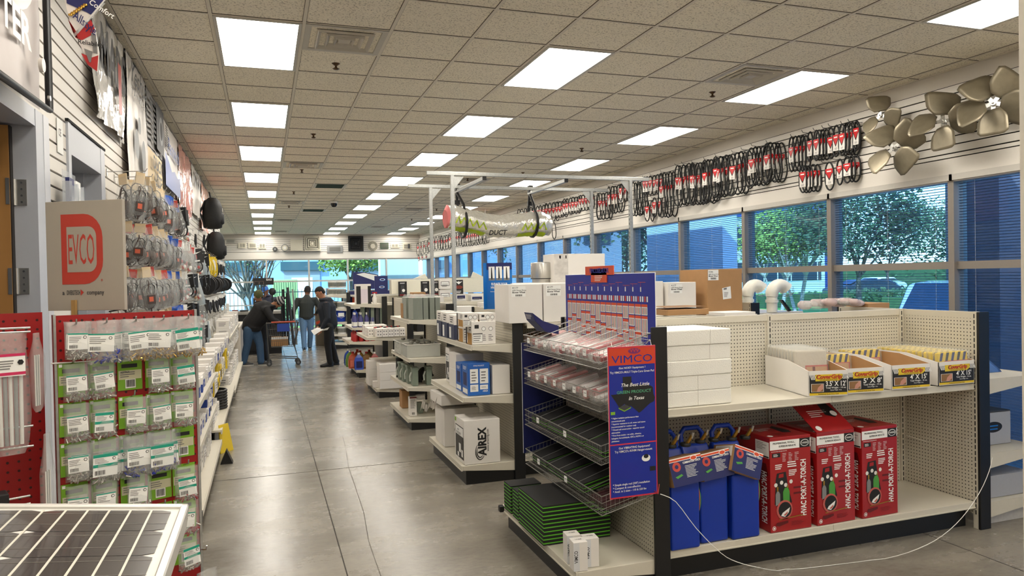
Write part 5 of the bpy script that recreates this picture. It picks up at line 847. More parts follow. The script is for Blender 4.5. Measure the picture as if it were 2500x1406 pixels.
for ri, z in enumerate(rows[1:]):
    for ci, x in enumerate(cols):
        b = MB(); w, h = .062, .088; b.box(-w/2, 0, -h, w/2, .0012, 0, GREEN); f = ((-w/2, 0, -h), (1, 0, 0), (0, 0, 1), w, h); decal(b, f, .04, .34, .96, .62, mat('card_cream', (206, 202, 170), .6)); decal(b, f, .3, .06, .72, .34, LABEL, 2); dbar(b, f, .34, .1, .68, .32, k=3, seed=ci); decal(b, f, .16, .7, .8, .82, INK); dlines(b, f, .1, .4, .7, .6, 3, GREYINK, 3, ci); decal(b, f, .04, .88, .16, .97, LABEL, 2)
        if ri == 0 and ci == 2: dtext(b, f, .3, .54, .006, '6277NX', INK, .022, k=3)
        tag(b.build('green_card', loc=world(x, -.004, z-.008), rz=ang), 'flat green hang card on the red rack, %s column, %s row down' % (ORD[ci], ORD[ri]), 'hang card', 'green cards on the red rack')
bg_ = [(0, [(0, SILV, 0), (1, BLUB, 0), (2, GOLD, 0), (3, GOLD, 0), (4, GOLD, 1)]), (1, [(0, SILV, 0), (1, SILV, 0), (3, SILV, 0), (4, SILV, 1)]), (2, [(0, SILV, 0), (1, SILV, 1), (2, SILV, 0), (3, SILV, 0), (4, SILV, 0)]), (3, [(0, SILV, 0), (1, SILV, 1), (2, BLUB, 0), (3, BLUB, 1)]), (4, [(0, SILV, 0), (1, SILV, 0), (2, SILV, 0), (4, REDB, 1)]), (5, [(3, SILV, 1), (4, REDB, 0), (2, SILV, 0)]), (6, [(4, SILV, 1)])]
ww_ = {'silver_bits': 'silver', 'blue_bits': 'blue', 'gold_bits': 'brass coloured', 'red_bits': 'red'}
for r_, its in bg_:
    for c_, bits, wide in its:
        n2 = 2 if (r_ in (0, 3) or bits is BLUB) else 1
        for q in range(n2):
            w_, h_ = (.084, .112) if r_ in (0, 3) and c_ in (1, 2, 3, 4) else (.064, .098); off = .05 if r_ == 0 else .03
            partbag(world(cols[c_]+rng(c_+q).uniform(-.006, .008)+.016*(q if n2 > 1 else 0), -off+.02*(q), rows[r_]+(.012 if r_ == 0 else .0)-.008), ang+R(rng(r_*7+c_+q).uniform(-9, 9)), w_, h_, bits, r_*10+c_+q, 'clear bag of %s parts, red rack, %s row, %s column%s' % (ww_[bits.name], ORD[r_], ORD[c_], ', rear' if q else ', front' if n2 > 1 else ''), 'small parts bags on the red rack', wide)
for q, (x, z) in enumerate(((.34, .98), (.355, 1.0), (.34, .9))): partbag(world(x, -.05+.02*q, z), ang+.3, .07, .13, BLUB if q < 2 else SILV, 70+q, 'clear bag hanging low at the right edge of the red rack, %s' % ('front', 'rear', 'lowest')[q], 'low bags on the red rack', True)
# left recess: long film packets and carton
for q, (x, y, z, w, h) in enumerate(((-.105, -.055, 1.72, .075, .3), (-.045, -.03, 1.715, .03, .2), (-.03, -.04, 1.46, .03, .34))):
    g2 = thing('long_packet', 'clear packet of pale rods left of the red rack, %s' % ('widest, with pink barred label', 'slim one beside it', 'slim one lower down')[q], 'packet', world(x, y, z), ang+(.1 if q == 0 else .9), 'long packets by the red rack'); b = MB()
    b.loft([[(sx*w/2*s, sy*.016*t, -zz*h) for sx, sy in ((-1, 0), (-.5, -1), (.5, -1), (1, 0), (.5, 1), (-.5, 1))] for zz, s, t in ((0, 1, .1), (.15, .95, .5), (.3, 1.05, 1), (.7, 1.15, 1), (.93, .95, .7), (1, .7, .1))], BAG2, True); b.build('film_bag', g2); b = MB()
    for i in range(5): b.cyl((-w*.3+w*.15*i, 0, -h*.28), (-w*.28+w*.14*i, 0, -h*.92), w*.06, GREY if i % 2 else PWHITE, 8)
    b.build('rods', g2)
    if q == 0: b = MB(); f = ((-.028, -.018, -.105), (1, 0, 0), (0, 0, 1), .056, .055); decal(b, f, 0, 0, 1, 1, LABEL); decal(b, f, 0, .88, 1, 1, mat('label_pink', (200, 40, 90), .5), 2); decal(b, f, 0, .05, 1, .18, mat('label_pink'), 2); dlines(b, f, .05, .3, .6, .75, 4, GREYINK, 3); dcirc(b, f, .82, .6, .007, INK, 3, 6); b.build('paper_label', g2)
c0 = world(-.155, .0, 1.245); carton('dark_carton', 'black and violet blade carton behind the lower left rods of the rack', 'box', (c0.x, c0.y, 1.235), ang, .09, .05, .085, INK, lambda b, fr: (decal(b, fr('F'), 0, .05, 1, .45, mat('violet_print', (60, 50, 120), .5)), dtext(b, fr('F'), .45, .62, .012, 'Allgate Klip Units', LABEL, .06, k=2), dtext(b, fr('F'), .25, .82, .006, 'Heavy Duty', YEL, .02, k=2)), seam=False)
b = MB(); b.box(-.09, -.04, 0, .09, .04, .012, CREAM); tag(b.build('rack_ledge', loc=(c0.x, c0.y, 1.22), rz=ang), 'small ledge under the dark carton in the red rack', 'ledge')
# --- EVCO board ---
g = thing('brand_board', 'square grey board with red outlined logo standing on top of the red rack', 'sign', (-.585, 2.38, 1.762), math.atan2(-.115, .21)); WS, HS = .245, .31
BD = mat('board_grey', (176, 168, 154), .6, var=.03); BR_ = mat('logo_red', (196, 70, 56), .55); b = MB(); b.box(0, 0, 0, WS, .012, HS, BD); b.build('board', g, bevel=.001); b = MB(); f = ((0, 0, 0), (1, 0, 0), (0, 0, 1), WS, HS)
def dshape(u0, v0, u1, v1, r_): return [(u0, v0), (u1-r_, v0)]+[(u1-r_+r_*math.sin(a), v0+r_*.9-r_*.9*math.cos(a)) for a in [PI/2*i/6 for i in range(1, 7)]]+[(u1-r_+r_*math.cos(a), v1-r_*.9+r_*.9*math.sin(a)) for a in [PI/2*i/6 for i in range(0, 7)]]+[(u0, v1)]
dpoly(b, f, dshape(.2, .24, .74, .88, .24), BR_, 1); dpoly(b, f, dshape(.275, .35, .66, .765, .1), BD, 2); dtext(b, f, .465, .425, .088, 'EVCO', BR_, .083, k=3, bold=.0); dtext(b, f, .72, .265, .006, '®', BR_, .006, k=2)
dtext(b, f, .2, .145, .013, 'a', DGREY, None, cx=False, k=2); dtext(b, f, .26, .145, .013, 'DIVERSITECH', DGREY, .042, cx=False, k=2); dtext(b, f, .52, .145, .013, 'company', DGREY, .055, cx=False, k=2); dpoly(b, f, [(.44, .135), (.48, .165), (.44, .195)], BR_, 2); b.build('printed_logo', g)
b = MB(); b.box(.085, -.012, -.03, .098, -.004, .03, mat('wood_clip', (176, 140, 84), .7)); b.build('wooden_clip', g)
# --- acrylic leaflet holders near the second doorway ---
AC = mat('clear_acrylic', (220, 226, 232), .1, alpha=.3)
for q, y in enumerate((4.28, 4.42)):
    g = thing('leaflet_holder', 'clear leaflet holder on the slat wall between the doorways, %s' % ('left' if q == 0 else 'right'), 'leaflet holder', (-.96, y, 2.15), 0, 'leaflet holders'); b = MB(); b.box(0, -.06, 0, .004, .06, .28, AC); b.box(.04, -.06, 0, .044, .06, .2, AC); b.box(0, -.06, 0, .044, -.057, .22, AC); b.box(0, .057, 0, .044, .06, .22, AC); b.box(0, -.06, -.003, .044, .06, 0, AC); b.build('acrylic_pocket', g); b = MB(); b.box(.012, -.05, 0, .03, .05, .24, NAVY if q == 0 else LABEL); b.build('leaflets', g)
b = MB(); b.box(0, -.055, -.09, .003, .055, .09, LABEL); f = ((.0032, -.055, -.09), (0, 1, 0), (0, 0, 1), .11, .18); dtext(b, f, .4, .5, .04, 'CE', GREYINK, .05, k=1); tag(b.build('paper_note', loc=(-.997, 4.36, 2.62)), 'small handwritten paper taped to the slat wall between the doorways', 'paper')
# --- banners ---
def banner(name, label, y0, y1, z0, z1, m, deco=None, x=-.962, wav=.008, seed=0):
    g = thing(name, label, 'banner', (x, y0, 0)); b = MB(); rr_ = rng(seed); N_ = 26; ph = rr_.random()*6; rings = []
    for j in range(9):
        z = z1+(z0-z1)*j/8; rings.append([(.006+wav*(math.sin(i*.9+ph+j*.25)+math.sin(i*.37+j))*(.3+.7*j/8), (y1-y0)*i/N_, z-.006*math.sin(i*.5)*(j/8)) for i in range(N_+1)])
    b.loft(rings, m, False, closed=False); b.build('cloth', g); b = MB(); b.box(-.002, 0, z1-.002, .006, y1-y0, z1+.008, BLACK); b.build('hem_bar', g)
    if deco: b = MB(); deco(b, ((.03, 0, z0), (0, 1, 0), (0, 0, 1), y1-y0, z1-z0)); b.build('printing', g) if b.v else None
    return g
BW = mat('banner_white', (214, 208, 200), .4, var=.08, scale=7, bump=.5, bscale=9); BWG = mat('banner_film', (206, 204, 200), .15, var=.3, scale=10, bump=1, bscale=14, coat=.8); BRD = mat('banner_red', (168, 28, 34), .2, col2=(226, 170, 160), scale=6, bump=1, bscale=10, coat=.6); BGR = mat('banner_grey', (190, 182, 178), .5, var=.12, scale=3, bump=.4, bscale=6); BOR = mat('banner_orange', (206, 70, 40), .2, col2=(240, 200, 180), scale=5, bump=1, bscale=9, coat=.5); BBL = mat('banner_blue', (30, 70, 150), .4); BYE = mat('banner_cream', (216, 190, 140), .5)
g = banner('vinyl_banner', 'grey vinyl banner with white ring and lettering above the open door', 2.3, 3.72, 2.62, 3.62, BGR, lambda b, f: (dcirc(b, f, .72, .62, .3, BW, 1, 30), dcirc(b, f, .72, .66, .2, mat('banner_ring', (176, 130, 122), .5), 2, 30), dtext(b, f, .58, .2, .13, 'CENTER', LABEL, .8, k=2, bold=.03)), x=-.93, seed=1)
b = MB(); b.tube([(.04, 1.425, 3.62), (.04, 1.43, 2.62), (.04, .6, 2.6), (.04, 0, 2.6)], .016, BLACK, 8); b.cyl((.05, 1.37, 2.66), (.06, 1.37, 2.66), .012, STEEL, 12); b.cyl((.045, 1.28, 2.78), (.06, 1.28, 2.78), .03, BW, 12); b.build('border', g)
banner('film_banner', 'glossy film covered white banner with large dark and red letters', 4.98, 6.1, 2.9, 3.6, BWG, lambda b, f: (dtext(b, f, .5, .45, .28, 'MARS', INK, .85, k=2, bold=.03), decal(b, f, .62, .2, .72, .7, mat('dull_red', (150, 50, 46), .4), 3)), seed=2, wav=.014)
banner('cloth_banner', 'tall pale banner with script lettering above hanging bags', 6.14, 7.1, 2.6, 3.62, BW, lambda b, f: (dtext(b, f, .5, .8, .16, 'Yeshua', DGREY, .8, k=2, shear=.3), dtext(b, f, .5, .7, .05, 'T A N K L E S S', DGREY, .8, k=2), dcirc(b, f, .45, .52, .07, GREY, 1), dcirc(b, f, .3, .35, .1, GREY, 1, r2=.12), dcirc(b, f, .65, .3, .1, GREY, 1, r2=.14)), seed=3)
banner('cloth_banner', 'dark picture banner of machinery with bars at left', 7.14, 8.14, 3.1, 3.6, mat('banner_grey2', (150, 146, 142), .5, var=.3, scale=5), lambda b, f: [decal(b, f, .05, .1+.1*i, .4, .15+.1*i, INK) for i in range(8)]+[decal(b, f, .45, .05, .98, .95, DGREY), dcirc(b, f, .78, .5, .14, GREY, 2), dcirc(b, f, .78, .5, .09, INK, 3)], seed=4, wav=.004)
banner('cloth_banner', 'cream banner with grey block lettering under the machinery one', 7.16, 8.12, 2.7, 3.08, BYE, lambda b, f: (dtext(b, f, .5, .55, .12, 'DUCK', DGREY, .6, k=2, bold=.03), dtext(b, f, .5, .15, .12, 'USSE', DGREY, .5, k=2, bold=.03)), seed=5, wav=.004)
banner('cloth_banner', 'white banner with blue wave at the bottom and blue lettering', 8.2, 9.58, 2.86, 3.56, BW, lambda b, f: (dpoly(b, f, [(0, 0), (1, 0), (1, .36), (.8, .3), (.6, .36), (.4, .3), (.2, .42), (0, .5)], BBL, 1), dtext(b, f, .55, .55, .17, 'Pantech', BBL, 1.1, k=2, shear=.2), [decal(b, f, .04, .6+.035*i, .3-.02*i, .62+.035*i, INK, 2) for i in range(9)]), seed=6, wav=.004)
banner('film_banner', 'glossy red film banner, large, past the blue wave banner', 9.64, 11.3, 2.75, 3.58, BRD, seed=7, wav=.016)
banner('cloth_banner', 'white banner with faint grey lettering between two red ones', 11.36, 12.9, 2.88, 3.58, BW, lambda b, f: dtext(b, f, .5, .6, .22, 'CPMT', GREY, 1.1, k=2, bold=.02), seed=8)
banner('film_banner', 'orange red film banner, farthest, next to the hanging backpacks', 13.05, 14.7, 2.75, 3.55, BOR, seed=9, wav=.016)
# corner flag-like pennant near the ceiling
g = thing('folded_pennant', 'folded glossy pennant with blue, white and red print hanging at upper left', 'banner', (0, 0, 0)); PB = mat('pennant_white', (222, 216, 210), .3, bump=.3, bscale=8)
def pq(b, pts, m): b.poly([at(x, y, 'Y', Y) for x, y, Y in pts], m); 
b = MB(); YY = 3.6
def P(x, y, d=0): return at(x, y, 'Y', YY+d)
b.prism([P(150, -30), P(262, -30), P(256, 0), P(183, 90), P(176, 75)], (.0, .006, 0), PB); b.prism([P(176, 76), P(232, 68), P(242, 130), P(238, 176), P(216, 160), P(196, 110)], (0, .006, 0), PB); b.build('cloth', g); b = MB()
def pp(pts, m, k): b.poly([P(x, y, -.002*k) for x, y in pts], m)
pp([(160, -30), (262, -30), (253, 0), (222, 36), (212, 30), (163, 8)], NAVY, 1); pp([(165, 45), (183, 90), (222, 48), (232, 72), (226, 84), (200, 98), (184, 92)], RED, 1); pp([(198, 130), (214, 158), (237, 174), (240, 135), (225, 140)], RED, 1); pp([(205, 118), (226, 126), (222, 152), (218, 152)], GREYINK, 2); pp([(222, 80), (234, 84), (238, 132), (228, 128)], GREYINK, 2)
U = P(222, 12)-P(214, 28); b.text('Comfort', P(216, 8, -.006), P(250, 30)-P(216, 8), P(222, 0)-P(216, 8), .024, LABEL, .11, cx=False); b.text('Allstyle', P(177, 42, -.006), P(206, 66)-P(177, 42), P(182, 30)-P(177, 42), .036, NAVY, .11, cx=False); b.text('Reliability', P(191, 106, -.006), P(230, 112)-P(191, 106), P(191, 96)-P(191, 106), .02, INK, .1, cx=False)
for i in range(7): b.ell(P(172+6*i, 36-4*i, -.008), (.01, .004, .007), BRASS, 6, 4)
b.build('printing', g); b = MB(); b.tube([P(180, 88, -.01), P(254, 6, -.01)], .006, BAG2, 6); b.tube([P(150, -30), P(100, -60)], .003, WIRE, 5); b.build('folded_edge', g)
# --- hanging goods on the left slat wall ---
HK = mat('harness_brown', (74, 58, 52), .5); CABLE = mat('cable_dark', (60, 44, 42), .5); HDRC = mat('header_cream', (214, 190, 150), .6); HDRR = mat('header_red', (206, 70, 60), .5); HDRB = mat('header_blue', (40, 90, 190), .5); ORL = mat('orange_label', (210, 100, 70), .5)
hkb = MB(); hkb.tube([(0, 0, 0), (.24, 0, .01), (.25, 0, .03)], .003, CHROME, 5); hkb.box(0, -.01, -.04, .004, .01, .02, CHROME); hook0 = None
def proto(kind):
    g = bpy.data.objects.new('hanging_bag', None); COL.objects.link(g)
    b = MB(); w, h = {'long': (.12, .36), 'glove': (.11, .26), 'disc': (.2, .2)}.get(kind, (.15, .3)); rr_ = rng(len(kind)*3)
    if kind in ('harness', 'redhead', 'bluehead', 'parts'):
        b.loft([[(sx*w/2*s, sy*.03*t+rr_.uniform(-.004, .004), -zz*h) for sx, sy in ((-1, 0), (-.6, -1), (0, -1.1), (.6, -1), (1, 0), (.6, 1), (0, 1.1), (-.6, 1))] for zz, s, t in ((0, .45, .08), (.2, .7, .3), (.5, 1, .9), (.85, 1, 1), (1, .7, .2))], BAG, True); b.build('film_bag', g); b = MB()
        b.box(-w*.22, -.003, -h*.2, w*.22, .003, .012, {'harness': HDRC, 'redhead': HDRR, 'bluehead': HDRB, 'parts': LABEL}[kind]); b.build('header_card', g); b = MB()
        if kind == 'parts':
            for i in range(8): b.ell((rr_.uniform(-.05, .05), rr_.uniform(-.015, .015), -h*.8+rr_.uniform(-.04, .05)), (.018, .015, .022), [RED, KRAFT, PP, LABEL][i % 4], 7, 5)
        else:
            for q in range(5): b.tube([(w*(.24-.03*q)*math.cos(a)+.02*math.sin(3*q+a*2), .022*math.sin(q*2+a), -h*.62+(.12-.014*q)*math.sin(a)+.01*math.cos(q*5)) for a in [2*PI*i/14 for i in range(14)]], .0035+.001*(q%2), (CABLE, HK, INK, CABLE, PP)[q], 5, closed=True)
            b.ell((.004, .003, -h*.74), (w*.3, .026, h*.17), HK if kind != 'bluehead' else INK, 8, 6); b.box(-.03, -.034, -h*.8, .03, .015, -h*.6, HK); b.box(-.02, -.036, -h*.75, .012, -.034, -h*.64, ORL)
        b.build('contents', g)
    elif kind == 'blackcard':
        b.box(-.07, -.012, -.16, .07, .012, 0, BLK2); f = ((-.07, -.012, -.16), (1, 0, 0), (0, 0, 1), .14, .16); dpoly(b, f, [(.1, .8), (.5, .66), (.9, .8), (.5, .74)], LABEL); decal(b, f, .42, .3, .5, .6, RED); decal(b, f, .3, .1, .7, .2, LABEL); b.build('card_sleeve', g); b = MB(); b.tube([(.05*math.cos(a), 0, -.2+.06*math.sin(a)) for a in [2*PI*i/12 for i in range(12)]], .008, BLK2, 6, closed=True); b.build('contents', g)
    elif kind == 'long': b.loft([[(sx*w/2*s, sy*.025, -zz*h) for sx, sy in ((-1, 0), (-.5, -1), (.5, -1), (1, 0), (.5, 1), (-.5, 1))] for zz, s in ((0, .4), (.3, .6), (.8, 1), (1, .9))], mat('grey_film', (150, 158, 160), .25, var=.3, scale=20, bump=.5, bscale=30), True); b.build('sleeve', g); b = MB(); b.box(-.03, -.02, -.1, .03, .005, 0, LABEL); b.build('header_card', g)
    elif kind == 'glove':
        gm_ = mat('glove_grey', (200, 198, 192), .7, var=.2); b.loft([[(sx*.04*s, sy*.012, -zz) for sx, sy in ((-1, 0), (0, -1), (1, 0), (0, 1))] for zz, s in ((0, .9), (.08, .9), (.14, 1.1), (.17, 1))], gm_, True)
        for i in range(4): b.tube([(-.03+.02*i, 0, -.16), (-.032+.021*i, 0, -.24-.01*(i in (1, 2)))], [.011, .008], gm_, 6)
        b.tube([(.035, 0, -.1), (.06, 0, -.16)], [.012, .009], gm_, 6); b.build('glove_body', g)
    elif kind == 'yellow': b.box(-.04, -.006, -.05, .04, .006, 0, YEL); b.build('header_card', g); b = MB(); b.tube([(.04*math.cos(a), 0, -.16+.12*math.sin(a)) for a in [2*PI*i/14 for i in range(14)]], .012, YEL, 6, closed=True); b.box(-.025, -.008, -.2, .025, .008, -.05, LABEL); b.build('contents', g)
    elif kind == 'disc': b.cyl((0, -.008, -.13), (0, .008, -.13), .13, BLK2, 24); b.tube([(0, 0, 0), (0, 0, -.05)], .01, BLK2, 6); b.build('disc_body', g)
    elif kind == 'tool': b.box(-.03, -.008, -.06, .03, .004, 0, LABEL); b.build('header_card', g); b = MB(); b.tube([(0, 0, -.05), (0, 0, -.16), (.01, 0, -.24)], [.014, .02, .01], BLK2, 8); b.build('contents', g)
    return g
PR = {k: proto(k) for k in ('harness', 'redhead', 'bluehead', 'parts', 'blackcard', 'long', 'glove', 'yellow', 'disc', 'tool')}; used = set(); PKC = {k: kids(v) for k, v in PR.items()}
DESC = {'harness': 'cable bag with cream header', 'redhead': 'cable bag with red header', 'bluehead': 'cable bag with blue header', 'parts': 'clear bag of red parts', 'blackcard': 'black carded pack', 'long': 'long grey film sleeve', 'glove': 'pale grey work glove', 'yellow': 'yellow carded loop', 'disc': 'black round disc', 'tool': 'black tool with white header'}
CATN = {'glove': 'glove', 'disc': 'disc', 'tool': 'tool', 'yellow': 'loop', 'blackcard': 'carded pack'}
NMN = {'glove': 'work_glove', 'disc': 'round_disc', 'tool': 'carded_tool', 'yellow': 'carded_loop', 'blackcard': 'carded_pack'}
hk0 = None; rr_ = rng(21); ci = 0; Y = 5.56
plan = []
while Y < 16.3:
    ci += 1
    for ri, z in enumerate((2.58, 2.24, 1.93, 1.6, 1.28)):
        if ri == 4 and Y < 8: continue
        if ri == 0 and Y > 8.6 and Y < 11: continue
        if Y < 6.9: k = ('harness', 'harness', 'harness', 'harness')[ri % 4] if rr_.random() < .75 else 'redhead'
        elif Y < 7.9: k = rr_.choice(('bluehead', 'redhead', 'harness', 'bluehead'))
        elif Y < 9.3: k = rr_.choice(('parts', 'parts', 'redhead', 'blackcard'))
        elif Y < 11.4: k = rr_.choice(('blackcard', 'long', 'long', 'parts', 'blackcard', 'tool'))
        elif Y < 13.4: k = ('yellow' if ri == 1 else 'disc' if ri == 2 else 'tool' if ri == 3 else 'glove'); k = None if ri == 0 else k
        else: k = (None, 'tool', 'disc', 'tool', 'glove')[ri]
        if k: plan.append((ci, Y, ri, z, k))
    Y += .27 if Y < 9.3 else (.3 if Y < 13.4 else .34)
RN = ('top', 'second', 'third', 'fourth', 'lowest')
for ci, Y, ri, z, k in plan:
    if hk0 is None: hk0 = hkb.build('slatwall_hook'); ho = hk0
    else: ho = dup(hk0, kc=[])
    ho.location = (-.998, Y, z+.03); tag(ho, 'chrome peg on the left slat wall, %s row, %s column' % (RN[ri], ORD[ci-1]), 'hook', 'chrome pegs on the left wall')
    for q in range(2 if (Y < 9.5) else 2):
        p0_ = PR[k]
        o = p0_ if k not in used else dup(p0_, kc=PKC[k]); used.add(k)
        o.name = NMN.get(k, 'hanging_bag'); o.location = (-.998+.1+.11*q+rr_.uniform(-.015, .015), Y+rr_.uniform(-.02, .02), z+.03); o.rotation_euler = (rr_.uniform(-.1, .1), rr_.uniform(-.14, .14), rr_.uniform(-.7, .8)); o.location.z -= rr_.uniform(0, .03); o.scale = (1, 1, rr_.uniform(.85, 1.08)); tag(o, '%s on the left wall, %s row, %s column, %s' % (DESC[k], RN[ri], ORD[ci-1], 'wall side' if q == 0 else 'aisle side'), CATN.get(k, 'hanging bag'), 'goods hanging on the left wall')
for k, v in PR.items():
    if k not in used:
        for c in kids(v): bpy.data.objects.remove(c)
        bpy.data.objects.remove(v)
# backpacks
BP = mat('backpack_black', (14, 14, 16), .7, bump=.3, bscale=20)
for q, (Y, z, s) in enumerate(((12.9, 3.0, 1.0), (13.6, 2.5, .95))):
    g = thing('tool_backpack', 'black tool backpack hanging high on the left wall, %s' % ('upper bulky one' if q == 0 else 'lower slim one'), 'backpack', (-.82, Y, z), 0, 'hanging backpacks'); b = MB()
    b.loft([[(.15*s*kx*math.cos(a)+.04, .11*s*kx*math.sin(a)*1.5, zz*s) for a in [2*PI*i/14 for i in range(14)]] for zz, kx in ((-.26, .6), (-.24, .95), (-.1, 1.08), (.1, 1.0), (.2, .8), (.25, .4))], BP, True); b.build('pack_body', g); b = MB(); b.loft([[(.09*s*kx*math.cos(a)+.13, .1*s*kx*math.sin(a), zz*s) for a in [2*PI*i/12 for i in range(12)]] for zz, kx in ((-.2, .6), (-.17, 1), (-.02, 1), (.02, .6))], BP, True); b.build('pocket', g); b = MB(); b.tube([(.02, -.05, .22), (.0, -.03, .34), (.0, .03, .34), (.02, .05, .22)], .012, BP, 6); b.tube([(-.06, -.08, .2), (-.14, -.1, .0), (-.08, -.1, -.2)], .016, BP, 6); b.build('strap', g)
    b = MB(); b.box(.19, -.02, .02, .2, .02, .08, STEEL); b.build('buckle', g)
b = MB(); b.loft([[(.05*k*math.cos(a), .09*k*math.sin(a), z) for a in [2*PI*i/14 for i in range(14)]] for z, k in ((-.1, .7), (-.06, 1), (.06, 1), (.1, .6))], mat('beige_plastic', (206, 196, 160), .5), True); tag(b.build('beige_canister', loc=(-.93, 8.75, 2.66)), 'beige rounded plastic case hanging between bags and the red banner', 'case')
# --- wall shelving along the left ---
def wallshelf(y0, y1, levels, label, xb=-.98, base=.175):
    g = thing('wall_shelving', label, 'shelving unit', (xb, (y0+y1)/2, 0), 0, 'left wall shelving'); L0 = (-xb, -(y0+y1)/2, 0)
    b = MB(); b.box(xb, y0, 0, xb+.02, y1, 1.25, PEGX); b.build('back_panel', g).location = L0; b = MB()
    b.box(-.54, y0, 0, -.53, y1, base-.03, BLACK); b.build('kick_plate', g).location = L0
    for z, xf in [(base, -.47)]+levels:
        b = MB(); b.box(xb+.02, y0, z-.022, xf, y1-.003, z, SHELFM); b.box(xf, y0, z-.045, xf+.012, y1-.003, z+.002, CREAM); b.build('shelf', g, bevel=.0015, seg=1).location = L0
    return g
wallshelf(5.72, 8.25, [(.56, -.51), (.89, -.51)], 'left wall shelving, nearest section with blue and white cartons')
wallshelf(8.27, 11.9, [(.62, -.56), (.93, -.56)], 'left wall shelving, middle section with black hose coil', base=.27)
wallshelf(11.95, 16.3, [(.7, -.56), (1.0, -.52)], 'left wall shelving, far section stacked with small white cartons')
b = MB(); b.box(-.5, 5.66, .1, -.46, 5.71, .18, BLACK); tag(b.build('corner_bumper', bevel=.008), 'black rubber bumper at the near end of the left wall base shelf', 'bumper')
rr_ = rng(33)
def d_w(b, fr): g = fr('R'); dlines(b, g, .15, .3, .85, .85, 3, GREYINK); dlines(b, fr('F'), .2, .3, .8, .8, 3, GREYINK)
def d_b(b, fr):
    for F in 'RF': g = fr(F); decal(b, g, 0, 0, 1, .55, BLUE); dcirc(b, g, .5, .28, .012, LABEL, 2, 8)
def d_k(b, fr):
    for F in 'RF': g = fr(F); decal(b, g, .2, .12, .7, .45, INK); decal(b, g, .15, .7, .8, .8, GREYINK)
def d_y(b, fr):
    for F in 'RF': g = fr(F); decal(b, g, .25, .2, .75, .7, INK)
cnt = 0
lv = [((5.75, 8.2), .892, [('white carton with blue lower half', WHITE, d_b), ('white carton with printed lines', WHITE, d_w)], .17, 'top'), ((5.75, 8.2), .562, [('white carton with black mark', WHITE, d_k), ('white carton with blue lower half', WHITE, d_b)], .14, 'middle'), ((5.75, 8.2), .177, [('white carton with black mark', WHITE, d_k), ('white carton with printed lines', WHITE, d_w)], .2, 'base'),
      ((8.3, 9.3), .272, [('pale carton with lines', WHITE, d_w)], .2, 'base'), ((8.3, 11.8), .622, [('yellow carton with black square', YEL, d_y), ('white carton with printed lines', WHITE, d_w)], .2, 'middle'), ((8.3, 11.8), .932, [('white carton with printed lines', WHITE, d_w), ('white carton with blue lower half', WHITE, d_b)], .16, 'top'), ((12, 16.2), 1.002, [('small white carton with grey lines', WHITE, d_w)], .13, 'top'), ((12, 16.2), .702, [('white carton with printed lines', WHITE, d_w)], .2, 'middle'), ((12, 16.2), .177, [('white carton with printed lines', WHITE, d_w)], .3, 'base')]
for (y0, y1), z, kinds, hh, nm in lv:
    y = y0; i = 0; sec = 'near' if y0 < 6 else ('middle' if y0 < 10 else 'far')
    while y < y1-.1 and i < 30:
        w = rr_.uniform(.1, .2) if y0 < 6 else rr_.uniform(.16, .26); h = hh*rr_.uniform(.6, 1.1); kd, m, dc = kinds[i % len(kinds)]
        for st in range(2 if (y0 > 11 and z > .9) else 1):
            for s2 in range(2 if y0 < 9 and h < .16 and rr_.random() < .4 and nm != 'top' else 1):
                carton('stock_carton', '%s, %s along the %s shelf, %s left section%s' % (kd.split(' with')[0], ORD[i], nm, sec, ', upper' if st or s2 else ''), 'box', (-.62 if z > .3 else -.64, y+w/2, z+.0005+(h+.001)*(st+s2)), rr_.uniform(-.06, .06), rr_.uniform(.16, .2), w-.012, h, m, dc, 'cartons on the left wall shelving', bevel=.002)
        y += w; i += 1
for i in range(7): b = MB(); b.tube([(.12*math.cos(a), .16*math.sin(a), 0) for a in [2*PI*k/20 for k in range(20)]], .016, BLK2, 7, closed=True); (o := b.build('hose_loop', loc=(-.6, 9.75, .29+.034*i))); tag(o, 'black corrugated hose ring, %s in the coil on the left base shelf' % ORD[i], 'hose', 'coiled black hose')
b = MB(); b.prism([(-.1, 0, 0), (.1, 0, 0), (.07, .04, .3), (-.07, .04, .3)], (0, .01, 0), YEL); tag(b.build('yellow_stand', loc=(-.42, 8.42, .0), rz=.9), 'yellow folding floor sign leaning at the left shelving', 'floor sign')
b = MB(); b.prism([(0, 0, 0), (.12, 0, 0), (.06, 0, .14)], (0, .12, 0), BLACK); tag(b.build('black_bracket', loc=(-.46, 7.85, 0)), 'small black bracket jutting out at the foot of the left shelving', 'bracket')
b = MB(); b.box(-.96, 16.4, 0, -.5, 18.8, .9, WP); o = b.build('low_cabinet', bevel=.005); tag(o, 'pale low cabinet at the far end of the left wall', 'cabinet')
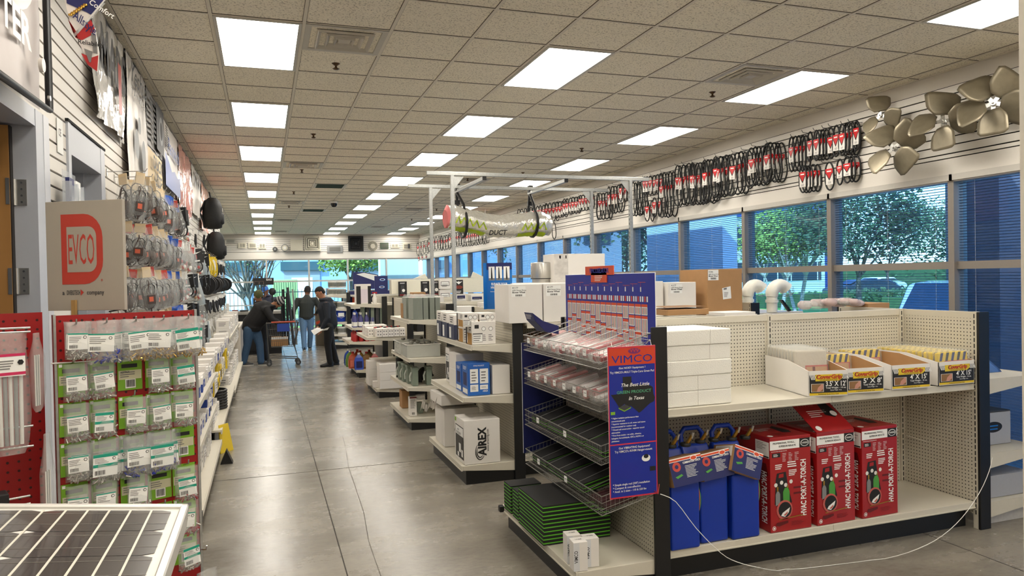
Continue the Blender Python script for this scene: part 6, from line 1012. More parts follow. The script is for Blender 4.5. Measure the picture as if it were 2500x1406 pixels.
# ================= right wall goods =================
BELT = mat('belt_rubber', (16, 16, 17), .55); SLV = mat('sleeve_white', (224, 220, 214), .5); SLR = mat('sleeve_red', (196, 30, 34), .45)
def belt_mesh(L_, w=.075, sleeve=.17, bare=False, sn='s'):
    b = MB(); pts = []
    for i in range(20):
        a = 2*PI*i/20; ww = w*(.5+.28*(math.sin(a) < 0)*min(1, (L_-.25)*2) if L_ > .25 else .5); pts.append((0, ww*math.cos(a), -L_/2+(L_/2-.0)*math.copysign(abs(math.sin(a))**.8, math.sin(a))))
    b.tube(pts, .0095, BELT, 5, closed=True); o = b.build('drive_belt')
    if not bare:
        b = MB(); hw = .04; z1 = -L_*.3 if L_ > .3 else -.07; z0 = z1-sleeve; v = (('F', ((-.008, hw, z0), (0, -1, 0), (0, 0, 1), 2*hw, sleeve)), ('B', ((.008, -hw, z0), (0, 1, 0), (0, 0, 1), 2*hw, sleeve)))
        b.box(-.007, -hw, z0, .007, hw, z1, SLV); b.box(-.0075, -hw-.0005, z1-.05, .0075, hw+.0005, z1, SLR)
        for nm, f in v: dpoly(b, f, [(0, .72), (.5, .3), (1, .72)], SLR, 1); dpoly(b, f, [(.0, .72), (.1, .72), (.5, .36), (.9, .72), (1, .72), (.5, .24)], INK, 2); decal(b, f, .2, .8, .8, .88, LABEL, 2); dlines(b, f, .3, .06, .8, .2, 2, GREYINK, 2)
        b.build('card_sleeve', o)
    return o
CL = [(5.91,5.94,3.38,.30,1,'upper row, single one nearest the metal fans'),(5.94,6.11,3.38,.33,5,'upper row, bundle nearest the metal fans'),(6.18,6.22,3.39,.37,1,'upper row, single right of a narrow gap'),(6.28,6.31,3.39,.35,1,'upper row, single left of the narrow gap'),(6.35,6.50,3.39,.37,4,'upper row, second bundle from the fans'),(6.58,6.62,3.40,.36,1,'upper row, single beside the third bundle'),(6.68,6.89,3.39,.40,5,'upper row, third bundle from the fans'),(6.51,6.71,3.03,.30,5,'lower row, tight bundle under third bundle'),(6.29,6.33,3.02,.28,1,'lower row, lone belt on the left'),(6.14,6.17,3.03,.27,1,'lower row, lone belt in the middle'),(5.93,6.06,3.03,.24,3,'lower row, small bundle nearest the fans'),
(7.10,7.32,3.40,.47,5,'second group, right bundle'),(7.35,7.63,3.41,.48,5,'second group, middle bundle'),(7.66,7.72,3.40,.49,1,'second group, single loop'),(7.78,7.99,3.40,.54,4,'second group, left bundle'),(8.11,8.38,3.41,.56,6,'third group, rightmost bundle'),(8.40,8.62,3.41,.59,5,'third group, second bundle from the right'),(8.65,8.96,3.41,.61,6,'third group, third bundle from the right'),(8.98,9.33,3.44,.62,6,'third group, leftmost bundle'),(9.50,9.80,3.40,.68,5,'fourth group, long loops'),(9.85,10.32,3.40,.29,6,'fourth group, short upper bundle'),(10.10,10.25,3.02,.36,2,'fourth group, thin lower pair'),(9.85,10.05,3.04,.30,2,'fourth group, small lower pair by the long loops'),(10.38,10.67,3.37,.55,6,'bare long loops right of the front frame post'),
(10.89,11.12,3.39,.30,3,'left of the front frame post, short ones'),(11.15,11.57,3.42,.52,5,'between the frame posts, right bundle'),(11.61,12.04,3.35,.52,5,'between the frame posts, left bundle'),(12.32,12.80,3.39,.30,5,'short bundle left of the rear frame post'),(12.95,13.56,3.41,.34,6,'above the duct bag right end, full bundle'),(13.60,13.99,3.39,.34,4,'above the duct bag right end, second bundle'),(14.04,14.59,3.42,.39,4,'above the right strap, right side'),(14.64,15.34,3.43,.36,5,'above the right strap, left side'),(15.40,16.34,3.46,.35,6,'above the middle of the duct bag'),(14.15,14.24,2.98,.35,1,'lone bare loop hanging low beside the duct bag'),
(26.66,28.56,3.31,.51,4,'far corner, topmost'),(26.92,28.45,2.80,.16,3,'far corner, lowest short ones'),(24.47,26.43,3.37,.50,6,'far end, left of the rear post'),(23.31,24.35,3.31,.48,4,'far end, between the posts'),(21.64,23.19,3.34,.44,6,'far end, under the duct bag left end'),(20.62,21.54,3.29,.46,5,'far end, under the duct bag'),(19.04,20.52,3.29,.52,8,'far end, loops right of the duct lettering')]
bc = {}; b = MB(); b.tube([(0, 0, 0), (-.09, 0, -.004), (-.19, 0, .0), (-.205, 0, .025)], .0032, BLK2, 5); bh = None; rr_ = rng(9)
PO = ['front', 'second', 'third', 'fourth', 'fifth', 'sixth', 'seventh', 'eighth']
for y0, y1, z, L_, n_, lb in CL:
    bare = 'bare' in lb; key = (round(L_*20)/20, bare); far = y0 > 18
    if key not in bc: bc[key] = belt_mesh(max(L_, .22), .098 if L_ < .45 else .135, .17 if L_ > .28 else .13, bare); first = True; bc[key] = (bc[key], kids(bc[key]))
    else: first = False
    nh = max(1, math.ceil((y1-y0)/.32))
    for q in range(nh):
        if bh is None: bh = b.build('peg_hook'); o = bh
        else: o = dup(bh, kc=[])
        o.location = (5.938, y0+(y1-y0)*(q+.5)/nh, z); tag(o, ('black peg hook with belts, '+lb), 'hook', 'belt hooks')
    for i in range(n_):
        src, kc = bc[key]
        o = src if first and i == 0 else dup(src, kc=kc)
        t = (i+.5)/n_; y = y0+.03+(y1-y0-.06)*t if y1-y0 > .1 else (y0+y1)/2
        o.location = (5.938-.03-(.12*t if n_ > 1 else .06)+rr_.uniform(-.01, .01), y, z+.012-rr_.uniform(0, .012)-(.02 if L_ > .4 else .0)*rr_.random()); o.rotation_euler = (rr_.uniform(-.03, .03), 0, rr_.uniform(-.3, .15)+.2+(.3 if y > 12 else 0))
        tag(o, ('%s drive belt, %s' % ('bare black' if bare else 'sleeved black', lb)), 'drive belt', 'drive belts: '+lb)
# fans
FAN = mat('fan_metal', (120, 112, 94), .42, .55, scale=14, col2=(158, 148, 126)); HUB = mat('fan_hub', (200, 200, 196), .25, .95)
def fanobj(c, r_, nb, rot, yaw, tilt, label, pitch=32, bw=1.0):
    g = thing('fan_blade', label, 'fan', c, 0, 'metal condenser fans'); g.rotation_euler = (R(tilt), R(-90+yaw), R(rot)); g.rotation_euler = (Matrix.Rotation(R(yaw), 3, 'Z')@Matrix.Rotation(R(-90+tilt), 3, 'Y')@Matrix.Rotation(R(rot), 3, 'Z')).to_euler()
    for i in range(nb):
        b = MB(); b.X = Matrix.Rotation(2*PI*i/nb, 4, 'Z')@Matrix.Translation((r_*.2, 0, 0))@Matrix.Rotation(R(pitch), 4, 'X'); rings = []
        for j in range(9):
            t = j/8; x = r_*.8*t; hw = r_*bw*(.26+.24*min(1, t*3.2)+.06*t); rings.append([(x-(abs(k)/4)**6*r_*.12*(t if t > .6 else 0)+(.06*r_*k/4)*t, hw*k/4, .03*math.cos(k/4*1.2)*r_*2-.04*r_*2*t*0) for k in range(-4, 5)])
        vs_ = [p for r in rings for p in r]; fs = [(a*9+k, a*9+k+1, (a+1)*9+k+1, (a+1)*9+k) for a in range(8) for k in range(8)]; b.add(vs_, fs, FAN, True)
        o = b.build('blade', g); s = o.modifiers.new('solid', 'SOLIDIFY'); s.thickness = .003
    b = MB(); b.cyl((0, 0, -.02), (0, 0, .03), r_*.09, HUB, 16)
    for i in range(nb): a = 2*PI*i/nb; b.X = Matrix.Rotation(a, 4, 'Z'); b.box(0, -r_*.06, .0, r_*.36, r_*.06, .006, HUB); b.cyl((r_*.3, 0, 0), (r_*.3, 0, .01), .008, DGREY, 6)
    b.X = Matrix(); b.cyl((0, 0, -.1), (0, 0, .05), r_*.035, STEEL, 10); b.build('hub', g); return g
fanobj((5.78, 5.55, 3.36), .2, 3, 10, 22, 4, 'small three bladed metal fan, leftmost, high on the slat wall', 34, 1.0)
fanobj((5.72, 5.34, 3.0), .27, 4, 40, 24, 8, 'large metal fan below the small one, with a white sticker', 34, 1.0)
fanobj((5.74, 4.83, 3.15), .26, 4, 2, 26, 5, 'tan metal fan in the middle with blades spread like a cross', 38, 1.05)
fanobj((5.74, 4.36, 3.2), .27, 5, 36, 28, 5, 'dark metal fan at the right edge of the picture', 34, 1.0)
# shelves at the window side
ge = thing('endcap_shelving', 'window side endcap of the nearest gondola, behind the right black post', 'shelving unit', (4.82, 4.36, 0), 0, 'endcap shelving units'); L0 = (-4.82, -4.36, 0)
for z in (.17, .52, 1.05): b = MB(); b.box(4.84, 3.74, z-.022, 5.38, 4.98, z, SHELFM); b.box(5.38, 3.74, z-.045, 5.39, 4.98, z+.002, CREAM); b.prism([(4.84, 3.738, z), (5.39, 3.738, z), (5.39, 3.738, z-.045), (4.84, 3.738, z-.11)], (0, .004, 0), CREAM); b.build('shelf', ge).location = L0
b = MB(); b.box(4.84, 3.78, 0, 5.3, 4.94, .12, mat('scuffed_metal', (190, 188, 184), .5, var=.15)); b.build('kick_plate', ge).location = L0
g = thing('duct_boot', 'galvanised square to round duct boot on the window side shelf', 'duct part', (5.06, 4.15, 1.052)); b = MB(); DM = mat('duct_metal', (150, 165, 190), .28, .9, var=.1)
def sqc(s, z, k=1.0): return [(max(-s, min(s, 1.42*s*math.cos(a))) if k == 1 else s*math.cos(a), max(-s, min(s, 1.42*s*math.sin(a))) if k == 1 else s*math.sin(a), z) for a in [2*PI*i/32+PI/4 for i in range(32)]]
b.loft([sqc(.2, 0), sqc(.19, .02), [(x*.6+y*0, y*.6, .12) for x, y, _ in sqc(.2, 0)], sqc(.09, .2, 0), sqc(.088, .36, 0)], DM, True); b.tube([(.089*math.cos(a), .089*math.sin(a), .25) for a in [2*PI*i/24 for i in range(24)]], .004, DM, 5, closed=True); b.tube([(.089*math.cos(a), .089*math.sin(a), .33) for a in [2*PI*i/24 for i in range(24)]], .004, DM, 5, closed=True); b.build('boot', g)
g = thing('grey_appliance', 'pale grey metal box with dark oval badge on the lower window side shelf', 'appliance', (5.12, 4.1, .522)); b = MB(); b.box(-.2, -.2, 0, .16, .2, .24, mat('appliance_grey', (170, 172, 178), .45)); b.box(-.2, -.2, .24, .16, .2, .25, DGREY); b.build('casing', g, bevel=.006); b = MB(); dcirc(b, ((-.2, -.2, 0), (1, 0, 0), (0, 0, 1), .36, .24), .5, .55, .09, INK, 1, 24, .04); dlines(b, ((-.2, -.2, 0), (1, 0, 0), (0, 0, 1), .36, .24), .35, .45, .65, .65, 2, SKYB, 2); b.build('badge', g)
g = thing('white_post_holder', 'narrow white tapered holder with black top behind the right post', 'holder', (4.98, 3.86, .55)); b = MB(); b.prism([(-.03, 0, 0), (.01, 0, 0), (.035, 0, .42), (-.05, 0, .42)], (0, .05, 0), PWHITE); b.build('holder_body', g); b = MB(); b.box(-.055, -.003, .38, .04, .055, .46, BLK2); b.box(.0, -.005, .41, .03, -.003, .43, STEEL); b.build('cap', g)
carton('metal_tray', 'pale grey metal tray on the lowest window side shelf', 'tray', (5.1, 4.1, .172), 0, .46, .6, .16, mat('appliance_grey'), None, seam=False)
ge = thing('endcap_shelving', 'window side endcap of the second row, holding the white vent hoods', 'shelving unit', (4.82, 6.84, 0), 0, 'endcap shelving units'); L0 = (-4.82, -6.84, 0)
for z in (.17, .8, 1.418): b = MB(); b.box(4.83, 6.22, z-.022, 5.38, 7.46, z, SHELFM); b.box(5.38, 6.22, z-.045, 5.39, 7.46, z+.002, CREAM); b.build('shelf', ge).location = L0
b = MB(); b.box(4.84, 6.26, 0, 5.3, 7.42, .125, BLACK); b.build('kick_plate', ge).location = L0
# galvanised frame on the third row
g = thing('galvanised_frame', 'tall galvanised steel frame standing over the third gondola row', 'frame', (3.4, 9.35, 0)); L0 = Vector((-3.4, -9.35, 0)); s = .022
for x, y in ((2.24, 8.73), (4.72, 8.73), (2.24, 9.96), (4.72, 9.96)):
    b = MB(); b.box(x-s, y-s, 0, x+s, y+s, 3.12, GALV); z = .3
    if x > 4:
        while z < 3: b.box(x-s-.0008, y-.006, z, x-s, y+.006, z+.03, INK); z += .06
    b.build('post', g, bevel=.002, seg=1).location = L0; sg = 1 if x < 3 else -1; b = MB(); b.prism([(x+sg*s, y-.003, 3.11), (x+sg*(s+.13), y-.003, 3.11), (x+sg*s, y-.003, 2.95)], (0, .006, 0), GALV); b.build('gusset', g).location = L0
for y in (8.73, 9.96): b = MB(); b.box(1.92, y-s, 3.12, 5.0, y+s, 3.165, GALV); b.build('beam', g, bevel=.002, seg=1).location = L0
for x in (2.66, 3.78): b = MB(); b.box(x-.022, 8.74, 3.075, x+.022, 10.15, 3.12, GALV); b.box(x-.024, 8.72, 3.073, x+.024, 8.745, 3.122, BLACK); b.build('cross_bar', g, bevel=.002, seg=1).location = L0
# duct bag hung with straps
FOIL = mat('foil', (232, 230, 222), .22, .55, var=.15, scale=30, bump=1, bscale=26); LIME = mat('lime_print', (176, 200, 20), .5)
YD = 10.0; g = thing('duct_bag', 'silver foil wrapped flexible duct in a clear printed bag, slung from black straps', 'duct', at(1215, 560, 'Y', YD)); c = g.location.copy(); b = MB(); path = [(1092, 528), (1118, 533), (1150, 540), (1185, 549), (1215, 553), (1245, 552), (1275, 548), (1305, 545), (1338, 550)]; rings = []; rr_ = rng(3)
P_ = [at(x, y, 'Y', YD)-c for x, y in path]; NR = 34
for i in range(NR+1):
    t = i/NR*(len(P_)-1); k = min(int(t), len(P_)-2); q = P_[k].lerp(P_[k+1], t-k); r_ = .185*(1 if .04 < i/NR < .97 else .85)*(1-.12*math.sin(i/NR*PI)); rings.append([q+Vector((rr_.uniform(-.006, .006), r_*1.2*math.cos(a)*(1+rr_.uniform(-.05, .05)), r_*math.sin(a)*(1+rr_.uniform(-.07, .07)))) for a in [2*PI*j/22 for j in range(22)]])
b.loft(rings, FOIL, True); b.build('foil_duct', g)
b = MB(); b.loft([[p+Vector((0, 0, 0)) for p in rings[0]], [Vector((p.x-.035, p.y*.8, p.z*.8+.002)) for p in rings[0]]], mat('pink_fibre', (226, 130, 130), .9), True); b.build('insulation_end', g)
for i0, i1 in ((1, 12), (23, 32)):
    b = MB()
    for k in range(i0, i1):
        for j in range(13, 19): qa = [rings[k][j], rings[k+1][j], rings[k+1][(j+1) % 22], rings[k][(j+1) % 22]]; b.poly([Vector((p.x, p.y*1.03, p.z+(p.z-P_[4].z)*.0-.004)) for p in qa], LIME) if j > 13 else None
        if k % 2 == 0: a0, a1, a2 = rings[k][13]*1, rings[min(k+1, i1)][11]*1, rings[min(k+2, i1)][13]*1; b.tube([Vector((p.x, p.y-.012, p.z)) for p in (a0, a1, a2)], .012, LIME, 4)
    b.build('lime_print', g)
b = MB(); b.text('DUCT', (at(1215, 573, 'Y', YD-.24)-c)+Vector((0, 0, 0)), (1, 0, .02), (.25, 0, 1), .07, INK, .26, bold=.03, lift=.0); b.build('lettering', g)
for q, (xa, xb_, Xc) in enumerate(((1117, 1130, 2.66), (1305, 1300, 3.78))):
    b = MB(); cc = at(xb_, 545, 'Y', YD); r_ = .2
    b.tube([Vector((Xc, 10.1, 3.14)), Vector((Xc, 10.08, 3.06)), Vector((cc.x-.01, YD-.1, cc.z+.26))]+[cc+Vector((0, -r_*1.15*math.cos(a), r_*math.sin(a))) for a in [R(60-24*i) for i in range(11)]]+[Vector((Xc, 10.12, 3.06))], .02, BLK2, 6); b.box(Xc-.03, 10.04, 3.1, Xc+.03, 10.12, 3.2, BLK2); b.box(Xc-.06, 10.02, 2.9, Xc+.02, 10.06, 2.96, BLACK)
    tag(b.build('cargo_strap'), 'black strap looped around the %s end of the foil duct bag' % ('left' if q == 0 else 'right'), 'strap', 'straps of the duct bag')
# ================= far wall displays =================
GRL = mat('grille_cream', (206, 200, 182), .5); GRD = mat('grille_dark', (90, 88, 80), .6)
FW = [('a',-1.69,3.07,-1.43,3.25),('b',-1.31,3.30,-0.96,3.48),('c',-0.88,3.13,-0.60,3.34),('d',-0.52,3.13,-0.22,3.34),('e',-0.15,3.11,0.09,3.34),('clk',0.33,2.99,0.51,3.19),('ring',0.64,3.00,0.91,3.28),('sq',0.98,3.03,1.43,3.45),('diff',1.49,3.02,2.08,3.60),('louv',2.33,2.95,2.91,3.21),('blk',3.13,3.00,3.71,3.59),('round',3.86,2.99,4.27,3.40),('g',4.37,3.09,4.69,3.33),('h',4.78,3.12,5.10,3.30),('i',5.26,3.05,5.57,3.30)]
FL = {'a': 'dark vent grille at the far left corner', 'b': 'metallic vent grille, upper left', 'c': 'cream vent cover with dark slot, leftmost of three', 'd': 'cream framed vent cover, middle of three', 'e': 'cream vent cover with cross bars, rightmost of three', 'clk': 'small round dark duct collar', 'ring': 'round metal ring with white centre', 'sq': 'plain square cream panel', 'diff': 'large cream square diffuser with nested frames', 'louv': 'wide grey louvre', 'blk': 'large black square diffuser', 'round': 'round cream diffuser', 'g': 'dark green vent cover', 'h': 'small cream vent with two slots', 'i': 'cream vent cover with a dark valve, rightmost'}
for k, x0, z0, x1, z1 in FW:
    cx_, cz_ = (x0+x1)/2, (z0+z1)/2; w, h = x1-x0, z1-z0; g = thing('wall_vent', FL[k]+' on the far wall', 'vent cover', (cx_, 28.6, cz_), 0, 'vents shown on the far wall'); b = MB()
    if k in ('clk', 'ring', 'round'):
        r_ = w/2; b.cyl((0, 0, 0), (0, -.06, 0), r_, GRD if k == 'clk' else (GREY if k == 'ring' else GRL), 24); b.cyl((0, -.06, 0), (0, -.065, 0), r_*.8, DGREY if k == 'clk' else GRL, 24); b.cyl((0, -.065, 0), (0, -.08, 0), r_*.45, GREY if k == 'clk' else PWHITE if k == 'ring' else GRL, 20)
        if k == 'round':
            for s in (.85, .7, .55): b.tube([(r_*s*math.cos(a), -.068, r_*s*math.sin(a)) for a in [2*PI*i/24 for i in range(24)]], .008, GRD, 5, closed=True)
    elif k in ('diff', 'blk'):
        m1, m2 = (GRL, GRD) if k == 'diff' else (BLK2, BLACK)
        def sq_(s, y): return [(-w/2*s, y, -h/2*s), (w/2*s, y, -h/2*s), (w/2*s, y, h/2*s), (-w/2*s, y, h/2*s)]
        b.loft([sq_(1, 0), sq_(1, -.03), sq_(.86, -.03), sq_(.82, -.005)], m1, False, False)
        for s in (.78, .55, .33): b.loft([sq_(s, -.06), sq_(s-.05, -.055), sq_(s-.14, -.01)], m1, False, False)
        b.poly(sq_(.16, -.05), m1); b.poly(sq_(.8, -.004), m2)
    elif k == 'sq': b.box(-w/2, -.03, -h/2, w/2, 0, h/2, GRL)
    else:
        m1 = {'a': GRD, 'b': STEEL, 'louv': GREY, 'g': mat('vent_green', (70, 84, 66), .5)}.get(k, GRL); b.box(-w/2, -.03, -h/2, w/2, 0, h/2, m1); b.box(-w*.36, -.034, -h*.34, w*.36, -.03, h*.34, GRD if k != 'b' else GREY); nn = 5
        for i in range(nn): z = -h*.3+h*.6*i/(nn-1); b.box(-w*.36, -.042, z-.006, w*.36, -.034, z+.006, m1)
        if k in ('c', 'e', 'h'): b.box(-w*.04, -.045, -h*.34, w*.04, -.034, h*.34, m1); b.box(-w*.36, -.045, -h*.34, -w*.2, -.034, h*.34, m1) if k == 'c' else None
        if k == 'i': b.cyl((w*.25, -.05, -h*.3), (w*.25, -.05, h*.4), .04, DGREY, 8)
    b.build('vent_body', g)
b = MB(); b.box(.7, 28.5, 2.985, 2.1, 28.6, 2.995, DGREY); tag(b.build('display_rail'), 'thin dark rail under the panel and large diffuser on the far wall', 'rail')
# ================= people, cart, counter =================
SKIN1 = mat('skin_brown', (128, 86, 62), .55); SKIN2 = mat('skin_tan', (160, 112, 84), .55); HAIRM = mat('hair_black', (20, 17, 16), .8, bump=.3, bscale=90)
JBLK = mat('jacket_black', (17, 17, 20), .75, bump=.4, bscale=14); JGRN = mat('jacket_dark_green', (42, 47, 45), .8, bump=.4, bscale=12); JNVY = mat('hoodie_navy', (24, 30, 40), .8, bump=.4, bscale=14); JEANM = mat('jeans_mid', (54, 82, 112), .8, bump=.4, bscale=16, var=.2); JEANL = mat('jeans_light', (98, 130, 164), .8, bump=.4, bscale=16, var=.2); PBLK = mat('trousers_black', (16, 17, 20), .8, bump=.3, bscale=12); SHOEB = mat('shoe_black', (22, 22, 24), .5); SOLE = mat('shoe_sole', (210, 208, 200), .5)
def rem(b, name, par, vox=.014, it=5):
    o = b.build(name, par); m = o.modifiers.new('remesh', 'REMESH'); m.mode = 'VOXEL'; m.voxel_size = vox; m.use_smooth_shade = True; s = o.modifiers.new('smooth', 'SMOOTH'); s.factor = .5; s.iterations = it; return o
def limb(b, pts, m, n=12):      # pts: (x,y,z,rx,ry) rings perpendicular to the path
    P = [Vector(p[:3]) for p in pts]; rings = []
    for i, p in enumerate(pts):
        t = (P[min(i+1, len(P)-1)]-P[max(i-1, 0)]).normalized(); a = t.cross(Vector((0, 1, 0))); a = Vector((1, 0, 0)) if a.length < .2 else a.normalized(); c = t.cross(a).normalized()
        rings.append([P[i]+a*p[3]*math.cos(2*PI*k/n)+c*p[4]*math.sin(2*PI*k/n) for k in range(n)])
    b.loft(rings, m, True); b.ell(P[0], (pts[0][3], pts[0][4], min(pts[0][3:5])*.8), m, 10, 6); b.ell(P[-1], (pts[-1][3], pts[-1][4], min(pts[-1][3:5])*.8), m, 10, 6)
def lerp(a, c, t): return Vector(a).lerp(Vector(c), t)
def person(label, J, face, skin, jack, trou, shoe, hair='short', hat=None, sole=SOLE, build=1.0, hood=True, loc=(0, 0, 0)):
    g = thing('person', label, 'person', loc); F = Vector(face).normalized(); Lf = Vector((0, 0, 1)).cross(F).normalized(); b = MB(); S = lambda k: Vector(J[k]); k = build
    H = S('head'); up_ = (H-S('neck')).normalized(); Fh = (F-up_*F.dot(up_)).normalized(); Lh = up_.cross(Fh).normalized()
    def hp(f, l, u): return H+Fh*f+Lh*l+up_*u
    rings = []
    for u, rf, rl, sh in ((-.125, .03, .028, .045), (-.115, .055, .045, .03), (-.085, .078, .06, .012), (-.04, .092, .072, .004), (.0, .098, .078, 0), (.045, .1, .08, -.004), (.085, .086, .07, -.008), (.112, .055, .046, -.01), (.122, .02, .018, -.01)):
        rings.append([hp(sh+rf*math.cos(2*PI*i/16), rl*math.sin(2*PI*i/16), u) for i in range(16)])
    b.loft(rings, skin, True); b.ell(hp(.1, 0, -.025), (.014, .014, .022), skin, 8, 6); b.ell(hp(.086, 0, -.075), (.02, .02, .01), skin, 8, 6); b.ell(hp(.085, 0, .015), (.02, .05, .01), skin, 8, 6)
    for s in (-1, 1): b.ell(hp(-.005, s*.079, -.01), (.02, .014, .03), skin, 8, 6)
    limb(b, [tuple(lerp(S('neck'), S('chest'), .15))+(.062, .062), tuple(lerp(S('neck'), H, .6))+(.055, .055)], skin)
    limb(b, [tuple(S('pelvis'))+(.14*k, .1*k), tuple(lerp(S('pelvis'), S('chest'), .5))+(.13*k, .1*k), tuple(S('chest'))+(.16*k, .11*k), tuple(lerp(S('chest'), S('neck'), .8))+(.08, .07)], skin)
    for s in 'LR':
        limb(b, [tuple(S('sh'+s))+(.05, .05), tuple(S('el'+s))+(.038, .038), tuple(S('wr'+s))+(.026, .026)], skin); limb(b, [tuple(S('hip'+s))+(.075, .075), tuple(S('kn'+s))+(.05, .05), tuple(S('an'+s))+(.036, .036)], skin)
        d = (S('wr'+s)-S('el'+s)).normalized(); hd = d if 'hand'+s not in J else (S('hand'+s)-S('wr'+s)).normalized(); side = hd.cross(F).normalized() if abs(hd.dot(F)) < .9 else Vector((0, 0, 1)); nn = hd.cross(side); w = S('wr'+s)
        limb(b, [tuple(w)+(.024, .024), tuple(w+hd*.05)+(.034, .02), tuple(w+hd*.09)+(.036, .018)], skin)
        for i in range(4): o_ = side*(-.026+.0175*i); ln = (.06, .07, .066, .05)[i]; b.tube([w+hd*.085+o_, w+hd*(.085+ln*.55)+o_, w+hd*(.085+ln)+o_-nn*.018], [.0095, .009, .0075], skin, 6)
        b.tube([w+hd*.03+side*.03, w+hd*.06+side*.05, w+hd*.09+side*.052-nn*.01], [.012, .0105, .009], skin, 6)
    BODY = rem(b, 'body', g, .009, 2)
    b = MB()
    for s in (-1, 1): b.ell(hp(.092, s*.03, .004), (.008, .008, .006), PWHITE, 8, 6); b.ell(hp(.099, s*.03, .004), (.0035, .0035, .0035), INK, 6, 5)
    b.build('eyes', BODY)
    if hair: b = MB(); b.loft([[hp(sh+rf*math.cos(2*PI*i/16), rl*math.sin(2*PI*i/16), u) for i in range(16)] for u, rf, rl, sh in ((-.06, .05, .06, -.055), (-.02, .07, .079, -.036), (.03, .09, .086, -.018), (.06, .1, .084, -.008), (.095, .085, .07, -.01), (.122, .05, .045, -.012), (.131, .015, .015, -.012))], HAIRM, True); b.build('hair', g)
    if hat: hat(g, hp)
    b = MB(); C_, Pv = S('chest'), S('pelvis'); M_ = lerp(Pv, C_, .5)
    limb(b, [tuple(Pv+Vector((0, 0, -.06)))+(.185*k, .145*k), tuple(Pv+Vector((0, 0, .03)))+(.18*k, .145*k), tuple(M_)+(.18*k, .15*k), tuple(C_)+(.2*k, .145*k), tuple(lerp(C_, S('neck'), .55))+(.15*k, .11*k), tuple(lerp(C_, S('neck'), .95))+(.075, .075)], jack, 18)
    for s in 'LR': limb(b, [tuple(lerp(S('sh'+s), C_, .3))+(.085*k, .085*k), tuple(S('sh'+s))+(.078*k, .078*k), tuple(lerp(S('sh'+s), S('el'+s), .5))+(.068*k, .068*k), tuple(S('el'+s))+(.06*k, .06*k), tuple(lerp(S('el'+s), S('wr'+s), .5))+(.052*k, .052*k), tuple(lerp(S('el'+s), S('wr'+s), .95))+(.04, .04)], jack)
    if hood: b.ell(lerp(S('neck'), C_, .25)-F*.08, (.1, .1, .075), jack, 12, 8); b.tube([S('neck')+Vector((.085*math.cos(a), .085*math.sin(a), -.015)) for a in [2*PI*i/12 for i in range(12)]], .03, jack, 8, closed=True)
    rem(b, 'jacket', g, .013, 3); b = MB()
    limb(b, [tuple(Pv+Vector((0, 0, .04)))+(.16*k, .125*k), tuple(Pv+Vector((0, 0, -.08)))+(.165*k, .13*k)], trou, 16)
    for s in 'LR': limb(b, [tuple(S('hip'+s)+Vector((0, 0, .0)))+(.1*k, .105*k), tuple(lerp(S('hip'+s), S('kn'+s), .5))+(.092*k, .095*k), tuple(S('kn'+s))+(.072*k, .075*k), tuple(lerp(S('kn'+s), S('an'+s), .5))+(.066*k, .068*k), tuple(S('an'+s)+Vector((0, 0, .0)))+(.062*k, .066*k)], trou)
    rem(b, 'trousers', g, .013, 3)
    for s in 'LR':
        A = S('an'+s); fd = Vector(J.get('toe'+s, tuple(F))); fd.z = 0; fd.normalize(); ld = Vector((-fd.y, fd.x, 0)); b = MB(); z0 = A.z-.075
        def sr(z, k1, k0=0): return [Vector((A.x, A.y, z))+fd*(.07+x*.145*k1-k0)+ld*(y*.047*k1) for x, y in [(math.cos(a)*1.0, math.sin(a)*(1.0+.12*math.cos(a))) for a in [2*PI*i/16 for i in range(16)]]]
        b.loft([sr(z0, .97), sr(z0+.004, 1), sr(z0+.024, 1)], sole, True); b.loft([sr(z0+.022, .98), sr(z0+.05, .94), sr(z0+.075, .66, .05), sr(z0+.1, .5, .068)], shoe, True); b.build('shoe', g)
    return g
def beanie(m, stripes=None, pom=False):
    def f_(g, hp):
        b = MB(); L_ = ((-.02, .097, .088), (.02, .108, .094), (.05, .108, .093), (.08, .1, .086), (.11, .082, .07), (.135, .05, .045), (.146, .012, .012))
        for (u0_, f0, l0_), (u1_, f1, l1_), i in zip(L_, L_[1:], range(9)): b.loft([[hp(-.012+f*math.cos(2*PI*q/18), l*math.sin(2*PI*q/18), u) for q in range(18)] for u, f, l in ((u0_, f0, l0_), (u1_, f1, l1_))], (stripes if stripes and i % 2 else m), i == 5)
        o = b.build('beanie', g)
        if pom: b = MB(); b.ell(hp(-.02, 0, .165), .03, m, 10, 8); b.build('pompom', g)
    return f_
def cap(m):
    def f_(g, hp):
        b = MB(); b.loft([[hp(-.008+f*math.cos(2*PI*q/16), l*math.sin(2*PI*q/16), u) for q in range(16)] for u, f, l in ((.02, .106, .09), (.07, .102, .086), (.11, .07, .06), (.13, .02, .02))], m, True); b.poly([hp(.09, -.06, .03), hp(.165, -.045, .022), hp(.175, 0, .02), hp(.165, .045, .022), hp(.09, .06, .03)], m); b.build('cap', g)
    return f_
